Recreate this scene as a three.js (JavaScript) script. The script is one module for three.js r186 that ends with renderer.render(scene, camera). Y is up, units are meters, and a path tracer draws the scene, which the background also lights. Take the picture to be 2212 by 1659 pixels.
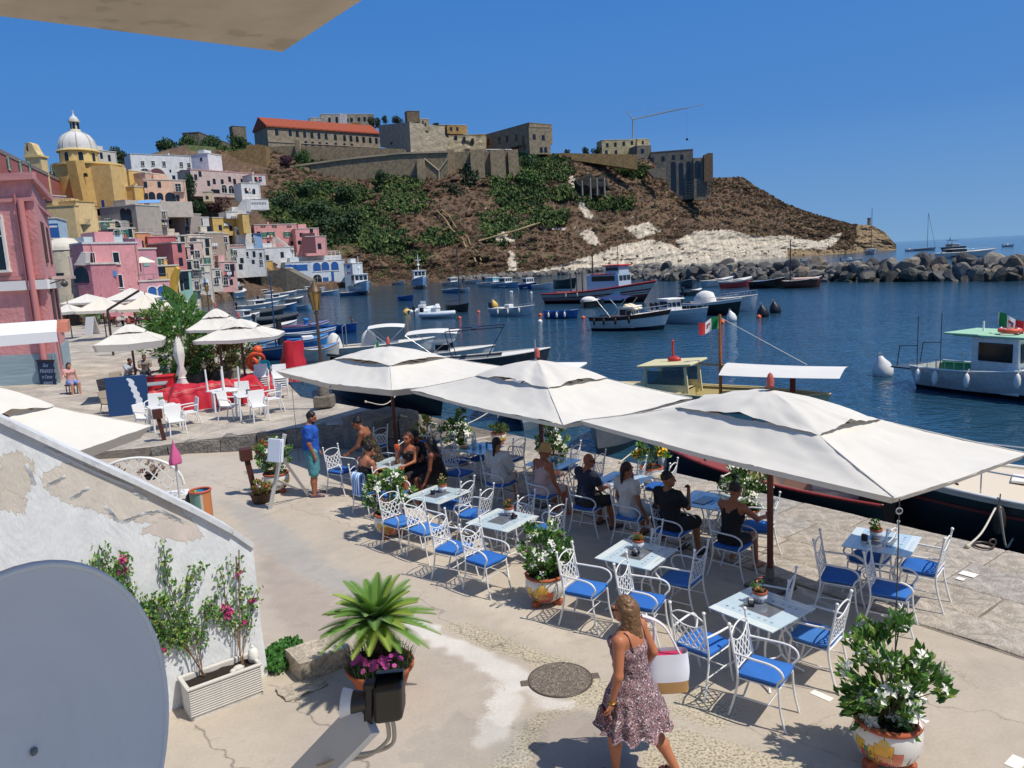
import*as THREE from 'three';
import {mergeGeometries,mergeVertices,toCreasedNormals} from 'three/addons/utils/BufferGeometryUtils.js';
import {ImprovedNoise} from 'three/addons/math/ImprovedNoise.js';
import {RoundedBoxGeometry} from 'three/addons/geometries/RoundedBoxGeometry.js';
// ---------- camera, sky, sun, exposure ----------
const PI=Math.PI,V3=THREE.Vector3,v3=(x,y,z)=>new V3(x,y,z);
const CAM=v3(0,4.6,0),FOC=1660,rad=(d)=>d*PI / 180;
const scene=new THREE.Scene();
const camera=new THREE.PerspectiveCamera(2*Math.atan(829.5 / FOC)*180 / PI,4 / 3,0.1,60000);
camera.position.copy(CAM);
camera.rotation.set(rad(-9),0,rad(-3.03),'YXZ');
camera.updateMatrixWorld(true);
const renderer=new THREE.WebGLRenderer({antialias:true});
renderer.toneMapping=THREE.LinearToneMapping;
renderer.toneMappingExposure=0.97;
renderer.shadowMap.enabled=true;
const SUN=v3(0.5,1,0.2).normalize();
const sun=new THREE.DirectionalLight(new THREE.Color(1,0.94,0.85),4.3);
sun.position.copy(SUN).multiplyScalar(300);sun.target.position.set(0,0,-20);sun.castShadow=true;
Object.assign(sun.shadow.camera,{left:-60,right:60,top:60,bottom:-60,near:1,far:700});
sun.shadow.mapSize.set(4096,4096);
scene.add(sun,sun.target);
{
const W=512,H=256,d=new Float32Array(W*H*4),hor=[0.2,0.38,0.62],low=[0.085,0.26,0.62],mid=[0.036,0.19,0.57],zen=[0.03,0.1,0.28];
for (let r=0;r<H;r++) for (let c=0;c<W;c++){
const up=((r + 0.5) / H - 0.5)*PI,az=((c + 0.5) / W - 0.5)*2*PI,x=Math.cos(az)*Math.cos(up),y=Math.sin(up),z=Math.sin(az)*Math.cos(up);
const e=Math.max(0,up*180 / PI),s=(a,b)=>THREE.MathUtils.clamp((e - a) / (b - a),0,1),ang=Math.acos(THREE.MathUtils.clamp(x*SUN.x + y*SUN.y + z*SUN.z,-1,1))*180 / PI;
for (let k=0;k<3;k++){
let v=hor[k] + (low[k] - hor[k])*Math.pow(s(0,9),0.8);v +=(mid[k] - low[k])*s(7,22);v +=(zen[k] - mid[k])*s(22,80);
v +=1.5*[1,0.97,0.9][k]*Math.exp(-ang / 9) + 0.22*[1,0.95,0.85][k]*Math.exp(-ang / 26);
d[(r*W + c)*4 + k]=v;
}
d[(r*W + c)*4 + 3]=1;
}
const t=new THREE.DataTexture(d,W,H,THREE.RGBAFormat,THREE.FloatType);
t.mapping=THREE.EquirectangularReflectionMapping;t.magFilter=THREE.LinearFilter;t.needsUpdate=true;
scene.background=t;scene.environment=t;
}
// ---------- pixels of the photograph (2212 x 1659 view) to directions and points ----------
const ray=(px,py)=>v3((px - 1106) / FOC,-(py - 829.5) / FOC,-1).applyQuaternion(camera.quaternion);
const gp=(px,py,y=0)=>{const d=ray(px,py);return CAM.clone().addScaledVector(d,(y - CAM.y) / d.y);};
const zp=(px,py,depth)=>{const d=ray(px,py);return CAM.clone().addScaledVector(d,depth / -d.z);};
const view=(ox,oy,w)=>(X,Y)=>[ox*0.73733 + X*w / 3000,oy*0.73733 + Y*w / 3000];
// ---------- helpers ----------
let seed=7;
const rnd=(a=1,b)=>{seed=(seed + 0x6d2b79f5)|0;let t=Math.imul(seed ^ (seed>>>15),1|seed);t=(t + Math.imul(t ^ (t>>>7),61|t)) ^ t;const u=((t ^ (t>>>14))>>>0) / 4294967296;return b===undefined?u*a:a + u*(b - a);};
const pick=(a)=>a[Math.floor(rnd(a.length))];
const PN=new ImprovedNoise(),ns=(x,y,z=0)=>PN.noise(x,y,z);
const fbm=(x,y,z=0,o=4)=>{let s=0,a=1,t=0;for (let i=0;i<o;i++){s +=a*PN.noise(x,y,z);t +=a;a*=0.5;x=x*2.03 + 17.1;y=y*2.03 + 5.3;z=z*2.03 + 9.7;} return s / t;};
const clamp=THREE.MathUtils.clamp,lerp=THREE.MathUtils.lerp,smooth=(a,b,x)=>{const t=clamp((x - a) / (b - a),0,1);return t*t*(3 - 2*t);};
const C=(h)=>new THREE.Color(h);
const taken=new Map();
const numbered=(n)=>{const k=(taken.get(n)??-1) + 1;taken.set(n,k);return k?n + '_' + String(k).padStart(3,'0'):n;};
function add(o,parent=scene){o.castShadow=o.receiveShadow=true;if (parent===scene) o.name=numbered(o.name);parent.add(o);return o;}
function mesh(name,geo,mat,parent=scene){const m=new THREE.Mesh(Array.isArray(geo)?merge(geo):geo,mat);m.name=name;return add(m,parent);}
function tag(o,label,category,group){o.userData={label,category};if (group) o.userData.group=group;return o;}
function thing(name,label,category,p=v3(0,0,0),turn=0,group){const g=new THREE.Group();g.name=name;g.position.copy(p);g.rotation.y=turn;scene.add(g);g.name=numbered(name);return tag(g,label,category,group);}
function struct(name,geo,mat){const m=mesh(name,geo,mat);m.userData={kind:'structure'};return m;}
function dup(root,p,turn,label,group,name){const r=root.clone();r.name=numbered(name??root.name.replace(/_\d{3}$/,''));r.position.copy(p);r.rotation.y=turn;r.userData={...root.userData,label:label??root.userData.label};if (group) r.userData.group=group;scene.add(r);return r;}
const merge=(list)=>{
const out=list.flat(9).filter(Boolean).map((g)=>{const n=g.index?g.toNonIndexed():g.clone();for (const k of Object.keys(n.attributes)) if (!['position','normal','uv'].includes(k)) n.deleteAttribute(k);if (!n.attributes.normal) n.computeVertexNormals();if (!n.attributes.uv) n.setAttribute('uv',new THREE.BufferAttribute(new Float32Array(n.attributes.position.count*2),2));n.groups=[];return n;});
return out.length===1?out[0]:mergeGeometries(out);
};
const uvm=(g,s=1)=>{
const n=g.index?g.toNonIndexed():g;if (!n.attributes.normal) n.computeVertexNormals();
const p=n.attributes.position,u=new Float32Array(p.count*2),q=n.attributes.normal;
for (let i=0;i<p.count;i++){const a=Math.abs(q.getX(i)),b=Math.abs(q.getY(i)),c=Math.abs(q.getZ(i)),x=p.getX(i),y=p.getY(i),z=p.getZ(i);const [U,W]=b>a&&b>c?[x,z]:a>c?[z,y]:[x,y];u[2*i]=U*s;u[2*i + 1]=W*s;}
n.setAttribute('uv',new THREE.BufferAttribute(u,2));return n;
};
const at=(g,x=0,y=0,z=0,rx=0,ry=0,rz=0,s=1)=>g.applyMatrix4(new THREE.Matrix4().compose(v3(x,y,z),new THREE.Quaternion().setFromEuler(new THREE.Euler(rx,ry,rz,'YXZ')),typeof s==='number'?v3(s,s,s):s));
const box=(w,h,d,x=0,y=0,z=0)=>new THREE.BoxGeometry(w,h,d).translate(x,y,z);
const rbox=(w,h,d,r=0.01,x=0,y=0,z=0,seg=1)=>new RoundedBoxGeometry(w,h,d,seg,r).translate(x,y,z);
const cyl=(r0,r1,h,x=0,y=0,z=0,n=12)=>new THREE.CylinderGeometry(r1,r0,h,n).translate(x,y + h / 2,z);
const ball=(r,x=0,y=0,z=0,sx=1,sy=1,sz=1,n=10)=>new THREE.SphereGeometry(r,n,Math.max(5,n*0.7|0)).scale(sx,sy,sz).translate(x,y,z);
const bar=(a,b,r,r1=r,n=6)=>{const d=b.clone().sub(a),g=new THREE.CylinderGeometry(r1,r,d.length(),n);g.applyQuaternion(new THREE.Quaternion().setFromUnitVectors(v3(0,1,0),d.clone().normalize()));const m=a.clone().add(b).multiplyScalar(0.5);return g.translate(m.x,m.y,m.z);};
const tube=(pts,r,seg=pts.length*3,n=6,tension=0.5)=>new THREE.TubeGeometry(new THREE.CatmullRomCurve3(pts.map((p)=>Array.isArray(p)?v3(...p):p),false,'catmullrom',tension),seg,r,n);
const flatbar=(a,b,w,t,normal)=>{const d=b.clone().sub(a),len=d.length(),y=d.normalize(),x=new V3().crossVectors(y,normal).normalize(),z=new V3().crossVectors(x,y);const m=new THREE.Matrix4().makeBasis(x,y,z);const c=a.clone().add(b).multiplyScalar(0.5);m.setPosition(c);return new THREE.BoxGeometry(w,len,t).applyMatrix4(m);};
const lathe=(pts,n=20)=>new THREE.LatheGeometry(pts.map((p)=>new THREE.Vector2(...p)),n);
const poly=(pts)=>new THREE.Shape(pts.map((p)=>new THREE.Vector2(...p)));
const extr=(shape,depth,bevel=0)=>new THREE.ExtrudeGeometry(shape,{depth,bevelEnabled:bevel>0,bevelSize:bevel,bevelThickness:bevel,bevelSegments:1,curveSegments:8});
const sheet=(pts,y=0)=>{const g=new THREE.ShapeGeometry(poly(pts.map(([x,z])=>[x,-z]))).rotateX(-PI / 2).translate(0,y,0);return g;};
const T=v3(0.608,0,0.794),WD=v3(0.794,0,-0.608),QA=0.653;
const quay=(w,t,y=0)=>v3(w*WD.x + t*T.x,y,w*WD.z + t*T.z);
// grid of points -> surface
function grid(nu,nv,f,uvf){
const p=new Float32Array(nu*nv*3),u=new Float32Array(nu*nv*2),ix=[];
for (let j=0;j<nv;j++) for (let i=0;i<nu;i++){const q=f(i / (nu - 1),j / (nv - 1),i,j),k=j*nu + i;p[3*k]=q.x;p[3*k + 1]=q.y;p[3*k + 2]=q.z;const w=uvf?uvf(i / (nu - 1),j / (nv - 1),q):[i / (nu - 1),j / (nv - 1)];u[2*k]=w[0];u[2*k + 1]=w[1];if (i<nu - 1&&j<nv - 1) ix.push(k,k + 1,k + nu + 1,k,k + nu + 1,k + nu);}
const g=new THREE.BufferGeometry();g.setAttribute('position',new THREE.BufferAttribute(p,3));g.setAttribute('uv',new THREE.BufferAttribute(u,2));g.setIndex(ix);g.computeVertexNormals();return g;
}
const jitter=(g,amp,f,s=0)=>{const p=g.attributes.position;for (let i=0;i<p.count;i++){const x=p.getX(i),y=p.getY(i),z=p.getZ(i);p.setXYZ(i,x + amp*fbm(x*f + s,y*f,z*f,2),y + amp*fbm(x*f,y*f + 31 + s,z*f,2),z + amp*fbm(x*f,y*f,z*f + 77 + s,2));} g.computeVertexNormals();return g;};
// ---------- textures ----------
const wrapN=(u,v,f,s,o=4)=>{
const a=u*2*PI,b=v*2*PI,r=f / (2*PI);return fbm(Math.cos(a)*r + s,Math.sin(a)*r + Math.cos(b)*r*0.9 + s*2,Math.sin(b)*r + s*0.7,o);
};
function dataTex(n,f,srgb=true,rep=1){const d=new Uint8Array(n*n*4);for (let y=0;y<n;y++) for (let x=0;x<n;x++){const c=f(x / n,y / n,x,y),k=(y*n + x)*4;if (Array.isArray(c)) for (let i=0;i<3;i++) d[k + i]=clamp(c[i],0,1)*255;else d[k]=d[k + 1]=d[k + 2]=clamp(c,0,1)*255;d[k + 3]=255;} const t=new THREE.DataTexture(d,n,n);t.wrapS=t.wrapT=THREE.RepeatWrapping;t.magFilter=THREE.LinearFilter;if (srgb) t.colorSpace=THREE.SRGBColorSpace;t.repeat.set(rep,rep);t.needsUpdate=true;return t;}
function canvasTex(w,h,draw,rep){const c=document.createElement('canvas');c.width=w;c.height=h;draw(c.getContext('2d'),w,h);const t=new THREE.CanvasTexture(c);t.colorSpace=THREE.SRGBColorSpace;t.magFilter=THREE.LinearFilter;if (rep){t.wrapS=t.wrapT=THREE.RepeatWrapping;} return t;}
const rep=(t,r)=>{const c=t.clone();c.repeat.set(r,r);c.needsUpdate=true;return c;};
const TX={
plaster:dataTex(512,(u,v)=>{const a=wrapN(u,v,5,3),b=wrapN(u,v,26,9,3),s=wrapN(u,v*0.15,30,5,2);return 0.93 + 0.1*a + 0.06*b + 0.07*s - (a*1.4 + b<-0.5?0.06:0);},true),
stone:dataTex(512,(u,v)=>{const a=wrapN(u,v,7,13),b=wrapN(u,v,42,2,4);return 0.87 + 0.26*a + 0.32*b;},true),
rough:dataTex(512,(u,v)=>0.5 + 0.5*wrapN(u,v,24,4,5),false),
fine:dataTex(512,(u,v,x,y)=>0.5 + 0.4*wrapN(u,v,90,6,3) + 0.1*Math.sin(x*2.1)*Math.sin(y*1.7),false),
wood:dataTex(256,(u,v)=>0.82 + 0.3*fbm(u*34,v*3,2,3)),
fabric:dataTex(256,(u,v,x,y)=>0.965 + 0.03*wrapN(u,v,6,1,3) + 0.012*((x + y)%2)),
};
const tones=new Map();
function M(hex,o={}){
const key=hex + Object.keys(o).map((k)=>k + (o[k]?.isTexture?o[k].uuid:o[k])).join();if (tones.has(key)) return tones.get(key);
const phys=o.clearcoat||o.transmission||o.sheen,m=new (phys?THREE.MeshPhysicalMaterial:THREE.MeshStandardMaterial)({color:C(hex),roughness:0.75,side:THREE.DoubleSide,...o});tones.set(key,m);return m;
}
const plaster=(hex,o={})=>M(hex,{roughness:0.92,map:rep2('plaster',0.16),bumpMap:rep2('rough',0.3),bumpScale:0.03,...o});
const repd=new Map();
function rep2(n,r){const k=n + r;if (!repd.has(k)) repd.set(k,rep(TX[n],r));return repd.get(k);}
const stone=(hex,r=0.3,b=0.06,o={})=>M(hex,{roughness:0.95,map:rep2('stone',r),bumpMap:rep2('rough',r),bumpScale:b,...o});
const metal=(hex,o={})=>M(hex,{roughness:0.4,...o});
// ================= the setting =================
const SEA=-1;
{
const wt=dataTex(512,(u,v)=>{const a=wrapN(u,v,9,3,2),b=wrapN(u,v,26,8,3),c=wrapN(u,v,60,1,2);return 0.5 + 0.34*a + 0.3*b + 0.12*c;},false);
wt.repeat.set(1 / 11,1 / 7);
const tint=dataTex(256,(u,v)=>{const a=wrapN(u,v,5,2,4);return [0.14 + 0.05*a,0.27 + 0.06*a,0.35 + 0.05*a];});
tint.repeat.set(1 / 130,1 / 70);
const m=new THREE.MeshPhysicalMaterial({color:0xffffff,map:tint,roughness:0.08,ior:1.33,bumpMap:wt,bumpScale:0.1});
const g=new THREE.PlaneGeometry(60000,40000).rotateX(-PI / 2).translate(0,SEA,-19000);
const p=g.attributes.position,u=g.attributes.uv;for (let i=0;i<4;i++) u.setXY(i,p.getX(i)*0.95 + p.getZ(i)*0.3,p.getZ(i)*0.95 - p.getX(i)*0.3);
struct('sea',g,m);
}
const QW=12.25;
const promY=(x)=>{const k=[[-60,0.15],[-12,0.15],[-9.5,0.25],[-7.5,0.42],[-5.3,0.56],[-2.5,0.82],[9,0.82]];for (let i=1;i<k.length;i++) if (x<=k[i][0]) return lerp(k[i - 1][1],k[i][1],clamp((x - k[i - 1][0]) / (k[i][0] - k[i - 1][0]),0,1));return 0.82;};
const wallBase=[[200,992],[330,985],[400,979],[560,971],[686,964],[864,975]].map(([x,y])=>gp(x,y));
const pierEdge=[[866,893,0.82],[723,867,0.6],[649,853,0.5],[600,800,0.35],[540,742,0.2],[470,700,0.15],[420,672,0.15],[380,655,0.15],[330,642,0.15]].map(([x,y,h])=>gp(x,y,h));
{
const x0=-12,z0=-22,S=21,N=2048,k=N / S,px=(p)=>[(p.x - x0)*k,(p.z - z0)*k];
const tex=canvasTex(N,N,(c)=>{
const shape=(pts,col)=>{c.fillStyle=col;c.beginPath();pts.forEach((q,i)=>{const [a,b]=px(gp(...q));i?c.lineTo(a,b):c.moveTo(a,b);});c.closePath();c.fill();};
const line=(pts,col,w)=>{c.strokeStyle=col;c.lineWidth=w;c.lineJoin='round';c.beginPath();pts.forEach((q,i)=>{const [a,b]=px(gp(...q));i?c.lineTo(a,b):c.moveTo(a,b);});c.stroke();};
c.fillStyle='rgb(180,168,151)';c.fillRect(0,0,N,N);
c.filter='blur(7px)';
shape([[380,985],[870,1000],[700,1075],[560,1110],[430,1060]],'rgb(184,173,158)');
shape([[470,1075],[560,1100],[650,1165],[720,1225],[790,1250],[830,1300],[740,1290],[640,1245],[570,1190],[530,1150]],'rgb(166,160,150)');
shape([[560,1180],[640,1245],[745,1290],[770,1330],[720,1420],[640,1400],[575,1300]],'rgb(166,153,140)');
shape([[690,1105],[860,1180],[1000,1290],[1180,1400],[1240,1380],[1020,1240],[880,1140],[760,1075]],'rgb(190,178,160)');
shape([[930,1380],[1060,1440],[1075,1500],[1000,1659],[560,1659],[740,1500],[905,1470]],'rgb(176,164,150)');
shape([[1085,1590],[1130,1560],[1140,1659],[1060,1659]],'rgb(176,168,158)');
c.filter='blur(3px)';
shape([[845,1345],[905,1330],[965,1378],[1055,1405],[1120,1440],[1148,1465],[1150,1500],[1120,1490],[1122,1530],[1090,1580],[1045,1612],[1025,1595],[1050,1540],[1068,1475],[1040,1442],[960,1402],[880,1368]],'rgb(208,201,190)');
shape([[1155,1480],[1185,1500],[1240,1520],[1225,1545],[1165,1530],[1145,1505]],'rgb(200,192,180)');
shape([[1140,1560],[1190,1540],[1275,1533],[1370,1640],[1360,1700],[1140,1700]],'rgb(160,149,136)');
c.filter='none';
for (let i=0;i<60;i++){const a=rnd(N),b=rnd(N),r=rnd(6,46);c.globalAlpha=rnd(0.05,0.16);c.fillStyle=pick(['rgb(140,128,112)','rgb(120,116,112)','rgb(214,205,192)']);c.beginPath();for (let j=0;j<11;j++){const t=j / 11*2*PI,q=r*rnd(0.4,1.2);c.lineTo(a + Math.cos(t)*q*1.6,b + Math.sin(t)*q);} c.fill();}
c.globalAlpha=0.85;
line([[420,1445 + 120],[470,1620],[560,1700]],'rgb(120,112,104)',1.6);
line([[585,1475],[640,1530],[760,1620],[830,1700]],'rgb(128,118,108)',2);
line([[905,1290],[1010,1370],[1180,1440],[1290,1500]],'rgb(140,130,118)',1.8);
line([[690,1100],[870,1165],[1010,1240],[1170,1330]],'rgb(158,146,132)',1.5);
line([[1530,1560],[1700,1590],[1850,1640]],'rgb(150,138,124)',1.6);
line([[380,1010],[620,1060],[700,1110]],'rgb(150,142,132)',1.6);
line([[1560,1205],[1720,1265],[1800,1320]],'rgb(206,194,176)',9);
for (let i=0;i<260;i++){c.globalAlpha=rnd(0.3,0.8);c.fillStyle=pick(['#6f665a','#8a7d6c','#d8cdbd','#5a5148']);c.beginPath();c.arc(rnd(N),rnd(N),rnd(0.6,2),0,7);c.fill();} c.globalAlpha=0.5;for (const [a,b] of [[[430,1030],[900,1180]],[[560,1120],[700,1055]],[[770,1190],[880,1130]],[[900,1290],[1010,1225]],[[1060,1400],[1190,1330]],[[1420,1610],[1560,1520]],[[1700,1600],[1860,1500]],[[1850,1480],[2212,1560]],[[2000,1400],[2100,1480]]]) line([a,[(a[0] + b[0]) / 2 + 4,(a[1] + b[1]) / 2 + 2],b],'rgb(118,106,92)',1.5);
c.globalAlpha=1;
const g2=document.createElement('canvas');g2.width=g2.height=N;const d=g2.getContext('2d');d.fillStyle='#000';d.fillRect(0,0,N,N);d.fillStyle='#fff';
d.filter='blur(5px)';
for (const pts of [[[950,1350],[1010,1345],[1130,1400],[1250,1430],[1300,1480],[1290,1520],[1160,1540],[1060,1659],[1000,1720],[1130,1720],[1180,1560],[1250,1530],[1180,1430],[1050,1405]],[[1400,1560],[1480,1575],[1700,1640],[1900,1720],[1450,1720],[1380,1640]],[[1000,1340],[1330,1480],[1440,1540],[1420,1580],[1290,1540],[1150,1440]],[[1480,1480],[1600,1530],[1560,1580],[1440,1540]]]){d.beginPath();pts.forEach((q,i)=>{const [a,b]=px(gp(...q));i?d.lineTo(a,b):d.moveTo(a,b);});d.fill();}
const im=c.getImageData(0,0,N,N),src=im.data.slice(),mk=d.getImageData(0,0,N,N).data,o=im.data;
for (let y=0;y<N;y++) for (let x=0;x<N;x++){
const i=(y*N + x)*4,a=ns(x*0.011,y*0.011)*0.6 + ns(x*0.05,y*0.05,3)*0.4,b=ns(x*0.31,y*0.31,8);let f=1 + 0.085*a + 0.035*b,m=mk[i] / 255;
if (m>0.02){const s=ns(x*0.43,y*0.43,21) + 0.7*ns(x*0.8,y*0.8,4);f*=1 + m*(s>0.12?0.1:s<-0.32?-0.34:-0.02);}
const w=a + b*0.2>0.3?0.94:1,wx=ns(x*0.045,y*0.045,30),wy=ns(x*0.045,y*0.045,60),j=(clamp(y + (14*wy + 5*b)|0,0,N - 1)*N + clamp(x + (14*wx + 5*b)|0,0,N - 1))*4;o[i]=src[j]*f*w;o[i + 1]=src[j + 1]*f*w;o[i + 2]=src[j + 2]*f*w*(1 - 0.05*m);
}
c.putImageData(im,0,0);
});
const wl=wallBase.map((p)=>[p.x,p.z]),out=[[...quayXZ(QW - 0.02,14)],[...quayXZ(QW - 0.02,-16.4)],[...wl[5]].map((v,i)=>v + [0.4,-0.5][i])];
const pts=[...out,...wl.slice().reverse().map(([x,z])=>[x,z - 0.1]),[-40,-21.8],[-40,8],[6,14]];
const g=sheet(pts,0),p=g.attributes.position,u=g.attributes.uv;for (let i=0;i<p.count;i++) u.setXY(i,(p.getX(i) - x0) / S,1 - (p.getZ(i) - z0) / S);
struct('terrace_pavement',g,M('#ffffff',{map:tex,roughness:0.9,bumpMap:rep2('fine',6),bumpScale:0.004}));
const q=new THREE.Group();q.name='quay_edge';q.userData={kind:'structure'};scene.add(q);
mesh('bedding',uvm(at(box(3.2,0.02,23),...quay(QW - 1.58,-4.9,-0.008).toArray(),0,QA)),stone('#8f8575',1,0.01),q);
mesh('quay_wall',uvm(at(box(3.4,3,34),...quay(QW - 1.72,-4.2,-1.515).toArray(),0,QA)),stone('#857a6c',0.4,0.05),q);
mesh('quay_step',uvm(at(box(0.5,0.25,30),...quay(QW + 0.2,-3,-0.9).toArray(),0,QA)),stone('#4c4a44',0.5,0.05),q);
const tonesS=['#b9b0a4','#bfb4a5','#aea69c','#c4b8a6','#b4aca1','#bbaf9e'].map((h)=>stone(h,1.3,0.012));
for (const [a,b,o] of [[12.27,11.45,0],[11.45,10.5,0.4],[10.5,9.75,0.1],[9.75,9.1,0.7]]) for (let t=6 + o;t>-16.3;){
const len=Math.min(rnd(0.6,2.0),t + 16.3),w=a - b - 0.018,l=len - 0.018;if (len<0.2) break;
const s=grid(7,7,(u0,v0,i,j)=>{const K=[0,0.018,0.2,0.5,0.8,0.982,1],u=K[i],v=K[j],ex=(u - 0.5)*w,ez=(v - 0.5)*l,e=Math.min(u,1 - u,v,1 - v)<0.01;return v3(ex + (e?rnd(-0.012,0.012):0),e?-0.006:0.014 + 0.014*fbm(ex*3 + t,ez*3,b),ez + (e?rnd(-0.012,0.012):0));},(u,v,p)=>[p.x + t*3,p.z + b*7]);
const m=mesh('paving_slab',s,pick(tonesS),q);m.position.copy(quay((a + b) / 2,t - len / 2,rnd(0,0.008)));m.rotation.y=QA;t -=len;
}
const mark=M('#e8e4da',{roughness:0.9});
for (const [x,y,w,l] of [[1775,1497,0.09,0.22],[2092,1240,0.16,0.2],[2075,1250,0.1,0.1],[2195,1640,0.2,0.12]]){const m=struct('paint_mark',at(box(w,0.003,l),0,0,0),mark);m.position.copy(gp(x,y,0.033));if (x===1775||x===2195) m.position.y=0.004;m.rotation.y=QA;}
}
function quayXZ(w,t){const p=quay(w,t);return [p.x,p.z];}
{
const tex=dataTex(1024,(u,v,x,y)=>{const a=wrapN(u,v,8,2),b=wrapN(u,v,60,5,3),row=Math.floor(v*9),off=((row*7919)%13) / 13,col=Math.floor((u*5 + off)),h=((Math.sin(row*12.9 + (col%5)*78.2)*43758.5)%1 + 1)%1,f=(u*5 + off)%1,g=(v*9)%1,j=f<0.012||g<0.02?0.78:1;const t=(0.62 + 0.11*h + 0.14*a + 0.12*b)*j;return [t*1.03,t,t*0.95];});
tex.repeat.set(1 / 7,1 / 7);
const ring=[...wallBase.slice().reverse(),v3(-40,0,-21.5),v3(-70,0,-60),v3(-70,0,-130),...pierEdge.slice().reverse()];
const contour=ring.map((p)=>new THREE.Vector2(p.x,-p.z)),tri=THREE.ShapeUtils.triangulateShape(contour,[]);
let g=new THREE.BufferGeometry();const pos=[];for (const t of tri) for (const i of t) pos.push(ring[i].x,promY(ring[i].x),ring[i].z);
g.setAttribute('position',new THREE.Float32BufferAttribute(pos,3));g.computeVertexNormals();uvm(g);
{const q=g.attributes.position,u=g.attributes.uv;for (let i=0;i<q.count;i++) u.setXY(i,q.getX(i)*0.8 + q.getZ(i)*0.6,q.getX(i)*0.6 - q.getZ(i)*0.8);}
struct('promenade_pavement',g,M('#fbf4ea',{map:tex,roughness:0.92,bumpMap:rep2('rough',0.7),bumpScale:0.02}));
const w=new THREE.Group();w.name='pier_wall';w.userData={kind:'structure'};scene.add(w);
const cols=['#a89e90','#b3a48c','#9a9288','#8f8a82','#aea08a'].map((h)=>stone(h,0.6,0.06));
const skirt=(a,b,ya,yb,y0,name,mat)=>{const d=b.clone().sub(a);d.y=0;const l=d.length(),n=v3(-d.z,0,d.x).normalize();mesh(name,grid(2,2,(u,v)=>{const p=a.clone().lerp(b,u).addScaledVector(n,0.03);p.y=lerp(y0,lerp(ya,yb,u),v);return p;},(u,v)=>[u*l,v*2]),mat,w);};
for (let i=0;i<pierEdge.length - 1;i++) skirt(pierEdge[i],pierEdge[i + 1],promY(pierEdge[i].x),promY(pierEdge[i + 1].x),-2.5,'quay_face',cols[2]);
skirt(wallBase[5],pierEdge[0],0.8,0.8,-2.5,'quay_face',cols[3]);
{const l=[v3(-40,0,-21.6),...wallBase];for (let i=0;i<l.length - 1;i++) skirt(l[i],l[i + 1],promY(l[i].x),promY(l[i + 1].x),-0.1,'kerb_face',cols[0]);}
for (let i=1;i<wallBase.length - 1;i++){
const a=wallBase[i],b=wallBase[i + 1],d=b.clone().sub(a),len=d.length(),n=Math.max(2,Math.round(len / 1.15)),turn=Math.atan2(-d.z,d.x);
for (let k=0;k<n;k++){
const c=a.clone().lerp(b,(k + 0.5) / n),h=promY(c.x) - 0.02,rows=h>0.6?2:1;if (h<0.1) continue;
for (let r=0;r<rows;r++){const g0=new THREE.BoxGeometry(len / n - 0.025,h / rows - 0.015,0.5,6,4,3);jitter(g0,0.045,3.1,k*3 + i*11 + r);const m=mesh('stone_block',uvm(toCreasedNormals(g0,0.6)),pick(cols),w);m.position.set(c.x,h*(r + 0.5) / rows,c.z);m.rotation.y=turn;m.translateZ(-0.14 + rnd(-0.03,0.03));}
}
}
const endB=new THREE.BoxGeometry(1.5,0.86,1.3,8,5,8);jitter(endB,0.07,2.2,5);const eb=mesh('stone_block',uvm(toCreasedNormals(endB,0.6)),cols[3],w);eb.position.copy(wallBase[5]).add(v3(-0.55,0.44,-0.72));eb.rotation.y=QA + 0.2;
}
// ---------- the headland and the hillside under the village ----------
const HP=[
[-160,[690,60],[640,110],[560,150],[470,190],[420,220],[400,260]],
[60,[690,75],[640,115],[560,150],[470,190],[420,220],[390,260]],
[160,[680,85],[620,125],[560,150],[480,190],[430,220],[370,270]],
[280,[660,110],[610,150],[540,185],[470,210],[410,240],[345,290]],
[400,[648,140],[610,180],[545,205],[470,240],[400,270],[312,330]],
[520,[632,200],[612,225],[545,250],[470,280],[400,310],[322,350]],
[640,[620,250],[605,265],[540,285],[460,310],[390,335],[326,365]],
[760,[612,268],[590,276],[530,292],[450,320],[390,345],[330,372]],
[900,[606,270],[580,280],[510,300],[430,330],[380,350],[330,375]],
[1000,[602,272],[575,282],[500,305],[420,335],[370,352],[328,376]],
[1100,[598,278],[570,288],[500,312],[420,340],[370,358],[330,378]],
[1200,[594,290],[565,300],[500,322],[420,350],[380,364],[338,382]],
[1300,[586,315],[555,326],[490,346],[420,368],[375,382],[336,396]],
[1400,[578,345],[550,356],[490,376],[430,396],[385,410],[345,422]],
[1480,[571,380],[545,388],[500,402],[450,418],[425,428],[402,436]],
[1545,[567,400],[540,410],[490,426],[440,440],[405,452],[384,460]],
[1605,[562,420],[535,430],[490,445],[440,458],[410,468],[382,474]],
[1632,[560,428],[535,437],[490,450],[445,462],[420,470],[402,476]],
[1700,[555,455],[535,462],[505,472],[475,482],[458,488],[441,494]],
[1760,[551,475],[530,482],[510,489],[488,496],[475,500],[462,505]],
[1840,[546,505],[532,510],[516,515],[502,519],[492,522],[484,525]],
[1885,[542,530],[530,533],[514,536],[500,538],[492,540],[487,542]],
[1912,[541,540],[534,541],[525,542],[515,543],[508,544],[502,545]],
[1936,[540,548],[538,548],[535,549],[533,549],[531,550],[529,550]]];
function hillPoint(x,v){
let i=1;while (i<HP.length - 1&&HP[i][0]<x) i++;
const a=HP[i - 1],b=HP[i],t=clamp((x - a[0]) / (b[0] - a[0]),0,1),w=v*5,k=Math.min(4,Math.floor(w)),s=w - k;
const at2=(c)=>[lerp(c[k + 1][0],c[k + 2][0],s),lerp(c[k + 1][1],c[k + 2][1],s)],A=at2(a),B=at2(b);return [lerp(A[0],B[0],t),lerp(A[1],B[1],t)];
}
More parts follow.
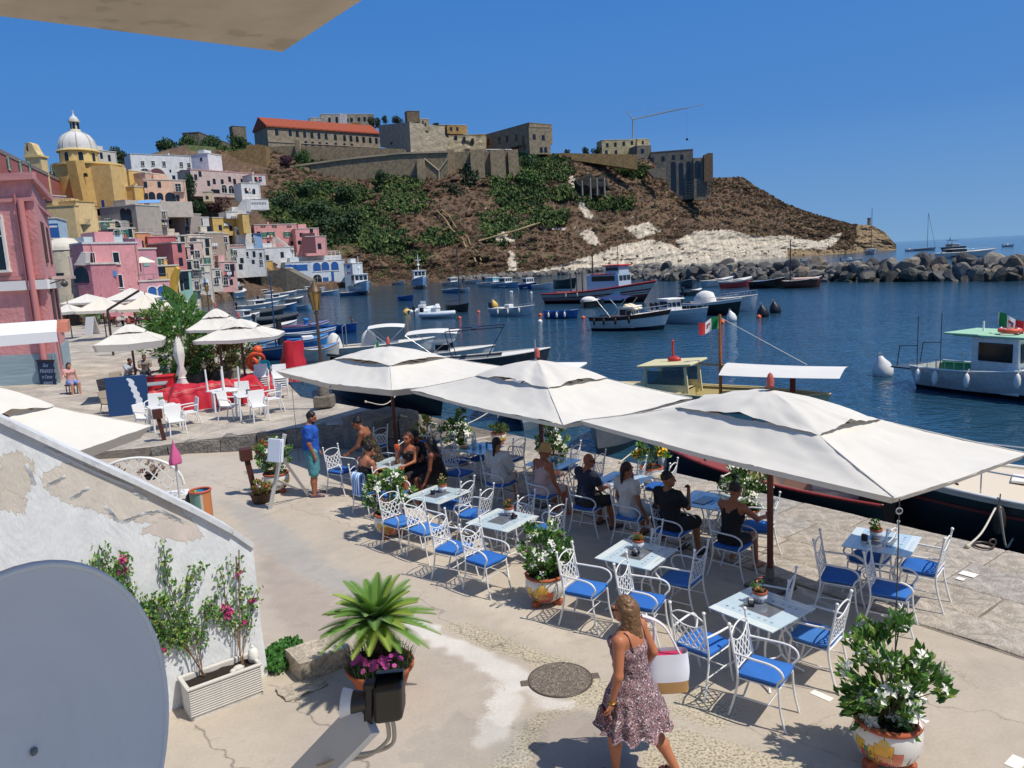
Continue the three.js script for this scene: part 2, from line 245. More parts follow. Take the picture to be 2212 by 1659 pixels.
const inPoly=(pts,x,y)=>{let c=false;for (let i=0,j=pts.length - 1;i<pts.length;j=i++){const [a,b]=pts[i],[d,e]=pts[j];if ((b>y) !==(e>y)&&x<((d - a)*(y - b)) / (e - b) + a) c=!c;} return c;};
const WHITE=[[[1458,520],[1500,499],[1575,497],[1640,512],[1700,509],[1770,522],[1822,500],[1805,528],[1770,549],[1700,556],[1640,562],[1560,566],[1475,574],[1490,555]],[[1130,589],[1200,574],[1300,545],[1340,528],[1400,518],[1450,528],[1500,553],[1560,566],[1480,582],[1300,596],[1130,604]],[[1218,375],[1240,380],[1262,430],[1280,470],[1262,470],[1238,420]],[[1065,508],[1100,495],[1112,520],[1080,528]],[[1165,490],[1220,492],[1222,498],[1170,497]],[[1350,492],[1400,480],[1428,500],[1380,516]],[[1250,500],[1275,495],[1300,530],[1275,530]],[[1100,540],[1120,560],[1118,590],[1095,585]]];
const GREENS=[[620,455,60,34],[700,425,120,36],[750,490,120,62],[830,520,70,38],[880,440,60,30],[1120,400,70,85],[1080,490,55,45],[1200,365,45,34],[480,310,120,22],[420,440,70,26],[950,510,50,26],[690,360,60,20],[1180,470,50,30],[1370,370,40,18],[380,430,60,24],[900,560,40,20],[1230,420,60,22],[1320,440,60,20],[860,400,60,26],[640,500,50,36]];
const greenAt=(x,y)=>{let g=0;for (const [a,b,c,d] of GREENS){const q=((x - a) / c)**2 + ((y - b) / d)**2;if (q<1.4) g=Math.max(g,1.2 - q);} return g;};
function hillColor(x,y){
const n=fbm(x*0.02,y*0.05,1,4),f=fbm(x*0.11,y*0.16,5,3),w=x + 22*n,h=y + 12*f;
let c=[0.185 + 0.05*f,0.112 + 0.03*f,0.066 + 0.016*f];
if (n + f*0.5>0.16) c=[0.225,0.15,0.085];if (f - n>0.34) c=[0.115,0.09,0.06];
if (greenAt(w,h) + f*1.1 + n*0.6>0.55) c=[0.1 + 0.05*f,0.125 + 0.04*f,0.036];
for (const p of WHITE) if (inPoly(p,w*0.4 + x*0.6,h*0.4 + y*0.6)){const s=1 + 0.25*f - (Math.abs(fbm(x*0.03,y*0.22,9,3))<0.03?0.4:0);c=[0.78*s,0.68*s,0.53*s];}
if (f - 0.4*n>0.53&&x>950&&y>350) c=[0.5,0.44,0.35];
if (x>1850 + 20*n||(x>1700&&y>538 + 8*f)){const s=0.85 + 0.5*fbm(x*0.02,y*0.3,3,3);c=[0.44*s,0.31*s,0.17*s];}
return c;
}
const hillBumps=(x,y)=>4.5*fbm(x*0.012,y*0.03,2,3) + 2.2*fbm(x*0.05,y*0.1,7,3) + 1.0*fbm(x*0.17,y*0.3,12,2);
const hillAt=(x,v)=>{const [y,d]=hillPoint(x,v),e=Math.min(1,v*6)*Math.min(1,(1 - v)*8 + 0.15);return [zp(x,y,d + 1.6*hillBumps(x,y)*e),x,y];};
{
const NU=620,NV=110,x0=-160,x1=1936,cols=[];
const g=grid(NU,NV + 3,(u,v,i,j)=>{
const x=x0 + (x1 - x0)*u,k=j / (NV - 1);
if (j===0){const [,d]=hillPoint(x,0),p=zp(x,600,d - 1);p.y=SEA - 1.5;cols.push(hillColor(x,hillPoint(x,0)[0]));return p;}
if (k>1){const [p,X,Y]=hillAt(x,1),b=(j - NV + 1);cols.push(hillColor(X,Y));const q=zp(x,Y,-p.z + b*45);q.y=Math.max(SEA - 2,p.y - b*b*6 - b*2);return q;}
const [p,X,Y]=hillAt(x,k);cols.push(hillColor(X,Y));return p;
},(u,v,p)=>[p.x,p.y + p.z*0.5]);
g.setAttribute('color',new THREE.Float32BufferAttribute(cols.flat(),3));
struct('headland_hill',g,new THREE.MeshStandardMaterial({vertexColors:true,roughness:1,side:THREE.DoubleSide,map:rep2('stone',0.11),bumpMap:rep2('rough',0.14),bumpScale:0.9}));
}
// leafy shapes: many small faces through a volume
function leaves(n,f,size,aspect=1,s0=0){
const pos=[],q=new THREE.Quaternion(),e=new THREE.Euler(),a=v3(),b=v3(),w=v3();
for (let k=0;k<n;k++){const {p,s=1}=f(k);e.set(rnd(-1.2,1.2),rnd(6.28),rnd(-1.2,1.2));q.setFromEuler(e);const L=size*s*rnd(0.7,1.3);a.set(L*aspect,0,0).applyQuaternion(q);b.set(0,L,0).applyQuaternion(q);w.set(0,0,L*0.25).applyQuaternion(q);
const c0=p.clone().sub(b),c1=p.clone().add(a).add(w),c2=p.clone().add(b),c3=p.clone().sub(a).add(w);pos.push(...c0.toArray(),...c1.toArray(),...c2.toArray(),...c0.toArray(),...c2.toArray(),...c3.toArray());}
const g=new THREE.BufferGeometry();g.setAttribute('position',new THREE.Float32BufferAttribute(pos,3));g.computeVertexNormals();return g;
}
const inBall=()=>{let p;do p=v3(rnd(-1,1),rnd(-1,1),rnd(-1,1));while (p.lengthSq()>1);return p;};
const leafMat=(hex,t=0.25)=>M(hex,{roughness:0.75,transmission:t,thickness:0});
{
const geo=leaves(46,()=>{const p=inBall();p.y=Math.abs(p.y)*0.8;return {p:p.normalize().multiplyScalar(rnd(0.5,1)).multiply(v3(1,0.75,1))};},0.3,0.7);
const list=[];while (list.length<12000){const x=rnd(470,1880),v=rnd(0.02,1),[p,X,Y]=hillAt(x,v);const c=hillColor(X,Y),pale=c[0]>0.33,gr=c[1]>c[0]*0.98;if (pale&&rnd()>0.05) continue;if (X<770&&Y>470 + (770 - X)*0.2&&rnd()<0.9) continue;if (X<570){if (Y>330) continue;} const k=rnd();list.push([p,gr?(k<0.4?[0.055,0.1,0.026]:k<0.88?[0.11,0.16,0.042]:[0.18,0.15,0.07]):(k<0.55?[0.165,0.098,0.056]:k<0.78?[0.2,0.135,0.075]:k<0.9?[0.09,0.072,0.046]:[0.09,0.12,0.04]),(gr?rnd(0.9,2.6):rnd(0.5,1.5))*(0.7 + Math.max(0,greenAt(X,Y))*0.6)]);}
const im=new THREE.InstancedMesh(geo,new THREE.MeshStandardMaterial({color:0xffffff,roughness:0.95,side:THREE.DoubleSide}),list.length),m=new THREE.Matrix4(),q=new THREE.Quaternion();
list.forEach(([p,c,s],i)=>{q.setFromAxisAngle(v3(0,1,0),rnd(6.28));m.compose(p.clone().add(v3(0,-0.1*s,0)),q,v3(s,s*rnd(0.6,1.1),s));im.setMatrixAt(i,m);im.setColorAt(i,new THREE.Color().setRGB(...c).multiplyScalar(rnd(0.75,1.25)));});
im.name='scrub';im.userData={kind:'stuff',label:'low green and dry brown scrub covering the headland slope',category:'scrub'};scene.add(im);im.castShadow=im.receiveShadow=true;
}
function tree(px,py,depth,rx,ry,hex,label,kind=0){
const c=zp(px,py,depth),base=v3(c.x,c.y - ry*1.7,c.z),t=thing(kind?'pine_tree':'broadleaf_tree',label,'tree',base,0,'trees on the hill');
const lobes=[];for (let i=0;i<9;i++){const p=inBall();lobes.push([p.multiply(v3(rx*0.66,ry*(kind?0.35:0.6),rx*0.66)).add(v3(0,ry*1.7,0)),rnd(0.32,0.55)]);}
mesh('crown',leaves(1100,()=>{const [o,r]=pick(lobes);const p=inBall().normalize().multiplyScalar(rnd(0.55,1));return {p:o.clone().add(p.multiply(v3(r*rx,r*ry,r*rx)))};},Math.max(0.16,rx*0.085),0.7),leafMat(hex,0.12),t);
mesh('trunk',[bar(v3(0,-2,0),v3(rnd(-0.2,0.2)*rx,ry*1.2,0),rx*0.08,rx*0.05),...lobes.slice(0,5).map(([o])=>bar(v3(0,ry*0.9,0),o,rx*0.045,rx*0.02))],stone('#4a3c2c'),t);
}
[[355,314,335,5.6,5,'#33502a','umbrella shaped dark pine standing above the white arched house',1],[400,312,340,5,4.4,'#46602c','round lighter green tree beside the dark pine above the white house'],[432,318,345,4.5,3.8,'#3a5728','broad tree joining the green bank left of the ochre retaining wall'],[470,318,348,5,3.6,'#2f4a22','dense dark tree on the bank below the far grey fortress building'],[512,308,350,5,4.4,'#35522a','bushy tree against the shaded end of the red roofed barracks'],[258,340,285,5,5,'#2d4628','dark tree right of the church dome'],[405,405,235,3.2,4.4,'#2c4a22','dark tree between the apricot house and the white stepped house'],[1003,392,352,10.5,12,'#1d3a1e','huge dark evergreen spilling down below the buttressed wall'],[988,425,340,7.5,7,'#1c361c','dark evergreen hanging over the grey rock hollow'],[1138,352,366,7,8,'#2f5020','bright bush climbing the wall right of the buttresses'],[1140,400,350,7,8,'#3f5f22','light green bush in the gully under the square tower'],[612,452,305,7,7,'#23421e','dark rounded tree beside the white stairs'],[568,470,295,4.5,4,'#24421f','small dark tree under the white balustrade terrace'],[700,470,305,9,8,'#2c4a22','broad green tree on the slope above the pink terraces'],[755,500,300,9.5,9,'#27461f','largest green tree in the belt above the harbour'],[722,535,292,7,6,'#2d4b20','leafy tree right of the pink stepped building'],[818,522,296,8,7,'#2c4c22','tree at the lower end of the green belt by the brown slope'],[862,520,300,5,4.5,'#365626','small tree at the tip of the green belt'],[660,415,325,7,5,'#36542a','loose green tree under the long ramp wall'],[745,420,325,7.5,5,'#334f26','spreading tree on the upper slope under the ramp wall'],[470,440,255,4.5,4,'#563a3c','dusky red oleander above the grey flat roofed house'],[430,450,250,4,3,'#2d4a24','low green tree beside the red oleander'],[618,348,345,4,3,'#4b2f3c','purple bougainvillea by the foot of the fortress wall'],[655,340,348,4.6,3.6,'#3f5f2a','light green bush beside the purple bougainvillea'],[822,380,335,3.4,3,'#2b4522','small dark bush on the ramp wall'],[455,305,372,5,4,'#3c5c2a','tree crown showing above the far grey barracks foot'],[530,322,352,4.5,3.4,'#3f6230','leafy tree at the near end of the ochre retaining wall'],[420,332,335,4.5,3.4,'#4a6a34','pale green tree above the white arched house roof']].forEach((a)=>tree(...a));
{
const line=[[2420,600],[2212,606],[2000,607],[1800,608],[1640,607],[1500,607],[1400,605],[1320,602]].map(([x,y])=>gp(x,y,SEA));
const t=thing('breakwater','long breakwater of piled grey and tan boulders closing the harbour','breakwater');
const geos=[];for (let i=0;i<8;i++){const g=new THREE.IcosahedronGeometry(1,2),p=g.attributes.position,cut=[...Array(9)].map(()=>[inBall().normalize(),rnd(0.5,0.8)]);for (let k=0;k<p.count;k++){const q=v3().fromBufferAttribute(p,k);for (let r=0;r<2;r++) for (const [n,d] of cut){const e=q.dot(n) - d;if (e>0) q.addScaledVector(n,-e);} p.setXYZ(k,q.x*1.25,q.y*1.25,q.z*1.25);} g.computeVertexNormals();geos.push(uvm(g));}
const mats=['#6b6966','#807c76','#575654','#8f8a82','#938571','#63615f','#a39a8c','#74716d'].map((h)=>stone(h,0.4,0.12));
const wetM=stone('#33342e',0.4,0.12,{roughness:0.5});
const curve=new THREE.CatmullRomCurve3(line),len=curve.getLength(),rest=[],all=[];
for (const [back,up,r] of [[-0.5,-0.15,0.85],[0.4,0.4,0.85],[1.3,0.95,0.85],[2.3,1.45,0.8],[3.4,1.9,0.8],[4.6,2.1,0.85]]) for (let s=rnd(2);s<len;s +=r*rnd(1.15,1.7)){
const u=s / len,p=curve.getPointAt(u),d=curve.getTangentAt(u),n=v3(d.z,0,-d.x).normalize();if (n.z>0) n.negate();
p.addScaledVector(n,back + rnd(-0.6,0.6));p.y=SEA + up + rnd(-0.4,0.4);all.push([p,r*(rnd()<0.14?rnd(1.3,1.8):rnd(0.55,1.15)),up<0||(up<0.5&&rnd()<0.4)]);
}
all.sort((a,b)=>(a[0].x>72?1e3:0) + a[0].length() / a[1] - ((b[0].x>72?1e3:0) + b[0].length() / b[1]));
all.forEach(([p,R,wet],i)=>{if (i>=298) return rest.push([p,R]);const m=mesh('boulder',pick(geos),wet?wetM:pick(mats),t);m.position.copy(p);m.rotation.set(rnd(6),rnd(6),rnd(6));m.scale.set(R*rnd(0.8,1.4),R*rnd(0.6,1),R*rnd(0.8,1.4));});
for (let i=0;i<420;i++){const x=rnd(980,1420),[,d]=hillPoint(x,0),p=zp(x,600,d - rnd(2,9));p.y=SEA + rnd(0,0.9);rest.push([p,rnd(0.5,1.3)]);}
const gl=rest.map(([p,R])=>at(pick(geos).clone(),p.x,p.y,p.z,rnd(6),rnd(6),rnd(6),R));
const m=mesh('boulder_mass',gl,mats[1],t);m.userData={kind:'stuff'};
mesh('core',(()=>{const pts=curve.getSpacedPoints(40);return grid(41,5,(u,v,i,j)=>{const p=pts[i].clone(),d=curve.getTangentAt(u),n=v3(d.z,0,-d.x).normalize();if (n.z>0) n.negate();p.addScaledVector(n,[0.6,2.4,4,6,8][j]);p.y=SEA + [-1,0.8,1.5,1.5,-1][j];return p;});})(),stone('#4c4a48',0.4,0.1),t);
}
// ================= village and fortress =================
const v1=view(0,300,800),v2=view(550,280,800),v3c=view(1300,280,800);
const glass=M('#20262c',{roughness:0.18}),white=M('#e9e6df',{roughness:0.7}),frameW=M('#dcd9d2',{roughness:0.7});
const pxAtY=(px,y,depth)=>{const a=zp(px,0,depth).y,b=zp(px,1000,depth).y;return zp(px,(a - y) / (a - b)*1000,depth);};
// a house from the top left corner of its front, the front's right end and their distances
function house(name,label,cat,o){
const [lx,ly]=o.l,PL=o.PL??zp(lx,ly,o.d[0]),top=PL.y,PR=o.PR??pxAtY(o.r,top,o.d[1]),d=PR.clone().sub(PL);d.y=0;
const w=d.length(),turn=Math.atan2(-d.z,d.x),deep=o.deep??7,yb=o.b===undefined?top - 8:typeof o.b==='number'?zp(lx,o.b,o.d[0]).y:o.b.y,h=top - yb,g=thing(name,label,cat,v3(PL.x,yb,PL.z),turn,o.group);
const mat=plaster('#' + C(o.c).lerp(C('#ffffff'),0.1).getHexString(),o.m);g.w=w;g.h=h;g.deep=deep;g.updateMatrixWorld(true);g.inv=g.matrixWorld.clone().invert();
mesh('wall',uvm(box(w,h,deep,w / 2,h / 2,-deep / 2)),mat,g);
if (o.roof !==0) mesh('roof',uvm(box(w + 0.24,o.roof??0.22,deep + 0.24,w / 2,h + (o.roof??0.22) / 2,-deep / 2)),plaster(o.rc??'#d8d2c6'),g);
if (o.band) for (const yy of o.band) mesh('string_course',box(w + 0.1,0.28,0.08,w / 2,h*yy,0.05),frameW,g);
(o.win??[]).forEach((q)=>win(g,...q));
if (cat==='house'&&o.roof !==0&&w>3){const r=rnd(),x=rnd(0.2,0.8)*w,z=-rnd(0.2,0.7)*deep;if (r<0.4) mesh('chimney',[box(0.5,0.9,0.5,x,h + 0.5,z),box(0.62,0.14,0.62,x,h + 1,z)],mat,g);else if (r<0.7) mesh('roof_rail',[box(w,0.06,0.06,w / 2,h + 0.95,-0.1),...[...Array(Math.max(3,Math.round(w / 1.2)))].map((_,i,a)=>box(0.05,0.8,0.05,0.1 + (w - 0.2)*i / (a.length - 1),h + 0.58,-0.1))],M('#6b6a66'),g);else mesh('roof_room',uvm(box(w*0.35,1.5,deep*0.5,x*0.6 + w*0.15,h + 0.9,-deep*0.5)),mat,g);if (rnd()<0.5) mesh('downpipe',bar(v3(w*0.96,0,0.08),v3(w*0.96,h,0.08),0.05,0.05,5),plaster('#b9aa9c'),g);if (rnd()<0.35) for (let i=0;i<3;i++) mesh('laundry',box(0.5,0.7,0.02,w*0.3 + i*0.62,h*0.62,0.5),M(pick(['#d8dde4','#4f7fb8','#c8504a','#e2d29a','#e6e6e2'])),g);}
return g;
}
function local(g,px,py,face='f'){const o=CAM.clone().applyMatrix4(g.inv),d=ray(px,py).transformDirection(g.inv);const t=face==='f'?-o.z / d.z:face==='r'?(g.w - o.x) / d.x:-o.x / d.x;return o.addScaledVector(d,t);}
const archShape=(w,h)=>{const s=new THREE.Shape();s.moveTo(-w / 2,-h / 2);s.lineTo(w / 2,-h / 2);s.lineTo(w / 2,h / 2 - w / 2);s.absarc(0,h / 2 - w / 2,w / 2,0,PI,false);s.lineTo(-w / 2,-h / 2);return s;};
// style: w white frame, n bare opening, a arch, A framed arch, g green shutters, b blue panes, d door, s wooden shutters, l balcony
function win(g,px,py,w,h,style='w',face='f'){
const p=local(g,px,py,face),turn=face==='f'?0:face==='r'?PI / 2:-PI / 2,o=new THREE.Group();o.name=style.includes('d')?'door':'window';o.position.copy(p);o.rotation.y=turn;g.add(o);
const arch=/[aA]/.test(style),pane=style.includes('b')?M('#2f5f9e',{roughness:0.35}):style.includes('g')?M('#2d6a5a',{roughness:0.6}):style.includes('s')?M('#4a352a'):style.includes('m')?M('#6b4148'):style.includes('t')?M('#7fb3a6'):glass;
mesh('pane',arch?extr(archShape(w,h),0.05):box(w,h,0.06,0,0,0.03),pane,o);
if (/[wAg]/.test(style)){const t=Math.max(0.09,w*0.11);mesh('frame',arch?(()=>{const s=archShape(w + 2*t,h + 2*t);s.holes.push(archShape(w,h));return extr(s,0.12);})():[box(w + 2*t,t,0.14,0,h / 2 + t / 2,0.07),box(w + 2*t + 0.1,t,0.24,0,-h / 2 - t / 2,0.1),box(t,h,0.12,-w / 2 - t / 2,0,0.06),box(t,h,0.12,w / 2 + t / 2,0,0.06)],frameW,o);}
if (w>0.8&&!/[dnbam]/.test(style)) mesh('glazing_bar',[box(0.06,h - 0.02,0.05,0,0,0.085),box(w - 0.02,0.05,0.05,0,h*0.15,0.085)],frameW,o);
if (/g/.test(style)) for (const s of [-1,1]) mesh('shutter',box(w*0.42,h,0.06,s*(w*0.74),0,0.17),M('#2f6b58'),o);
if (/l/.test(style)) mesh('balcony',[box(w*2,0.14,0.9,0,-h / 2 - 0.16,0.45),box(w*2,0.05,0.05,0,-h / 2 + 0.8,0.88),...[...Array(9)].map((_,i)=>box(0.04,0.9,0.04,w*(-1 + i / 4),-h / 2 + 0.35,0.88))],M('#8c8880'),o);
return o;
}
const W=(f,list,w,h,st,face)=>list.map(([X,Y,...r])=>[...f(X,Y),r[0]??w,r[1]??h,r[2]??st,face]);
function slabWall(name,label,cat,pts,depth,thick,mat,extra){
const q=pts.map(([x,y])=>zp(x,y,depth)),c=q[0],g=thing(name,label,cat,v3(c.x,c.y,-depth),0);
mesh('wall',uvm(at(extr(poly(q.map((p)=>[p.x - c.x,p.y - c.y])),thick),0,0,-thick)),mat,g);g.w=1;g.updateMatrixWorld(true);g.inv=g.matrixWorld.clone().invert();extra?.(g);return g;
}
// --- near pink house at the promenade ---
{
const cor=v3(-20.7,0,-35),top=zp(62,386,35).y,W0=12,PR=v3(cor.x,top,cor.z),sd=v3(-0.488,0,-0.873),g=thing('pink_house','tall pink house with downpipes and white band beside the promenade','house',v3(cor.x - W0,0.1,-35.3),Math.atan2(-0.3,W0)),H=top - 0.1;
g.w=W0;g.updateMatrixWorld(true);g.inv=g.matrixWorld.clone().invert();const pk=plaster('#e6a09c');
const S=(s,y,out=0)=>v3(W0 + sd.x*s + 0.888*out,y,sd.z*s - 0.46*out),sr=1.093,yAt=(px,py)=>local(g,px,py).y;
const foot=(e)=>poly([[0,e],[W0 + e,e],[W0 + sd.x*10 + e,8.88],[0,8.88]].map(([x,z],i)=>[x,i<2?e:z]));
const prism=(e,y0,h)=>uvm(extr(foot(e),h).rotateX(-PI / 2).scale(1,1,1).translate(0,y0,i0(e)));
function i0(){return 0;}
mesh('wall',prism(0,0,H),pk,g);
const band=(y,h,e,m,n)=>mesh(n,[box(W0 + e,h,e,W0 / 2 + e / 2,y,e / 2),at(box(e,h,10),...S(5,y,e / 2).toArray(),0,0.478)],m,g);
band(H + 0.1,0.3,0.28,plaster('#d29390'),'cornice');band(yAt(60,616),0.42,0.2,white,'cornice');band(yAt(40,600),0.16,0.08,plaster('#c98a86'),'string_course');band(yAt(30,432),0.16,0.1,plaster('#d69592'),'string_course');band(0.75,1.5,0.05,plaster('#9fb4b8'),'painted_base');
for (const [x0,y0,y1,r,c] of [[49,432,810,0.14,'#cf8582'],[66,560,815,0.06,'#b06e6c'],[36,420,700,0.05,'#b87572']]){const a=local(g,x0,y0);mesh('downpipe',bar(v3(a.x,a.y,0.18),v3(a.x,y1>800?0.4:2,0.18),r,r,8),plaster(c),g);}
win(g,-14,528,1,2.3,'w');win(g,-60,700,1.1,2.4,'d');
for (const [s,y,h] of [[3,3.6,2.6],[3,6.6,1.9],[7,3.6,2.4],[7,6.6,1.9]]) mesh('shutter',at(box(0.1,h,1.1),...S(s,y,0.04).toArray(),0,0.478),M('#4a352a'),g);
{const y=yAt(110,598);mesh('balcony',[at(box(1,0.16,3.4),...S(6.5,y,0.5).toArray(),0,0.478),at(box(0.05,0.06,3.4),...S(6.5,y + 1,0.95).toArray(),0,0.478),...[...Array(12)].map((_,i)=>at(box(0.05,1,0.05),...S(4.9 + i*0.29,y + 0.5,0.95).toArray()))],M('#b9aaa4'),g);}
mesh('wall_lamp',[bar(S(1,4.6,0),S(1,4.8,0.7),0.03),at(ball(0.16),...S(1,4.6,0.7).toArray())],metal('#4a4a48'),g);
for (const s of [1.6,3.4]) mesh('shop_hood',at(box(0.6,0.5,0.9),...S(s,2.6,0.3).toArray(),0,0.478),plaster('#e0967f'),g);
const sign=thing('menu_board','blue chalk menu board hung on the pink house corner','sign',zp(103,815,34.6),-0.35);
mesh('board',box(1,1.5,0.06),M('#ffffff',{map:canvasTex(128,192,(c)=>{c.fillStyle='#1d3350';c.fillRect(0,0,128,192);c.fillStyle='#c9d6e4';c.font='italic 26px serif';c.textAlign='center';['Bar','PRANZO','e Cene','aperti','Vino'].forEach((s,i)=>c.fillText(s,64,34 + i*34));})}),sign);mesh('frame',[box(1.08,0.06,0.1,0,0.77,0),box(1.08,0.06,0.1,0,-0.77,0)],M('#3a2a20'),sign);
const cone=thing('folded_parasol','tall white folded parasol on the pink house roof','parasol',v3(PR.x,top,PR.z).add(v3(-2.2,0.2,0.4)),0);{mesh('canopy',lathe([[0.02,3.2],[0.1,3.0],[0.3,2.4],[0.34,1.9],[0.5,0.7],[0.62,0.2]],9),M('#e6e4e0'),cone);mesh('pole',cyl(0.04,0.04,3.2),white,cone);}
const aw=thing('awning','white awning sticking out from the pink house wall','awning',zp(-30,722,25),0.5);mesh('canopy',[at(rbox(3.2,0.07,2,0.03),0.4,0.1,0,0.14,0,0),at(box(3.2,0.34,0.04),0.4,-0.2,1.0,0.1)],M('#e7e8e8'),aw);mesh('arm',[bar(v3(-1,0,-1),v3(-1,-0.1,1),0.03),bar(v3(1.9,0,-1),v3(1.9,-0.1,1),0.03)],metal('#bbb'),aw);
}
// --- church ---
{
const c=zp(...v1(632,395),210),s=210 / 1660*0.26667,g=thing('church','yellow church with white ribbed dome and lantern above the village','church',v3(c.x,c.y - 18*0.85 - 12,c.z),0);
const ye=plaster('#d9b46e'),yl=plaster('#e3c887'),wd=plaster('#dedcd6'),Y=(yy)=>c.y - (yy - 395)*s*1.0 - g.position.y,R=(px)=>px*s;
const H=Y(395);
mesh('dome',lathe([[R(134),H],[R(131),H + R(40)],[R(118),H + R(82)],[R(92),H + R(116)],[R(58),H + R(136)],[R(34),H + R(145)],[0,H + R(150)]],24),wd,g);
for (let i=0;i<8;i++){const a=i / 8*2*PI + 0.3;mesh('dome_rib',tube([[R(135),0],[R(132),40],[R(119),82],[R(93),116],[R(58),137],[R(34),146]].map(([r,y])=>v3(Math.cos(a)*r,H + R(y),Math.sin(a)*r)),0.14,12,5),plaster('#c9c5ba'),g);}
mesh('lantern',[cyl(R(44),R(36),R(18),0,H + R(143),0,12),cyl(R(30),R(27),R(58),0,H + R(160),0,8),cyl(R(44),R(44),R(7),0,H + R(216),0,12)],plaster('#e0d6bd'),g);
for (let i=0;i<6;i++){const a=i / 6*2*PI + 0.2;mesh('lantern_opening',at(extr(archShape(0.55,1.9),0.1),Math.cos(a)*R(28),H + R(186),Math.sin(a)*R(28),0,PI / 2 - a),glass,g);}
mesh('lantern_cap',lathe([[R(34),H + R(222)],[R(33),H + R(240)],[R(20),H + R(256)],[R(9),H + R(264)],[R(5),H + R(280)],[0,H + R(284)]],14),wd,g);
mesh('cross',[bar(v3(0,H + R(280),0),v3(0,H + R(308),0),0.07),bar(v3(-0.35,H + R(297),0),v3(0.35,H + R(297),0),0.06),ball(0.2,0,H + R(281),0)],M('#d8d4c8'),g);
mesh('cornice',lathe([[R(150),H - R(12)],[R(152),H],[R(134),H + R(6)]],16),yl,g);
mesh('drum',uvm(cyl(R(138),R(138),R(112),0,H - R(112),0,8).rotateY(0.2)),yl,g);
for (let i=0;i<8;i++){const a=0.2 + PI / 2 + (i + 0.5) / 8*2*PI,rr=R(138)*Math.cos(PI / 8),o=new THREE.Group();o.name='window';o.position.set(Math.sin(a)*rr,H - R(55),Math.cos(a)*rr);o.rotation.y=a;g.add(o);mesh('pane',extr(archShape(1.15,2.3),0.06),glass,o);const sh=archShape(1.6,2.8);sh.holes.push(archShape(1.15,2.3));mesh('frame',extr(sh,0.15),yl,o);}
mesh('body',uvm(cyl(R(260),R(245),R(330),R(30),H - R(440),-R(60),12)),ye,g);
mesh('body',uvm(at(box(R(190),R(320),R(200)),R(235),H - R(300),R(60),0,-0.12)),plaster('#e0bd7c'),g);
mesh('buttress',uvm(at(box(R(70),R(300),R(130)),R(95),H - R(255),R(220),0.14)),plaster('#d6b06c'),g);
mesh('cornice',[cyl(R(262),R(262),R(14),R(30),H - R(118),-R(60),12)],yl,g);
for (const [px,py,w] of [[-130,195,1.6],[125,210,1]]) mesh('window',at(extr(archShape(w,w),0.2),R(px) + R(20),H - R(py),R(225) - Math.abs(px)*0.004),glass,g);
mesh('side_chapel',uvm(box(R(170),R(140),R(160),-R(180),H - R(350),R(180))),plaster('#d9b878'),g);
const b=zp(...v1(335,560),195),bg=thing('bell_gable','pale yellow curved bell gable with one opening beside the dome','bell tower',v3(b.x,b.y - 12,b.z),-0.15),k=195 / 1660*0.26667;
const sh=poly([[-65,-200],[65,-200],[65,100],[50,110],[28,150],[8,200],[-20,214],[-46,205],[-66,150],[-66,100]].map(([x,y])=>[x*k,12 + y*k]));const ho=archShape(24*k,64*k);sh.holes.push(new THREE.Path(ho.getPoints(8).map((p)=>new THREE.Vector2(p.x - 40*k,p.y + 12 + 178*k))));
mesh('wall',uvm(extr(sh,2.2)),plaster('#dcc48e'),bg);mesh('cornice',box(150*k,0.4,2.8,0,12 + 104*k,1.1),yl,bg);mesh('bell',lathe([[0.08,0.7],[0.25,0.6],[0.35,0.2],[0.5,0]],10).translate(-40*k,12 + 165*k,1),metal('#5c4a30'),bg);
}
// --- houses up the slope ---
const hs=(n,label,f,l,r,b,d,c,o={})=>{if (d[1]>=d[0]) d=[d[0],d[1] + 0.28*(f(r,0)[0] - f(l[0],0)[0]) / 1660*d[0]];return house(n,label,'house',{l:f(...l),r:f(r,l[1])[0],b:f(l[0],b)[1],d,c,...o});};
hs('red_house','long red house with white framed green shutters on the hilltop',v1,[-120,352],500,760,[150,205],'#a83a32',{deep:10,rc:'#8d8580',roof:0.8,win:[...W(v1,[[65,495],[160,520],[236,530],[412,545,1,1.8]],1.2,2.3,'g'),...W(v1,[[258,662],[90,650]],1.1,1.9,'g')]});
hs('cream_house','small cream house tucked behind the church dome',v1,[790,388],930,570,[232,236],'#cfc9ba',{win:W(v1,[[885,450],[905,520],[820,430]],0.9,1.8,'n')});
hs('white_house','wide white house with maroon arch recesses under the pine',v1,[1052,418],1545,640,[262,268],'#e4e6e4',{deep:9,rc:'#b9c2c2',win:[...W(v1,[[1155,495],[1240,494],[1328,497],[1468,503],[1530,510]],1.0,1.5),...W(v1,[[1270,562,5.2,2.2,'Am'],[1175,562,3.4,2,'A'],[1482,575,3.4,2.4,'A']]),...W(v1,[[1245,604],[1335,610],[1408,608],[1300,606]],1,1.4,'n'),...W(v1,[[1380,556]],0.6,0.9,'n')]});
hs('white_house','plain white block with one small window at the white arched house end',v1,[1545,428],1672,560,[264,262],'#dfe2e2',{win:W(v1,[[1630,462]],0.8,1.1,'n')});
hs('yellow_house','narrow bright yellow house against the church flank',v1,[932,566],1030,860,[216,214],'#dfb247',{win:W(v1,[[1020,645],[945,620]],0.8,1.6,'n')});
hs('yellow_house','stepped yellow annex in front of the narrow yellow house',v1,[1000,690],1075,860,[210,209],'#dcae42',{});
hs('apricot_house','rosy tan house end beside the yellow annex',v1,[1042,586],1165,830,[216,214],'#c79c86',{});
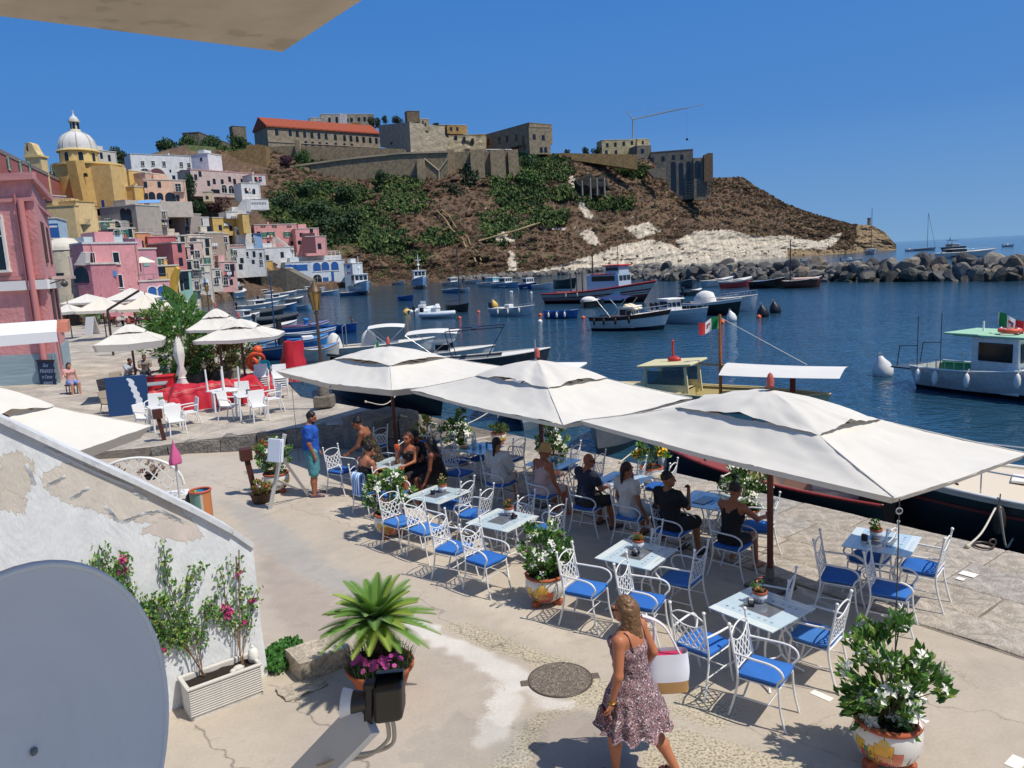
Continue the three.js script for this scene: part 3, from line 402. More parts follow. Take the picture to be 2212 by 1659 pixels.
hs('apricot_house','apricot house with a row of low arches and balconies',v1,[1160,625],1490,815,[212,216],'#e2b491',{win:[...W(v1,[[1230,755],[1295,762]],1.7,2,'a'),...W(v1,[[1380,768]],2.8,2.6,'a'),...W(v1,[[1442,690]],1.5,2.1,'wl'),...W(v1,[[1178,665],[1290,665],[1185,760],[1440,775]],0.9,1.6,'n')]});
hs('grey_garden_wall','grey stained terrace wall under the apricot house',v1,[1210,800],1545,930,[208,212],'#c4b8a8',{roof:0});
hs('pinkish_house','long dusty pink house with cluttered balconies and arches',v1,[1540,545],2050,760,[250,262],'#cdb3a6',{deep:8,rc:'#d9a8a0',win:[...W(v1,[[1585,605],[1620,580],[1735,640],[1800,645],[1900,640],[1960,640],[1690,655],[1860,622]],1.0,1.7,'n'),...W(v1,[[1815,700],[1872,705]],1.9,2.6,'A'),...W(v1,[[1745,720],[1920,715]],3,1.2,'n')]});
hs('white_house','white cube house stepping down right of the arches',v1,[1950,655],2095,790,[248,250],'#e2e0da',{win:W(v1,[[2055,722],[1995,715]],1,1.6,'n')});
hs('pinkish_house','low pink roofed house end with two square windows',v1,[2040,585],2140,670,[256,258],'#d8cbc2',{rc:'#d49c96',win:W(v1,[[2072,622],[2108,620]],1,1.4,'n')});
hs('cream_house','little cream hut with an arch below the pink house',v1,[1640,725],1705,800,[242,242],'#d8c29a',{win:W(v1,[[1678,770]],0.9,1,'a')});
{const g=hs('balustrade_terrace','white terrace with a balustrade above the trees',v1,[1990,785],2165,870,[246,248],'#e3e2de',{roof:0.1,deep:5});for (let i=0;i<11;i++) mesh('baluster',box(0.22,0.7,0.1,1 + i*(g.w - 2) / 10,g.h - 1.2,0.03),M('#5b6166'),g);}
slabWall('white_stairs','white stepped stair climbing to the balustrade terrace','stairs',[[1835,935],[1835,900],[1880,880],[1930,840],[1960,790],[2000,780],[2000,880],[1975,935]].map((p)=>v1(...p)),243,4,plaster('#e6e4de'));
hs('pale_yellow_house','blank side wall of the pale yellow house',v1,[282,838],600,1120,[150,146],'#e0bf7c',{deep:4,rc:'#c9a86a'});
hs('pale_yellow_house','pale yellow house with a balcony under the church',v1,[598,836],772,1120,[145,152],'#e0bf7c',{rc:'#d8bc80',win:[...W(v1,[[672,905]],1.5,3.6,'nl'),...W(v1,[[700,1050]],1.6,0.8,'n')]});
hs('pink_roof_house','low pink house with a cluttered roof terrace below the church',v1,[240,748],520,850,[165,170],'#d69a98',{win:W(v1,[[300,820],[430,815],[380,818]],1.6,1.8,'n')});
hs('blue_white_house','white and pale blue house beside the near pink house',v1,[285,945],440,1180,[125,125],'#b8d4e4',{win:[...W(v1,[[395,1065]],3,3.2,'b')],band:[0.72]});
hs('old_stone_house','grey ruined stone house with vaults under the church',v1,[805,860],1085,1100,[182,178],'#a89d8e',{win:[...W(v1,[[1002,930],[1045,935]],1.8,4,'a'),...W(v1,[[915,985]],0.8,1,'n'),...W(v1,[[980,1015]],0.9,1,'n'),...W(v1,[[835,820,0.9,1.6,'b']])]});
hs('vaulted_house','rounded grey vault house front with green door',v1,[870,960],1010,1100,[174,174],'#b9b2a4',{roof:0,win:[...W(v1,[[935,1010]],2.2,2.8,'A'),...W(v1,[[875,990]],1,2.4,'g')]});
hs('rust_house','rust red roof terrace house with white posts',v1,[775,1042],985,1160,[150,150],'#b4552f',{rc:'#c7a488',win:W(v1,[[850,1072],[920,1072],[975,1075]],0.3,1.6,'w')});
hs('orange_house','orange house with a dark window behind the big pink house',v1,[975,1058],1205,1260,[146,150],'#d98b45',{win:W(v1,[[1138,1160],[1075,1090]],1.4,1.9,'n')});
{
const g=hs('pink_house','big pink house with white framed windows behind the white umbrellas',v1,[668,1148],1098,1800,[99,102.5],'#e08f92',{deep:8,rc:'#cfd3d2',win:[...W(v1,[[745,1262]],0.62,1.35,'w'),...W(v1,[[938,1262]],0.75,1.45,'w'),...W(v1,[[770,1420,1.15,1.5,'Aw']]),...W(v1,[[965,1448]],0.8,1.6,'w'),...W(v1,[[985,1570,1.4,1.6,'A']])]});
mesh('parapet',box(5,0.9,3,g.w*0.55,g.h + 0.6,-4),plaster('#c9d2d4'),g);mesh('downpipe',bar(v3(1,0,0.12),v3(1,g.h,0.12),0.06),plaster('#d08e96'),g);
}
hs('pink_wing','low pink wing with a round arch joined to the big pink house',v1,[610,1320],720,1800,[98,97.5],'#c5727c',{win:W(v1,[[657,1396]],2.2,2,'a')});
slabWall('outside_stairs','white edged outside stair rising beside the big pink house','stairs',[[600,1320],[660,1210],[690,1215],[690,1320]].map((p)=>v1(...p)),97.4,1.2,plaster('#ddd5cc'));
hs('cream_house','cream house with balconies and laundry near the pink corner house',v1,[330,1110],640,1750,[108,112],'#cfc4ac',{win:[...W(v1,[[365,1210],[415,1215]],0.8,1.5,'w'),...W(v1,[[540,1300],[600,1420]],0.8,1.2,'n'),...W(v1,[[520,1400],[490,1480]],1.6,1.6,'n'),...W(v1,[[390,1340]],1.2,1.5,'wl')]});
{const p=zp(...v1(545,1300),103),g=thing('round_tower_house','cream rounded tower house between the pink houses','house',v3(p.x,0,p.z));mesh('wall',uvm(cyl(3,2.6,p.y + 1.6,0,0,0,14)),plaster('#d8ceb4'),g);mesh('roof',lathe([[2.7,p.y + 1.6],[2.4,p.y + 2.4],[1.2,p.y + 3.1],[0,p.y + 3.3]],14),plaster('#ddd6c4'),g);mesh('window',box(0.9,1.4,0.2,0.4,p.y - 2,2.75),glass,g);}
hs('yellow_house','yellow stair house strip under the cream balconies',v1,[460,1200],610,1300,[113,113],'#d4a840',{roof:0});
hs('coral_house','deep coral house with one arched window',v1,[1192,1092],1412,1360,[150,152],'#bf4450',{rc:'#d88a88',win:W(v1,[[1398,1170],[1330,1250]],1.6,1.4,'n')});
hs('coral_house','salmon house end right of the deep coral house',v1,[1390,1140],1485,1400,[146,148],'#d06a68',{win:W(v1,[[1455,1180],[1465,1290]],0.9,1.5,'n')});
hs('rose_house','rose house with laundry and a terrace beside the big pink house',v1,[1108,1190],1250,1760,[112,114],'#d88a96',{win:[...W(v1,[[1183,1290,1.0,1.3,'t']]),...W(v1,[[1120,1330],[1220,1470]],0.8,1.4,'n')]});
hs('rose_terrace','rose terrace front with blue arched doors at the promenade',v1,[1125,1455],1360,1760,[104,106],'#d595a0',{deep:4,win:[...W(v1,[[1235,1550],[1310,1545]],1.2,1.9,'Ab')]});
{const b=zp(...v1(1175,1462),107),g=thing('small_parasol','small open parasol with orange underside on the rose terrace','parasol',b);mesh('pole',cyl(0.05,0.05,3.2),white,g);mesh('canopy',lathe([[0,3.6],[1.6,2.9],[1.75,2.7]],8),M('#e7d8c8'),g);}
hs('yellow_house','yellow house with an outside stair and archways',v1,[1250,1330],1430,1760,[122,124],'#ddb044',{win:[...W(v1,[[1300,1370]],1.6,1.4,'n'),...W(v1,[[1410,1490]],1.4,2.4,'A')]});
slabWall('outside_stairs','bright yellow outside stair wall climbing to the yellow house','stairs',[[1350,1560],[1350,1490],[1390,1390],[1420,1330],[1440,1350],[1420,1480],[1420,1560]].map((p)=>v1(...p)),119,1,plaster('#e2ba50'));
hs('teal_house','pale teal house front with tall windows near the boats',v1,[1432,1370],1535,1700,[132,133],'#8cc0b2',{win:W(v1,[[1465,1420],[1505,1400],[1460,1480],[1510,1470]],0.9,1.8,'n')});
[['pale_house','pale rosy house with stacked small windows',1412,1110,1525,1420,178,'#d4b9ae'],['pale_house','tall beige house with a white window in mid terrace',1520,1075,1650,1480,186,'#cdb79f'],['tan_house','tan blank house in shade between beige fronts',1655,1062,1800,1300,205,'#a9907a'],['pale_house','cream narrow house with a leaning buttress',1590,1100,1705,1480,184,'#d8c6ac'],['pale_house','bleached house front low down by the stone quay',1540,1320,1700,1640,165,'#d2c6b4'],['pale_house','greyish low house with small openings above the quay wall',1690,1330,1830,1560,190,'#c9bcab'],['pale_house','whitish low house right of the teal front',1500,1440,1600,1680,150,'#d5cabb'],['rose_house','faded rose low house beside the red house',1810,1340,1900,1520,205,'#d59f98']].forEach(([n,label,x,y,r,b,d,c],i)=>{
const wn=[];for (let a=x + 28;a<r - 10;a +=42 + (i*13)%20) for (let q=y + 45;q<Math.min(b,1520) - 20;q +=62 + (i*7)%15) if (rnd()<0.72) wn.push([...v1(a + rnd(-6,6),q + rnd(-8,8)),rnd(0.8,1.3),rnd(1.3,2),pick(['n','w','n','wl','g'])]);
hs(n,label,v1,[x,y],r,b,[d,d + 3],c,{win:n==='tan_house'?[]:wn});
});
hs('grey_house','grey brown flat roofed house with a square blue window',v1,[1328,930],1512,1120,[222,216],'#a39386',{deep:4,win:W(v1,[[1384,972]],2,2.2,'b')});
hs('white_house','white flat house with three windows over a dark loggia',v1,[1502,930],1680,1100,[216,220],'#d5d3cf',{win:[...W(v1,[[1520,968],[1542,968],[1625,968]],1.2,2,'w'),...W(v1,[[1610,1035,8,2.2,'n']])]});
hs('yellow_house','mustard yellow house with peeling walls above the harbour',v1,[1718,935],2005,1080,[238,244],'#cfa845',{win:[...W(v1,[[1785,1015],[1870,1020],[1950,1010]],1.1,1.6,'n')]});
hs('yellow_house','yellow tower end rising above the mustard house',v1,[1960,905],2005,1060,[240,241],'#d2aa48',{});
hs('white_house','small white upper house at the foot of the white stairs',v1,[1830,888],1975,940,[240,242],'#e2ded6',{});
hs('blue_house','sky blue house with a dark roof terrace',v1,[1890,1068],2110,1200,[246,250],'#7da7cf',{win:[...W(v1,[[2005,1125],[2050,1120],[1970,1130]],0.9,1.8,'w'),...W(v1,[[1940,1075,9,1.6,'n']])]});
hs('red_house','small red house with dark windows by the harbour road',v1,[1812,1160],1985,1360,[232,236],'#bf4844',{win:W(v1,[[1875,1240],[1840,1310],[1900,1320]],1.2,2.4,'n')});
{
hs('pink_stepped_building','upper block of the bright pink stepped building',v2,[535,1050],872,1300,[268,270],'#e79b97',{win:[...W(v2,[[610,1060],[702,1060],[822,1060]],1.6,0.7,'s'),...W(v2,[[625,1128],[675,1124],[806,1124]],1.3,1.7,'g'),...W(v2,[[575,1120],[870,1128]],1.1,1.5,'n'),...W(v2,[[655,1195],[660,1230],[845,1195],[900,1195]],1,1.3,'n')]});
hs('pink_stepped_building','right block of the bright pink stepped building with a coral niche',v2,[870,1080],1052,1300,[267,268],'#e59a98',{win:[...W(v2,[[1002,1092],[1002,1125],[920,1128],[905,1190]],1.1,1.3,'n')]});
hs('pink_stepped_building','lowest right wing of the bright pink stepped building',v2,[950,1145],1112,1300,[264,265],'#ea9f9a',{win:[...W(v2,[[1068,1220]],1.2,1.9,'n'),...W(v2,[[982,1195,4.4,6.6,'m']])]});
slabWall('outside_stairs','white diagonal stair across the pink stepped building','stairs',[[690,1150],[725,1150],[860,1250],[825,1250],[715,1172],[715,1250],[690,1250]].map((p)=>v2(...p)),263.5,0.8,plaster('#e4ddd6'));
}
hs('white_house','white harbour house below the pink stepped building',v2,[482,1240],850,1440,[256,260],'#dcdedf',{win:[...W(v2,[[560,1275],[585,1270],[645,1315],[765,1290],[505,1300]],1.1,1.9,'n')]});
hs('yellow_house','small yellow cabin beside the white harbour house',v2,[525,1345],680,1450,[250,252],'#d6a93c',{win:W(v2,[[600,1365],[540,1380]],1.8,1.6,'n')});
{
hs('club_house','white club house front with blue arched windows over the harbour',v2,[985,1345],1262,1540,[262,264],'#d5e2ea',{win:[...W(v2,[[1045,1388],[1113,1382],[1190,1380]],2.6,2.9,'Ab'),...W(v2,[[1118,1502]],2,2.4,'b'),...W(v2,[[1175,1470]],0.9,4,'b'),...W(v2,[[1050,1490,3,3.4,'A']])]});
hs('club_house','club house wing with a strip of blue windows',v2,[788,1355],988,1500,[258,260],'#cfdbe4',{win:W(v2,[[815,1388],[857,1390],[918,1394,4.4,2]],1.9,1.6,'b')});
hs('club_house','club house right end sloping buttress with a tiny blue window',v2,[1262,1365],1325,1560,[262,261],'#d8e2e6',{win:W(v2,[[1302,1386]],1,1,'b')});
const g=hs('roof_terrace','club house roof terrace with dark shade roof and railings',v2,[765,1310],1235,1360,[265,268],'#cdd6da',{roof:0,deep:6});mesh('shade_roof',box(g.w*0.9,0.2,4,g.w*0.52,g.h + 1.4,-3),M('#c9c4bc'),g);for (let i=0;i<14;i++) mesh('post',box(0.1,2,0.1,0.5 + i*(g.w - 1) / 13,g.h + 0.5,0),white,g);mesh('rail',box(g.w,0.08,0.08,g.w / 2,g.h + 0.7,0.06),white,g);
slabWall('ramp_wall','white ramp sloping down beside the club house','wall',[[788,1390],[830,1392],[1000,1495],[1000,1530],[960,1530],[788,1430]].map((p)=>v2(...p)),256,2,plaster('#dad6cc'));
}
slabWall('harbour_wall','dark mossy stone quay wall under the harbour houses','wall',[[200,1500],[320,1470],[560,1432],[800,1402],[805,1600],[200,1660]].map((p)=>v2(...p)),238,8,stone('#6e6b62',0.25,0.15));
slabWall('harbour_wall','lighter stone ramp face at the club house foot','wall',[[800,1402],[985,1500],[1000,1600],[800,1610]].map((p)=>v2(...p)),240,8,stone('#857d70',0.25,0.15));
{
const v6=(X,Y)=>[X*0.6125,216 + Y*0.6125],st=['n','w','n','wl','g','w'];
[['beige stair house under the orange house',585,480,655,570,172,'#d2bfa4'],['pale pink house with small balconies in the middle terrace',652,503,706,610,176,'#dfb9ae'],['cream narrow house above the middle terrace',700,468,760,545,206,'#ddcfb6'],['faded brown house beside the cream narrow house',748,474,802,548,212,'#c3aa92'],['white washed house left of the blue house',800,522,862,600,222,'#e0ddd6'],['pale grey house under the blue house',858,528,930,596,230,'#cfd0cf'],['rose house with a stair by the quay wall',770,572,826,650,188,'#dca39a'],['ivory house low in the middle terrace',640,566,700,660,158,'#dfd5c2'],['whitewashed house behind the coral house',560,498,622,560,160,'#e0dcd4'],['pinkish house above the yellow stair',520,560,580,640,134,'#e0a79c'],['small mustard house beside the yellow stair',605,556,648,610,150,'#d8b254'],['bleached house over the quay wall',715,598,775,650,176,'#d9cebd'],['cream roof house beside the rust terrace',480,472,535,505,162,'#e2d3ae'],['sandy tall house under the apricot house',500,400,552,480,196,'#d6b894'],['stone pink tower house beside the blue awning',545,392,585,480,192,'#d3b3a4'],['white cottage over the dark loggia',655,415,700,450,226,'#e4e1da'],['peach house left of the red house',700,545,760,600,198,'#e2b694'],['pale lemon house in the lower row',575,600,625,660,138,'#e2cf94'],['grey white house in the lower row',690,610,735,660,166,'#cfc9bf'],['dusty rose house above the teal front',620,520,665,585,166,'#d8a59c'],['ochre house behind the big pink house',380,455,470,500,140,'#d2a25c'],['sunlit cream house right of the pale yellow house',345,430,400,480,158,'#e2cf9c'],['white house with a loggia beside the yellow annex',470,300,505,350,214,'#e3ddd2'],['pale house on the bank under the white stairs',830,450,880,480,242,'#ddd6ca']].forEach(([l,x,y,r,b,d,c],i)=>{const wn=[],n=1 + Math.floor((r - x) / 26);for (let a=0;a<n;a++) for (let q=y + 16;q<Math.min(b,y + 95);q +=26) if (rnd()<0.8) wn.push([...v6(x + (r - x)*(a + 0.5) / n + rnd(-3,3),q + rnd(-3,3)),rnd(0.7,1.1),rnd(1.2,1.8),st[(i + a)%6]]);hs(['terrace_house','narrow_house','village_house'][i%3],l,v6,[x,y],r,b + 30,[d,d + 1.5],c,{win:wn,deep:5});});
const p=zp(...v6(492,405),200),g=thing('blue_awning','blue and white striped terrace awning under the apricot house','awning',p,0.2);mesh('canopy',at(rbox(5.5,0.12,3.4,0.05),2.6,3.2,0,0.3),M('#6f9fd0'),g);for (const [x,z] of [[0.2,1.4],[5,1.4],[0.2,-1.4],[5,-1.4]]) mesh('post',cyl(0.06,0.06,3.2,x,0,z),white,g);mesh('terrace',box(6,1.4,3.6,2.6,-0.7,0),plaster('#b8b0a2'),g);
}
// --- fortress ---
const tuff=stone('#a08f72',0.16,0.25),tuffG=stone('#8b8270',0.16,0.25),tuffD=tuff,ochre=stone('#a5885a',0.16,0.25);
const fort=(n,label,f,l,r,b,d,c,o={})=>{const g=house(n,label,'fortress',{l:f(...l),r:f(r,l[1])[0],b:f(l[0],b)[1],d,c,...o});g.children.forEach((m)=>{if (m.name==='wall') m.material=stone(c,0.14,0.3);});return g;};
fort('fortress_barracks','far grey barracks with a mossy roof on the left end of the fortress',v2,[90,300],365,400,[378,420],'#837a68',{deep:8,rc:'#6b6353',roof:0.4});
fort('fortress_barracks','small gable end of the far grey barracks',v2,[360,248],462,400,[398,402],'#8a806e',{deep:5,rc:'#6b6353'});
{const g=fort('fortress_barracks','long fortress barracks with red tiled roof and arched windows',v2,[640,252],1545,440,[366,402],'#a89b84',{deep:16,roof:0,win:[...W(v2,[[720,297],[830,303],[887,310],[947,315],[1005,321],[1063,326],[1120,331],[1195,338],[1270,344],[1322,348],[1373,353],[1425,357],[1478,361],[1528,365]],1.5,2.9,'a'),...W(v2,[[897,382],[957,386],[1012,390],[1070,394],[1127,398],[1200,401],[1270,404],[1330,407]],1.5,2.2,'a')]});
mesh('tile_roof',uvm(extr(poly([[0,0],[-0.7,-0.1],[-0.7,0.5],[8,5.6],[16.7,0.5],[16.7,-0.1]]),g.w + 1).rotateY(PI / 2).translate(-0.5,g.h,0)),stone('#b0573a',0.3,0.2),g);mesh('string_course',box(g.w,0.35,0.3,g.w / 2,g.h*0.36,0.1),stone('#b3a68e'),g);}
fort('fortress_palace','white rendered palace rising behind the red roofed barracks',v2,[985,180],1080,300,[418,420],'#c9c5bb',{win:W(v2,[[1060,232],[1085,235]],1.2,3,'n')});
fort('fortress_palace','tall pale palace block with round and square windows',v2,[1078,152],1275,300,[420,424],'#bdb6a6',{win:[...W(v2,[[1148,190],[1207,182]],1.3,1.3,'n'),...W(v2,[[1150,222],[1208,216]],1.3,3,'n')]});
fort('fortress_palace','beige palace wing with a white corner strip',v2,[1272,152],1502,300,[424,428],'#a79d89',{win:[...W(v2,[[1327,198],[1387,194],[1433,190]],1.4,2.2,'n'),...W(v2,[[1300,200]],0.6,1.4,'n')]});
fort('fortress_annex','orange rendered low annex under the palace wing',v2,[1332,218],1398,280,[415,416],'#c08a55',{});
slabWall('corner_pilaster','white corner strip of the palace','pilaster',[[1232,140],[1282,150],[1278,265],[1228,262]].map((p)=>v2(...p)),416,2,plaster('#dcdad4'));
// bastion: shaded face and pale eroded face meeting at a sharp edge
{
const a=zp(...v2(1545,240),392),b=zp(...v2(1795,215),366),c=zp(...v2(2080,250),392),a0=zp(...v2(1560,415),390),b0=zp(...v2(1808,470),362),c0=zp(...v2(2090,460),388),e=zp(...v3c(345,330),396),e0=zp(...v3c(345,450),394);
const g=thing('fortress_bastion','sharp edged bastion with one dark and one pale weathered face','fortress',v3(b.x,b0.y,b.z));const q=(p)=>p.clone().sub(g.position),face=(p,r,s,t,n,amp)=>grid(24,16,(u,v)=>{const k=q(p).lerp(q(r),u).lerp(q(s).lerp(q(t),u),v);const e2=Math.min(u,1 - u,v,1 - v)*6;return k.add(v3(0,0,amp*Math.min(1,e2)*fbm(k.x*0.25,k.y*0.3,n,3)));},(u,v,k)=>[k.x + k.z,k.y]);
mesh('shaded_face',face(a0,b0,a,b,1,0.5),stone('#b3a78f',0.14,0.3),g);mesh('pale_face',face(b0,c0,b,c,4,1.6),stone('#b3a78f',0.14,0.5),g);mesh('curtain_wall',face(c0,e0,c.clone().add(v3(0,-4,0)),e,7,2.6),stone('#b0a285',0.14,0.5),g);mesh('top',grid(2,2,(u,v)=>q(a).lerp(q(c),u).lerp(q(b),v)),stone('#9a8d74'),g);
for (const [X,Y] of [[30,330],[100,345],[168,355],[235,368]]){const p=q(zp(...v3c(X,Y),393));mesh('window',box(1.2,2.2,2.4,p.x,p.y,p.z),glass,g);}
}
fort('fortress_tower','square brown watch tower on the bastion',v2,[1775,128],1872,215,[372,374],'#85745c',{roof:0.3,rc:'#7a6b55',deep:5});
fort('fortress_annex','stone block between the watch tower and pale bastion',v2,[1868,185],1950,280,[374,378],'#b0a287',{deep:8,win:W(v2,[[1905,215],[1925,235]],0.8,1.6,'n')});
fort('fortress_house','orange tan house row behind the bastion',v2,[2040,240],2160,300,[398,400],'#bd8f52',{});
fort('fortress_house','tan house with flat roof beside the palms behind the bastion',v3c,[25,238],185,310,[398,402],'#c29c62',{win:W(v3c,[[110,270],[60,270]],1.2,1.8,'n')});
fort('fortress_house','yellowish rampart house linking bastion and square keep',v3c,[160,318],335,450,[394,396],'#bf9d63',{win:W(v3c,[[170,360],[235,370],[290,378]],1.2,2,'n')});
{const g=fort('square_keep','big square brown keep, its long face in shade',v3c,[335,322],690,470,[402,374],'#a3947a',{deep:14,roof:0.35,rc:'#8f8269',win:[...W(v3c,[[362,375],[450,362],[513,350],[588,345],[645,350],[645,400]],1.7,3.2,'n')]});}
fort('square_keep','lit end of the big square keep with ivy',v3c,[688,258],856,475,[373.5,378],'#a3947a',{deep:12,roof:0.35,rc:'#8f8269',win:W(v3c,[[733,335],[806,342],[826,440],[790,440]],1.6,2.4,'n')});
fort('abbey_house','cream long house with four small windows by the crane',v3c,[1280,362],1570,480,[430,434],'#c7b98f',{deep:9,win:W(v3c,[[1325,402],[1390,397],[1458,390],[1525,383],[1318,460],[1395,460]],1.5,2.2,'n')});
fort('abbey_house','cream end block of the long house',v3c,[1568,352],1665,470,[433,436],'#c9b68a',{win:W(v3c,[[1612,380]],1.4,2,'n')});
fort('ruined_church','grey square block of the ruined church',v3c,[1565,405],1678,560,[424,426],'#857e72',{deep:10,win:W(v3c,[[1610,450],[1615,525]],2,2.4,'n')});
{const g=fort('ruined_church','tall ruined church nave with three high arches',v3c,[1675,462],2018,860,[424,420],'#847d71',{deep:12,roof:0.3,rc:'#958b7a',win:[...W(v3c,[[1690,520],[1778,512],[1860,500],[1930,498]],1.6,2.4,'n'),...W(v3c,[[1862,660]],2.7,16,'a'),...W(v3c,[[1924,675]],2.4,17,'a'),...W(v3c,[[1984,665]],2.2,17,'a')]});}
fort('ruined_church','broken end wall of the ruined church with a blind arch',v3c,[2024,505],2130,850,[418,418],'#8f8779',{deep:5,roof:0,win:W(v3c,[[2055,600]],3.4,9,'a')});
slabWall('ruined_pier','jagged brick pier at the ruined church end','ruin',[[2110,480],[2140,465],[2180,465],[2182,700],[2110,700]].map((p)=>v3c(...p)),416,3,stone('#7c6650',0.3,0.3));
{const p=zp(...v3c(1960,830),414),q=zp(...v3c(2170,690),414),g=thing('scaffold','dark scaffolding wrapped round the foot of the ruined church','scaffold',v3(p.x,p.y,p.z)),w=q.x - p.x,h=q.y - p.y;for (let i=0;i<=7;i++) mesh('upright',box(0.18,h,0.18,w*i / 7,h / 2,0),metal('#3b4148'),g);for (let i=0;i<=6;i++) mesh('deck',box(w,0.14,1.2,w / 2,h*i / 6,-0.5),metal('#4b5258'),g);}
{
const wl=(label,pts,f,d,m,th=4,ex)=>slabWall('rampart',label,'rampart',pts.map((p)=>f(...p)),d,th,m,ex);
wl('ochre retaining wall above the white arched house',[[148,500],[470,430],[480,400],[580,395],[630,405],[640,600],[148,600]],v2,338,ochre,6);
wl('tan rampart under the long barracks',[[640,415],[890,405],[1755,432],[1755,470],[1300,520],[920,570],[640,600]],v2,358,tuff,6,(g)=>{const b=local(g,...v2(905,480));mesh('buttress',box(2,12,3,b.x,b.y,1),tuffD,g);});
wl('long sloping ramp wall with a pale coping below the fortress',[[780,585],[1250,520],[1720,470],[2110,458],[2115,800],[1900,745],[1600,720],[1400,680],[1000,690],[780,620]],v2,346,tuff,6,(g)=>{
const c=[[780,583],[1250,518],[1720,468],[2110,456]].map((p)=>local(g,...v2(...p)));mesh('coping',c.slice(1).map((p,i)=>flatbar(c[i].clone().setZ(0.2),p.clone().setZ(0.2),0.7,0.8,v3(0,0,1))),stone('#c2b294'),g);
const y=[[1915,510],[2035,610],[2105,515],[2035,760]].map((p)=>local(g,...v2(...p)).setZ(0.25));mesh('drain_pipe',[bar(y[0],y[1],0.28),bar(y[2],y[1],0.28),bar(y[1],y[3],0.28)],M('#b6a78c'),g);
for (const [X,w] of [[1888,62],[968,34]]){const t=local(g,...v2(X,X>1000?520:590)),b=local(g,...v2(X,X>1000?745:690));mesh('buttress',at(box(w*0.055,t.y - b.y,3),t.x,(t.y + b.y) / 2,0.8,-0.09),tuffD,g);}});
wl('buttressed wall above the dark evergreen',[[-60,470],[340,440],[600,440],[620,640],[520,690],[300,640],[-60,640]],v3c,352,tuff,6,(g)=>{for (const [X,w] of [[270,110],[435,120],[560,80],[55,60]]){const t=local(g,...v3c(X,445)),b=local(g,...v3c(X,680));mesh('buttress',uvm(at(box(w*0.055,t.y - b.y,4),t.x,(t.y + b.y) / 2,0.6,-0.1)),X===435?tuff:tuffD,g);} mesh('railing',(()=>{const a=local(g,...v3c(345,437)),b=local(g,...v3c(552,437));return [bar(a,b,0.18),...[0,0.2,0.4,0.6,0.8,1].map((t)=>{const p=a.clone().lerp(b,t);return bar(p,p.clone().add(v3(0,-1,0)),0.12);})];})(),white,g);});
wl('low tan rampart running to the ruined church',[[840,472],[960,465],[1565,478],[1570,600],[1300,560],[1100,530],[960,540],[840,580]],v3c,384,ochre,5);
wl('grey retaining block under the ruined church nave',[[1640,600],[1800,580],[1800,680],[1700,660]],v3c,400,tuffG,4);
const g=thing('cave_props','row of pale concrete props before a dark lump standing in for hollow shade','props',zp(...v3c(1200,830),352));g.updateMatrixWorld(true);g.inv=g.matrixWorld.clone().invert();
for (const [X,a,b] of [[1118,690,810],[1185,668,840],[1238,668,810],[1298,668,820]]){const t=local(g,...v3c(X,a)),q=local(g,...v3c(X + 6,b));mesh('post',bar(q,t,0.42,0.42,4),stone('#9b968c'),g);} {const t=local(g,...v3c(1205,740));mesh('hollow_shade',jitter(ball(5,t.x,t.y + 1,-6.5,1.5,1.0,0.5,22),3,0.3),stone('#35332c',0.3,0.3),g);}  // dark lump on the slope, its colour standing in for shade inside the cave
{const path=(f,pts,depth,name,label)=>{const q=pts.map((p,i)=>zp(...f(...p),depth[0] + (depth[1] - depth[0])*i / (pts.length - 1))),o=q[0],g2=thing(name,label,'path',o);mesh('edge',tube(q.map((p)=>p.clone().sub(o)),0.35,40,5),stone('#b09a70'),g2);mesh('edge',tube(q.map((p)=>p.clone().sub(o).add(v3(2,0.4,-0.6))),0.3,40,5),stone('#a89268'),g2);};
path(v3c,[[-60,930],[10,1000],[60,1080],[150,1160],[175,1220],[235,1290],[260,1350]],[318,284],'hill_path','pale fenced footpath zigzagging down the brown slope');path(v3c,[[280,1180],[560,1100],[740,1040]],[296,304],'hill_path','thin pale rail slanting across the slope above the rocks');}
}
{
const b=zp(...v3c(1530,352),440),k=440 / 1660*0.26667,g=thing('tower_crane','thin tower crane with a slanting jib above the cream house','crane',v3(b.x,b.y - 6,b.z)),P=(X,Y)=>v3((X - 1530)*k,6 + (352 - Y)*k,0),y=M('#8f8f86');
mesh('mast',[bar(P(1530,380),P(1536,205),0.36,0.36,4)],y,g);mesh('jib',[bar(P(1536,205),P(2095,120),0.28,0.14,4),bar(P(1560,192),P(1960,138),0.1,0.1,4)],y,g);mesh('counter_jib',[bar(P(1536,205),P(1490,145),0.3,0.2,4)],y,g);mesh('stay',[bar(P(1490,145),P(1800,135),0.07),bar(P(1800,135),P(1960,145),0.05)],y,g);mesh('hoist_rope',bar(P(1955,145),P(1955,370),0.05),y,g);mesh('hook_block',ball(0.7,...P(1956,375).toArray()),M('#2c2c2c'),g);
}
{const p=zp(1877,492,541),g=thing('cape_marker','small stone marker pillar on the tip of the cape','pillar',p);mesh('pillar',[box(1.6,6.4,1.6,0,3.2,0),box(2,0.5,2,0,6.5,0)],stone('#8a7a68'),g);}
[[1152,448,420,1.6],[1236,452,422,2.0],[1000,456,400,1.1]].forEach(([X,Y,d,r],i)=>{const [x,y]=v3c(X,Y);tree(x,y,d,r*1.6,r*1.5,'#2c3f22',['little round tree on the low rampart skyline','rounder of the little trees on the low rampart by the cream house','tiny shrub at the keep end of the low rampart'][i]);});
[[1700,205,400,3],[1512,215,410,4],[1600,190,415,2.4],[2010,250,392,2.6],[1655,390,380,1]].forEach(([X,Y,d,r],i)=>{const [x,y]=v2(X,Y);tree(x,y,d,r,r,'#2f4426',['shrub on the dark bastion top','dark trees against the beige palace wing end','thin tree between palace and bastion','palm like tuft behind the pale bastion','weed clump at the dark bastion foot'][i]);});
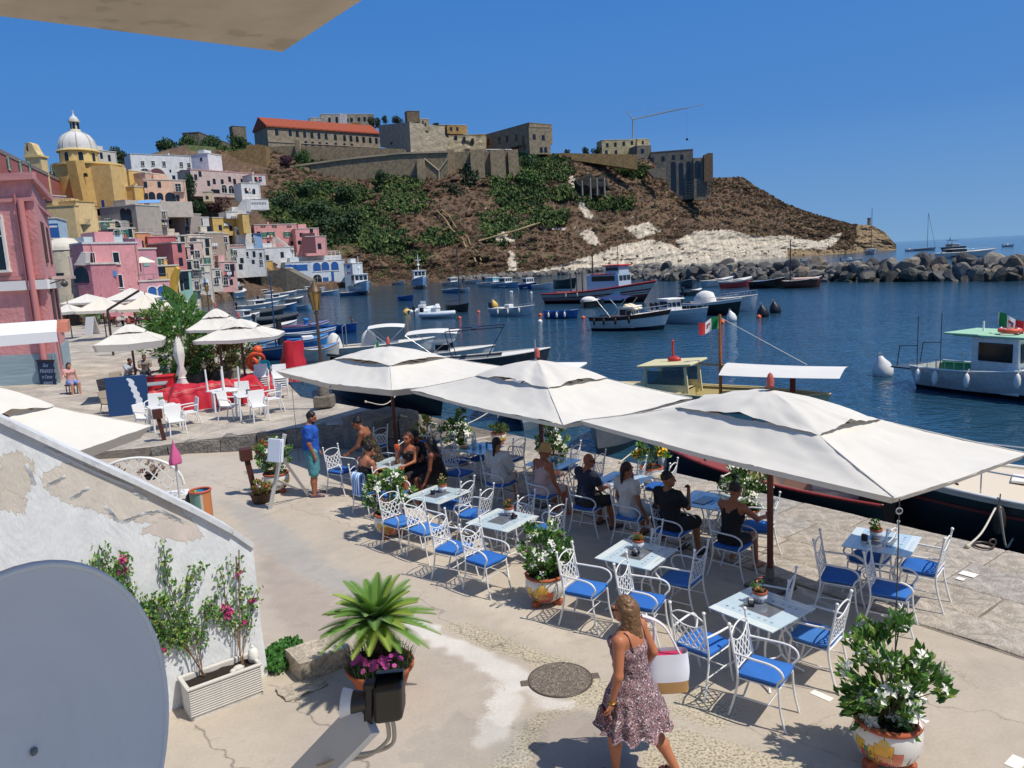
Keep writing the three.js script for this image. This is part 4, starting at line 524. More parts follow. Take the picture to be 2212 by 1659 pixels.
// ================= boats =================
const va=view(700,750,900),vb=view(1400,750,900),vr=view(2000,400,1000),vq=view(2100,950,900),vd=(x,y)=>[x,y];
const gloss=(h)=>M(h,{roughness:0.38,clearcoat:0.35,clearcoatRoughness:0.25,map:rep2('plaster',1.2)});
const sail=M('#e9e6de',{roughness:0.9,map:rep2('fabric',1),transmission:0.12,thickness:0});
function boat(label,o,extras){
const S=gp(...o.f(...o.s),SEA),Bw=gp(...o.f(...o.b),SEA),d=Bw.clone().sub(S),L=o.L??d.length();if (o.L) S.copy(S.clone().add(Bw).multiplyScalar(0.5).addScaledVector(d.clone().normalize(),-L / 2));
const g=thing(o.n??'motor_boat',label,'boat',v3(S.x,SEA,S.z),Math.atan2(-d.z,d.x),o.group),B=o.B??L*0.33,H=o.H??L*0.085,q=o.q??1,ns_=Math.round(14*q) + 4;
const rise=o.rise??0.5,trs=o.dbl?0:0.8;
const hb=(s)=>{const f=s<0.42?trs + (1 - trs)*Math.sin((s / 0.42)*PI / 2):Math.pow(Math.max(0,1 - Math.pow((s - 0.42) / 0.58,2.4)),0.8);return B / 2*f;};
const sh=(s)=>H*(1 + rise*Math.pow(s,2.2) + (o.dbl?0.25:0.04)*Math.pow(1 - s,3));
const at_=(s,k,off=0)=>{
const h=sh(s),y=lerp(-0.25 - H*0.2,h,k),w=hb(s)*Math.pow(clamp(k,0,1),0.42)*lerp(0.82,1,k) + off,x=L*(s - 0.5) + L / 2 + (o.rake??0.08)*L*Math.pow(s,5)*(k - 0.35) - (o.dbl?0.04*L*Math.pow(1 - s,4)*(k - 0.3):0);return [x,y,w];};
const strip=(k0,k1,off,nv=5)=>[1,-1].map((m)=>grid(ns_,nv,(u,v)=>{const [x,y,w]=at_(u,lerp(k0,k1,v),off);return v3(x,y,w*m);}));
const stern=(k0,k1,off=0)=>grid(5,4,(u,v)=>{const [x,y,w]=at_(0,lerp(k0,k1,v),off);return v3(x - off,y,(u*2 - 1)*w);});
const hc=o.hc??'#e4e4e0';mesh('hull',[...strip(0,1,0,8),...(o.dbl?[]:[stern(0,1)])],gloss(hc),g);
if (o.bot) mesh('bottom_paint',[...strip(0,0.42,0.006,4),...(o.dbl?[]:[stern(0,0.42,0.006)])],gloss(o.bot),g);
if (o.stripe) for (const [a,b,c] of o.stripe) mesh('stripe',[...strip(a,b,0.012,2),...(o.dbl?[]:[stern(a,b,0.012)])],gloss(c),g);
const rr=o.rail===0?0:Math.max(0.025,L*0.006);if (rr) mesh('gunwale',[1,-1].map((m)=>tube([...Array(12)].map((_,i)=>{const [x,y,w]=at_(i / 11,1);return v3(x,y,w*m);}),rr,ns_*2,5)),gloss(o.rc??'#d9d4c8'),g);
const dk=o.deck??0.62,inn=M(o.ic??'#cfc9bd',{roughness:0.6});
mesh('foredeck',grid(10,5,(u,v)=>{const s=lerp(dk,0.995,u),[x,y,w]=at_(s,0.985);return v3(x,y + 0.03*B*(1 - (2*v - 1)**2),(2*v - 1)*(w - 0.005));}),M(o.dc??'#e2dfd6',{roughness:0.5}),g);
const fy=o.floor??0.45;mesh('cockpit',[grid(10,2,(u,v)=>{const s=lerp(0.01,dk + 0.05,u),[x,,w]=at_(s,fy);return v3(x,at_(s,fy)[1],(2*v - 1)*w*0.97);}),...[1,-1].map((m)=>grid(10,2,(u,v)=>{const s=lerp(0.01,dk,u),[x,y,w]=at_(s,lerp(fy,0.99,v));return v3(x,y,m*(w - 0.03 - 0.02*B));})),...[1,-1].map((m)=>grid(10,2,(u,v)=>{const s=lerp(0.005,dk,u),[x,y,w]=at_(s,0.985);return v3(x,y,m*(w - v*0.07*B));})),grid(2,2,(u,v)=>{const [x,y,w]=at_(dk,lerp(fy,0.99,v));return v3(x,y,(2*u - 1)*w*0.96);})],inn,g);
const P=(s,lat,y)=>{const [x,yy,w]=at_(s,1);return v3(x,yy + y,w*lat);};
extras?.(g,{L,B,H,P,sh,hb,at_,fy:at_(0.3,fy)[1]});
return g;
}
const thwarts=(c='#8a6a44')=>(g,{L,B,P,at_})=>{for (const s of [0.12,0.34,0.54]){const [x,y,w]=at_(s,0.8);mesh('thwart',rbox(0.2,0.04,w*1.9,0.01,x,y,0),M(c),g);}};
const fenders=(g,{P},list,c='#e6e3dc')=>list.forEach(([s,m])=>{const p=P(s,m,-0.32);mesh('fender',[ball(0.11,p.x,p.y,p.z + m*0.13,1,2.5,1,8),bar(p.clone().add(v3(0,0.25,m*0.13)),p.clone().add(v3(0,0.42,0)),0.012)],M(c,{roughness:0.4}),g);});
const bimini=(g,{L,B,P,H},s,l,h,c=sail,w=0.9)=>{const p=P(s,0,h);mesh('bimini_top',grid(9,7,(u,v)=>v3(p.x + (u - 0.5)*l,p.y + 0.14*(1 - (2*v - 1)**2) + 0.1*(1 - (2*u - 1)**2),(2*v - 1)*B*w / 2)),c,g);mesh('bimini_frame',[-1,1].flatMap((m)=>[bar(v3(p.x - l / 2,p.y,m*B*w / 2),P(s,m*0.96,0),0.018),bar(v3(p.x + l / 2,p.y,m*B*w / 2),P(s,m*0.96,0),0.018)]),metal('#c9ccce',{metalness:0.8,roughness:0.3}),g);};
const motor=(g,{P,B},n=1,c='#26282b')=>{for (let i=0;i<n;i++){const z=(i - (n - 1) / 2)*0.5;const p=P(0,0,0.1);mesh('outboard_motor',[rbox(0.42,0.5,0.34,0.1,p.x - 0.3,p.y + 0.3,z,2),rbox(0.2,0.9,0.14,0.03,p.x - 0.28,p.y - 0.4,z)],gloss(c),g);}};
const house2=(g,api,s0,s1,h,c,o={})=>{
const {P,B,fy}=api,a=P(s0,0,0),b=P(s1,0,0),w=B*(o.w??0.62),l=b.x - a.x,y0=o.y0??fy,y1=Math.max(a.y,b.y) + h,cx=(a.x + b.x) / 2,rk=o.rake??0.12;
const shp=poly([[a.x,y0],[b.x,y0],[b.x - rk*l*0.3,y1],[a.x + rk*l*0.1,y1]]);mesh('cabin',at(extr(shp,w,0.02),0,0,-w / 2),gloss(c),g);
mesh('cabin_roof',rbox(l*(o.over??1.1),0.09,w + 0.24,0.03,cx - l*0.02,y1 + 0.05,0,2),M(o.rc??c),g);
const wh=(y1 - y0)*(o.wh??0.3),wy=y1 - wh*0.75,n=o.nw??3;for (const m of [-1,1]) for (let i=0;i<n;i++) mesh('window',rbox(l*0.72 / n,wh,0.04,0.015,a.x + l*(0.16 + 0.7*(i + 0.5) / n),wy,m*(w / 2 + 0.022)),M(o.wc??'#1d252b',{roughness:0.12}),g);
for (let i=0;i<3;i++) mesh('window',at(rbox(0.04,wh,w*0.26,0.015),b.x - rk*l*0.3*0.85 + 0.035,wy,(i - 1)*w*0.31,0,0,rk*0.3),M(o.wc??'#1d252b',{roughness:0.12}),g);return {x:cx,y:y1 + 0.1,w,l,b,a};
};
const pole=(g,a,b,r,c,n='mast')=>mesh(n,bar(a,b,r,r*0.8,8),M(c,{roughness:0.5}),g);
const railing=(g,{P},s0,s1,h,lat=0.94,n=5)=>{const pts=(m)=>[...Array(n)].map((_,i)=>P(lerp(s0,s1,i / (n - 1)),m*lat,0));for (const m of [-1,1]){const q=pts(m);mesh('rail',[tube(q.map((p)=>p.clone().add(v3(0,h,0))),0.016,20,5),...q.map((p)=>bar(p,p.clone().add(v3(0,h,0)),0.013,0.013,5))],metal('#c4c8cc',{metalness:0.8,roughness:0.3}),g);}};
function flag(label,p,w,h,turn,droop=0.2,staff){
const t=canvasTex(192,128,(c)=>{['#1f8a4c','#ece9e4','#d23a3a'].forEach((k,i)=>{c.fillStyle=k;c.fillRect(i*64,0,64,128);});c.fillStyle='#b02a34';c.fillRect(78,38,18,22);c.fillStyle='#2f4f9e';c.fillRect(96,38,18,22);c.fillStyle='#e8e8f0';c.fillRect(78,60,18,22);c.fillStyle='#c0392b';c.fillRect(96,60,18,22);c.strokeStyle='#b8983a';c.lineWidth=3;c.strokeRect(77,37,38,46);});
const g=thing('national_flag',label,'flag',p,turn);mesh('cloth',grid(14,7,(u,v)=>v3(-u*w,(v - 1)*h - droop*u*w + 0.05*w*Math.sin(u*7),0.06*w*Math.sin(u*9 + v*1.5)),(u,v)=>[u,v]),M('#ffffff',{map:t,roughness:0.9}),g);mesh('hoist',cyl(0.012,0.012,h,0,-h,0,6),M('#d8d2c4'),g);return g;
}
const buoy=(label,p,r,c,kind='pear',group)=>{const g=thing(kind==='ball'?'ball_float':'mooring_buoy',label,'buoy',p,0,group);mesh('float',kind==='ball'?ball(r,0,r*0.3,0):at(lathe([[0,-0.5],[0.55,-0.45],[0.95,0.1],[1,0.6],[0.8,1.25],[0.35,1.8],[0.2,2.05],[0,2.1]].map(([a,b])=>[a*r,b*r]),16),0,0,0,0.1,0,0.22),M(c,{roughness:0.45}),g);mesh('eye_ring',at(new THREE.TorusGeometry(r*0.2,r*0.06,6,10),kind==='ball'?0:-0.45*r,r*(kind==='ball'?1.35:2.1),0),metal('#888'),g);};
// --- harbour, right: green and white fishing boat ---
boat('white fishing boat with pale green cabin roof and black bottom',{n:'fishing_boat',f:vr,s:[1575,1612],b:[2750,1760],B:2.5,H:0.85,rise:0.7,hc:'#e6e6e2',bot:'#17191c',rc:'#f0efe9',ic:'#3d8a5c',dc:'#dfe3dc',deck:0.55},(g,a)=>{
const r=house2(g,a,0.36,0.62,1.05,'#eceae4',{rc:'#9fc7a8',over:1.75,w:0.6,nw:1,wh:0.34});mesh('roof_overhang',rbox(1.3,0.07,r.w + 0.5,0.03,a.P(0.33,0,0).x - 0.1,r.y,0),M('#9fc7a8'),g);
fenders(g,a,[[0.08,1],[0.2,1],[0.4,1],[0.66,1]]);railing(g,a,0.12,0.36,0.35);
const s=a.P(0,0,0);mesh('stern_platform',[box(0.9,0.06,1.6,s.x - 0.5,s.y - 0.15,0),...[-0.7,0.7].flatMap((z)=>[bar(v3(s.x - 0.75,s.y - 0.1,z),v3(s.x - 0.65,s.y + 0.7,z),0.02),bar(v3(s.x - 0.65,s.y + 0.7,z),v3(s.x + 0.1,s.y + 0.75,z),0.02),bar(v3(s.x + 0.1,s.y - 0.3,z),v3(s.x + 0.1,s.y + 1.9,z),0.018)])],metal('#4b5258'),g);
mesh('cross',[bar(v3(r.x - 0.9,r.y,0),v3(r.x - 0.9,r.y + 0.4,0),0.03)],white,g);g.roof=r;
g.updateMatrixWorld(true);const lp=g.localToWorld(v3(r.x + 0.15,r.y + 0.06,0.2));const ring=thing('life_ring','orange life ring lying on the green cabin roof','life ring',lp,0.4);mesh('ring',new THREE.TorusGeometry(0.3,0.08,8,18).rotateX(PI / 2).translate(0,0.08,0),M('#e2573a',{roughness:0.5}),ring);mesh('band',[0,1,2,3].map((i)=>at(new THREE.TorusGeometry(0.09,0.02,5,8),0.3*Math.cos(i*PI / 2),0.08,0.3*Math.sin(i*PI / 2),0,-i*PI / 2 + PI / 2)),M('#eee'),ring);
});
flag('small Italian flag above the green cabin roof',gp(...vr(2050,1138),2.0).clone().lerp(zp(...vr(2050,1138),27),1),0.75,0.5,2.5,0.45);
buoy('large white pear shaped mooring buoy alone in open water',gp(...vr(1302,1548),SEA),0.42,'#d9d7d0');buoy('white mooring buoy beside the black hulled speedboat',gp(...vr(320,1195),SEA),0.42,'#dfe0dc');buoy('black mooring buoy nearer the speedboat',gp(...vr(525,1168),SEA),0.5,'#1c1e22');buoy('black mooring buoy farther from the speedboat',gp(...vr(603,1142),SEA),0.5,'#1f2226');buoy('yellow mooring buoy by the white speedboat',gp(...vb(122,372),SEA),0.5,'#d7a94a');buoy('long yellow float beside the inflatables',gp(...va(1212,420),SEA),0.55,'#d8b45c','ball');
[[va,1590,452],[va,1725,408],[vb,1760,478],[vb,760,450],[vb,450,430],[vr,2120,1560],[vr,258,1210],[vr,495,1175]].forEach(([f,x,y])=>buoy('small orange ball float on the harbour water',gp(...f(x,y),SEA),0.2,'#d8623a','ball','orange floats'));
[[va,1965,262],[va,2105,268],[vb,236,262],[vb,384,268],[vb,448,478]].forEach(([f,x,y])=>buoy('small white ball float on the harbour water',gp(...f(x,y),SEA),0.22,'#e4e2da','ball','white floats'));
// --- mid harbour ---
boat('white hulled launch with brown rubbing band and dark blue hood',{f:vb,s:[842,530],b:[1345,530],B:2.7,H:1.0,rise:0.5,rake:0.14,hc:'#e7e6e0',stripe:[[0.82,0.99,'#4a2620']],rc:'#5a3026',bot:'#23252a',ic:'#c9c2b2',deck:0.5},(g,a)=>{bimini(g,a,0.34,2.4,1.35,M('#1f2d5c',{roughness:0.85}),0.86);house2(g,a,0.4,0.62,0.55,'#e6e2d8',{w:0.6,nw:2,wh:0.3,rake:0.8});for (const z of [-0.4,0.4]){const p=a.P(0.56,0,0.62);mesh('sun_cushion',at(rbox(1.1,0.14,0.62,0.05),p.x,p.y,z,0,0,-0.35),M('#e3d6b4'),g);} railing(g,a,0.55,0.98,0.4);fenders(g,a,[[0.1,1],[0.25,1],[0.42,1],[0.6,1]],'#26221f');});
boat('grey and white inflatable cruiser behind the blue hooded launch',{f:vb,s:[1290,468],b:[1640,492],B:2.5,H:0.9,hc:'#c9cdd0',rc:'#e3e4e2',deck:0.5,stripe:[[0.8,1,'#e2e3e1']]},(g,a)=>{house2(g,a,0.2,0.42,0.9,'#e8e8e6',{rake:0.9,w:0.6,nw:1});motor(g,a,2);railing(g,a,0.3,0.95,0.35);});
boat('black hulled speedboat with white tented console',{f:vr,s:[10,1150],b:[365,1158],B:2.4,H:1.0,hc:'#1c1e22',rc:'#e9e8e4',dc:'#e6e4de',deck:0.55,stripe:[[0.86,1,'#e4e3de']]},(g,a)=>{const p=a.P(0.4,0,0.1);mesh('console_cover',jitter(at(lathe([[1.1,0],[1.05,0.5],[0.8,0.95],[0.4,1.12],[0,1.16]],14),p.x,p.y - 0.2,0,0,0,0,v3(1,1,0.75)),0.12,1.5),sail,g);railing(g,a,0.5,0.97,0.4);motor(g,a,1);});
boat('white cruiser bow poking out behind the black speedboat',{f:vr,s:[150,1130],b:[470,1130],B:2.3,H:1.15,hc:'#dfe0de',deck:0.4,rise:0.3},(g,a)=>{railing(g,a,0.4,0.98,0.45);});
boat('small white motorboat with dark cover by the red trawler',{f:vb,s:[752,372],b:[905,362],B:1.9,H:0.7,hc:'#1f2226',rc:'#e8e6e0',dc:'#e6e4de',deck:0.4},(g,a)=>{const p=a.P(0.3,0,0.1);mesh('seat_cover',ball(0.7,p.x,p.y,0,1.3,0.6,1),sail,g);});
boat('blue painted rowing boat with white side ties',{n:'rowing_boat',f:vb,s:[478,448],b:[715,448],B:1.7,H:0.62,dbl:1,rise:0.35,hc:'#1d5aa0',rc:'#1a4c88',ic:'#2f6fb4',deck:0.82,stripe:[[0.3,0.42,'#14365f']]},(g,a)=>{thwarts('#2a5f9a')(g,a);fenders(g,a,[[0.3,1],[0.55,1],[0.75,1]]);});
boat('grey hulled white speedboat by the yellow buoy',{f:vb,s:[110,432],b:[395,432],B:2.1,H:0.8,hc:'#b9c4c8',rc:'#efeee9',dc:'#eceae4',deck:0.5,rise:0.4},(g,a)=>{const p=a.P(0.42,0,0);mesh('console',rbox(0.7,0.8,0.8,0.1,p.x,p.y,0,2),gloss('#e9e7e2'),g);mesh('sun_pad',[rbox(1.2,0.16,1.2,0.06,a.P(0.2,0,0.1).x,p.y,0)],M('#d8d2c4'),g);railing(g,a,0.6,0.97,0.25);fenders(g,a,[[0.3,1],[0.55,1],[0.78,1]]);motor(g,a,1);});
boat('red and white trawler with a red roofed wheelhouse',{n:'trawler',f:vb,s:[512,338],b:[1215,330],B:4.6,H:1.25,rise:1.0,rake:0.14,hc:'#8f1f22',stripe:[[0.72,0.92,'#c9c2ba'],[0.5,0.56,'#cfc6bd'],[0.6,0.65,'#d5cfc6']],bot:'#3a1416',rc:'#b43a32',ic:'#b9a893',dc:'#8f2b26',deck:0.72},(g,a)=>{
const r=house2(g,a,0.48,0.78,1.5,'#b7cfe0',{w:0.66,nw:4,wh:0.2,rc:'#b9302e',over:0.7});mesh('upper_cabin',at(rbox(r.l*0.42,1.0,r.w*0.8,0.08),r.x + r.l*0.25,r.y + 0.4,0),gloss('#c5d6e2'),g);mesh('upper_roof',at(rbox(r.l*0.55,0.16,r.w,0.05),r.x + r.l*0.25,r.y + 0.98,0),M('#cf3e44'),g);mesh('upper_window',[-1,1].map((m)=>box(r.l*0.36,0.4,0.05,r.x + r.l*0.25,r.y + 0.55,m*(r.w*0.4 + 0.02))),glass,g);
const p=a.P(0.48,0,0);pole(g,p,p.clone().add(v3(0,4.4,0)),0.1,'#2c2a28');for (const s of [0.3,0.36,0.42]){const q=a.P(s,0.5,0);pole(g,q,q.clone().add(v3(0,2.2,0)),0.09,'#4a4a46','deck_post');} const t=a.P(0.72,0,2.6);pole(g,t,t.clone().add(v3(0,2.6,0)),0.05,'#555');fenders(g,a,[[0.3,1],[0.42,1]],'#b9b2a6');});
boat('dark dinghy carried on the red trawler stern deck',{n:'dinghy',f:vb,s:[545,300],b:[712,300],L:4.6,B:1.7,H:0.8,dbl:1,hc:'#2b3136',rc:'#454c50',ic:'#4a4f50'}).position.y=0.7;
// --- inflatables and skiff ---
for (const [label,s,b,c] of [['white inflatable with a cabin console beside the yellow float',[1270,432],[1400,405],'#d6dde0'],['pale grey inflatable nosed against the other inflatable',[1335,448],[1548,446],'#cfd8dc']]) boat(label,{n:'inflatable_boat',f:va,s,b,B:2,H:0.5,hc:'#dfe3e4',rail:0,deck:0.7,rise:0.3},(g,a)=>{mesh('air_tube',[-1,1].map((m)=>tube([0,0.2,0.4,0.6,0.8,0.95,1].map((t)=>a.P(t,m*0.95,-0.08)),0.26,30,10)),M(c,{roughness:0.5}),g);const p=a.P(0.4,0,0);mesh('console',[rbox(0.8,0.9,0.8,0.1,p.x,p.y + 0.2,0),at(rbox(0.05,0.5,0.7,0.02),p.x + 0.35,p.y + 0.8,0,0,0,0.4)],gloss('#e8e8e6'),g);motor(g,a,1);});
boat('dark wooden sailing skiff with a bare mast',{n:'sailing_skiff',f:va,s:[1490,402],b:[1650,402],B:1.7,H:0.7,dbl:1,hc:'#2a1d18',rc:'#3a2a20',ic:'#5a4030'},(g,a)=>{const p=a.P(0.66,0,-0.4);pole(g,p,p.clone().add(v3(0,7.2,0)),0.06,'#3b3028');pole(g,a.P(0.1,0,0.4),a.P(0.66,0,0.7),0.04,'#5a4632','boom');});
// --- blue white trawlers ---
const trawl=(label,s,b,hc)=>boat(label,{n:'trawler',f:va,s,b,L:14,B:4.6,H:1.9,rise:0.7,hc,rc:'#dfe6ea',ic:'#c9ced0',dc:'#dfe3e4',stripe:[[0.9,1,'#e4e9ec']],bot:'#33414c'},(g,a)=>{const r=house2(g,a,0.34,0.64,2.3,'#e4e8ea',{w:0.66,nw:4,wh:0.26});const m0=v3(r.x,r.y,0);pole(g,m0,m0.clone().add(v3(0,4,0)),0.12,'#d8dcdc');pole(g,m0.clone().add(v3(0,2.6,-0.8)),m0.clone().add(v3(0,2.6,0.8)),0.06,'#d8dcdc','yard');mesh('radar',ball(0.4,r.x,r.y + 1.4,0,1,0.6,1),white,g);const p=a.P(0.12,0,0);pole(g,p,p.clone().add(v3(0,2.6,0)),0.1,'#b7bcc0','gantry_post');railing(g,a,0.6,0.98,0.8);fenders(g,a,[[0.75,1],[0.85,1]],'#1d2024');});
trawl('pale blue trawler with black anchor patch by the shore',[770,268],[1010,292],'#9cc0da');trawl('light blue trawler with white bridge, right of the other trawler',[1230,222],[1395,250],'#8db6d8');
// --- small ones ---
const small=(label,f,s,b,o={},ex=thwarts())=>boat(label,{n:'small_boat',f,s,b,B:o.B??1.9,H:o.H??0.65,q:0.6,...o},ex);
small('blue rowing boat drifting in front of the trawlers',va,[1140,320],[1252,320],{hc:'#2a5f9e',dbl:1,rc:'#2a5f9e',ic:'#6f93b8'});small('pale blue rowing boat left of the street lamp',va,[428,392],[526,388],{hc:'#86a8be',rc:'#8fb0c4',ic:'#5f7c8c'});small('bright blue covered boat moored right of the trawlers',va,[1482,262],[1580,268],{hc:'#2c7ab8',dc:'#3d97d6',ic:'#2f86c6',deck:0.2});small('white outboard boat beside the bright blue one',va,[1590,262],[1655,262],{hc:'#d8d9d6'},(g,a)=>motor(g,a));
small('blue flat boat with a man sitting at its stern',va,[650,548],[845,552],{hc:'#1f62ac',rc:'#1c5596',ic:'#2f73ba',H:0.6,B:1.9});
// --- far shore line ---
[[1480,214,1600,216,'#d9dcdb','white launch'],[1735,222,1935,220,'#dfe2e0','white cabin cruiser with turquoise windows'],[1840,228,2010,228,'#7fb0cc','pale blue fishing boat'],[2035,236,2140,236,'#23549a','deep blue covered boat'],[2130,240,2260,238,'#dedfdc','white open boat'],[1640,200,1740,200,'#e2e2de','small white moored boat'],[2280,226,2400,226,'#d5d9da','white boat by the rocks'],[1060,206,1140,205,'#d8d8d4','white skiff under the brown slope'],[1130,206,1190,206,'#cfd4d6','tiny grey skiff under the brown slope']].forEach(([x,y,x1,y1,c,l],i)=>small(l + ' along the far shore',va,[x,y],[x1,y1],{hc:c,B:2.6,H:0.9,deck:0.4},(g,a)=>{if (i<4) house2(g,a,0.35,0.62,1.1,'#e2e6e6',{w:0.7,nw:2,wc:i===1?'#4fa5ac':'#26343c'});else if (i===3) motor(g,a);}));
{const p=gp(...va(2008,215),SEA),g=thing('mooring_pole','tall thin mast standing by the far shore','mast',p);mesh('mast',bar(v3(0,-1,0),v3(0,16,0),0.1,0.06),M('#6b6560'),g);mesh('base_float',ball(0.5,0,0.1,0),M('#8a857c'),g);}
// --- by the breakwater ---
[['white open boat with an outboard',[10,978],[60,985],'#3b4046',1],['white launch beside the red hull',[140,978],[320,965],'#dfe0de',0],['red and white striped boat',[262,985],[440,970],'#c3262e',0],['dark wooden pontoon boat under a blue sheet',[440,985],[650,980],'#33241f',2],['long brown wooden boat with a mast',[650,985],[890,975],'#5d2f24',3]].forEach(([l,s,b,c,k])=>small(l + ' below the breakwater',vr,s,b,{hc:c,B:2.6,H:1.0,deck:k===2?0.2:0.55,dc:k===2?'#3f74b8':'#e2dcd4',stripe:k===0&&c[1]==='c'?[[0.85,1,'#e6e3dd']]:undefined},(g,a)=>{if (k===3){const p=a.P(0.2,0,0);pole(g,p,p.clone().add(v3(0,5.6,0)),0.08,'#2e2622');mesh('deck_cover',rbox(3.4,0.3,2,0.1,a.P(0.6,0,0).x,p.y + 0.2,0),M('#d9b8a6'),g);} else if (k===1) motor(g,a);else thwarts()(g,a);}));
boat('dark floating work punt with outboard drifting off the breakwater',{n:'small_boat',f:vr,s:[8,1035],b:[118,1018],B:1.6,H:0.5,hc:'#22262c',rc:'#30363c',ic:'#2a2f35',q:0.5},(g,a)=>motor(g,a,1));
// --- outside the breakwater ---
boat('white sailing catamaran with a tall mast off the cape',{n:'catamaran',f:vr,s:[1120,762],b:[1345,764],L:14,B:6,H:1.5,hc:'#d9dde0'},(g,a)=>{const r=house2(g,a,0.25,0.6,1,'#e2e5e6',{w:0.7}),m0=v3(r.x + 1,r.y - 1,0);pole(g,m0,m0.clone().add(v3(0,21,0)),0.16,'#3d4248');});
boat('white motor yacht with a dark fly bridge beyond the breakwater',{n:'yacht',f:vr,s:[1640,742],b:[1890,735],L:17,B:4.6,H:1.7,hc:'#d5d9dc',stripe:[[0.5,0.85,'#1d2228']],rise:0.25},(g,a)=>{const r=house2(g,a,0.2,0.6,1.3,'#dfe2e4',{rake:1,w:0.7,nw:3});mesh('fly_bridge',[rbox(4.6,0.2,3,0.06,r.x - 0.5,r.y + 1.6,0),bar(v3(r.x - 2.2,r.y,1),v3(r.x - 1.8,r.y + 1.6,1),0.08),bar(v3(r.x + 1,r.y,1),v3(r.x + 1.4,r.y + 1.6,1),0.08),bar(v3(r.x - 2,r.y + 1.6,0),v3(r.x - 2,r.y + 3.4,0),0.3,0.08)],M('#23282e'),g);});
boat('sloop with bare raking mast beside the dark yacht',{n:'sailing_yacht',f:vr,s:[1480,742],b:[1660,735],L:13,B:3.6,H:1.1,hc:'#cfd4d8'},(g,a)=>{const p=a.P(0.62,0,0);pole(g,p,p.clone().add(v3(0,19,0)),0.12,'#4a4f55');pole(g,p.clone().add(v3(0,19,0)),a.P(0.97,0,0.2),0.09,'#545a60','forestay');});
boat('long low white motor yacht nearest outside the breakwater',{n:'yacht',f:vr,s:[1650,795],b:[2010,775],L:17,B:4.4,H:1.6,hc:'#d6dbde',rise:0.35},(g,a)=>{house2(g,a,0.18,0.5,0.9,'#20262c',{rake:1.2,w:0.7,nw:1,rc:'#d8dcde'});railing(g,a,0.5,0.98,0.6);});
[['small white boat far out near the horizon',[2058,716],[2160,712]],['pale inflatable just outside the breakwater',[755,822],[885,818]],['white open speedboat just over the breakwater',[1020,818],[1170,812]],['little white boat behind the sloop',[1430,745],[1515,742]]].forEach(([l,s,b])=>small(l,vr,s,b,{hc:'#d9dee0',L:6,B:2.2,H:0.8},(g,a)=>{const p=a.P(0.4,0,0);mesh('console',rbox(1,0.9,1,0.1,p.x,p.y + 0.2,0),gloss('#e4e6e6'),g);motor(g,a);}));
// --- moored at the quay, near ---
const gpix=(f,s,b)=>({f,s,b});
boat('white motorboat with a flat cream foredeck and dark hull tied at the quay',{...gpix(vd,[2560,1230],[2010,1150]),L:6.6,B:2.5,H:1.05,rise:0.35,hc:'#24272c',stripe:[[0.93,1,'#e8e4da'],[0.78,0.82,'#8d2f2a']],rc:'#f0ece2',dc:'#dccdb4',deck:0.35},(g,a)=>{railing(g,a,0.42,0.98,0.42,0.9,6);house2(g,a,0.08,0.34,0.7,'#eae6dc',{w:0.7,rake:0.8,nw:1});const p=a.P(0.55,0,0.1);mesh('hatch',[rbox(0.5,0.05,0.5,0.02,p.x,p.y,0),rbox(0.2,0.06,0.12,0.02,a.P(0.72,0,0).x,p.y + 0.02,0.3)],M('#e9e4d8'),g);const q=a.P(0.95,0,0.06);mesh('cleat',[bar(v3(q.x,q.y,-0.1),v3(q.x,q.y,0.1),0.02)],metal('#bbb'),g);fenders(g,a,[[0.6,-1]],'#3a332c');});
boat('grey planked boat stern under the right umbrella',{...gpix(vd,[2000,1055],[1800,1125]),L:4.4,B:1.9,H:0.8,dbl:1,hc:'#c2c8ca',bot:'#161a22',rc:'#d9d6cc',ic:'#a89f90',stripe:[[0.62,0.64,'#8f979a'],[0.74,0.76,'#8f979a'],[0.86,0.88,'#8f979a']]},(g,a)=>{thwarts()(g,a);});
boat('faded white boat hidden behind the grey planked boat',{...gpix(vd,[1800,1010],[1650,1065]),L:4.2,B:1.9,H:0.75,hc:'#b9bcba',bot:'#20242a',ic:'#9a9284'},thwarts());
boat('big black hulled boat with a red deck edge at the quay',{n:'fishing_boat',...gpix(vd,[1900,1150],[1447,1036]),L:6.4,B:2.4,H:0.85,rise:0.5,hc:'#15171b',rc:'#9c3a30',dc:'#8f4436',ic:'#a08070',deck:0.5},(g,a)=>{fenders(g,a,[[0.7,1],[0.8,-1]],'#e4e4e0');railing(g,a,0.6,0.95,0.5);});
boat('grey bow of a boat squeezed beside the black hull',{...gpix(vd,[1390,920],[1300,985]),L:4.6,B:1.9,H:0.85,hc:'#77797a',bot:'#1d2024',rc:'#8c8a84',ic:'#8a8478'},thwarts());
boat('white speedboat bow with rail pointing at the quay',{...gpix(vd,[1250,850],[1105,950]),L:6,B:2.2,H:0.95,rise:0.4,hc:'#cfd6da',bot:'#7c8a92',rc:'#f0efea',dc:'#eeece6',deck:0.35},(g,a)=>{railing(g,a,0.4,0.97,0.35);house2(g,a,0.12,0.32,0.5,'#e8e6e0',{rake:1,w:0.7,nw:1});});
boat('pale blue hulled boat with a brown red deck at the quay',{...gpix(vd,[1230,830],[1040,925]),L:6.6,B:2.3,H:1.0,hc:'#9fb8c8',rc:'#d5d0c6',dc:'#7c3a2e',ic:'#8a4a3a',deck:0.5},(g,a)=>{const p=a.P(0.4,0,0);pole(g,p,p.clone().add(v3(0,1.4,0)),0.04,'#9a9a98','lamp_post');});
boat('long dark hull lying along the pier under the far umbrella',{n:'fishing_boat',...gpix(vd,[700,842],[985,905]),L:9.5,B:2.9,H:1.4,dbl:1,hc:'#14161a',rc:'#2c3230',ic:'#3a3f3c',dc:'#4a5049'},(g,a)=>fenders(g,a,[[0.5,1]],'#2f57a0'));
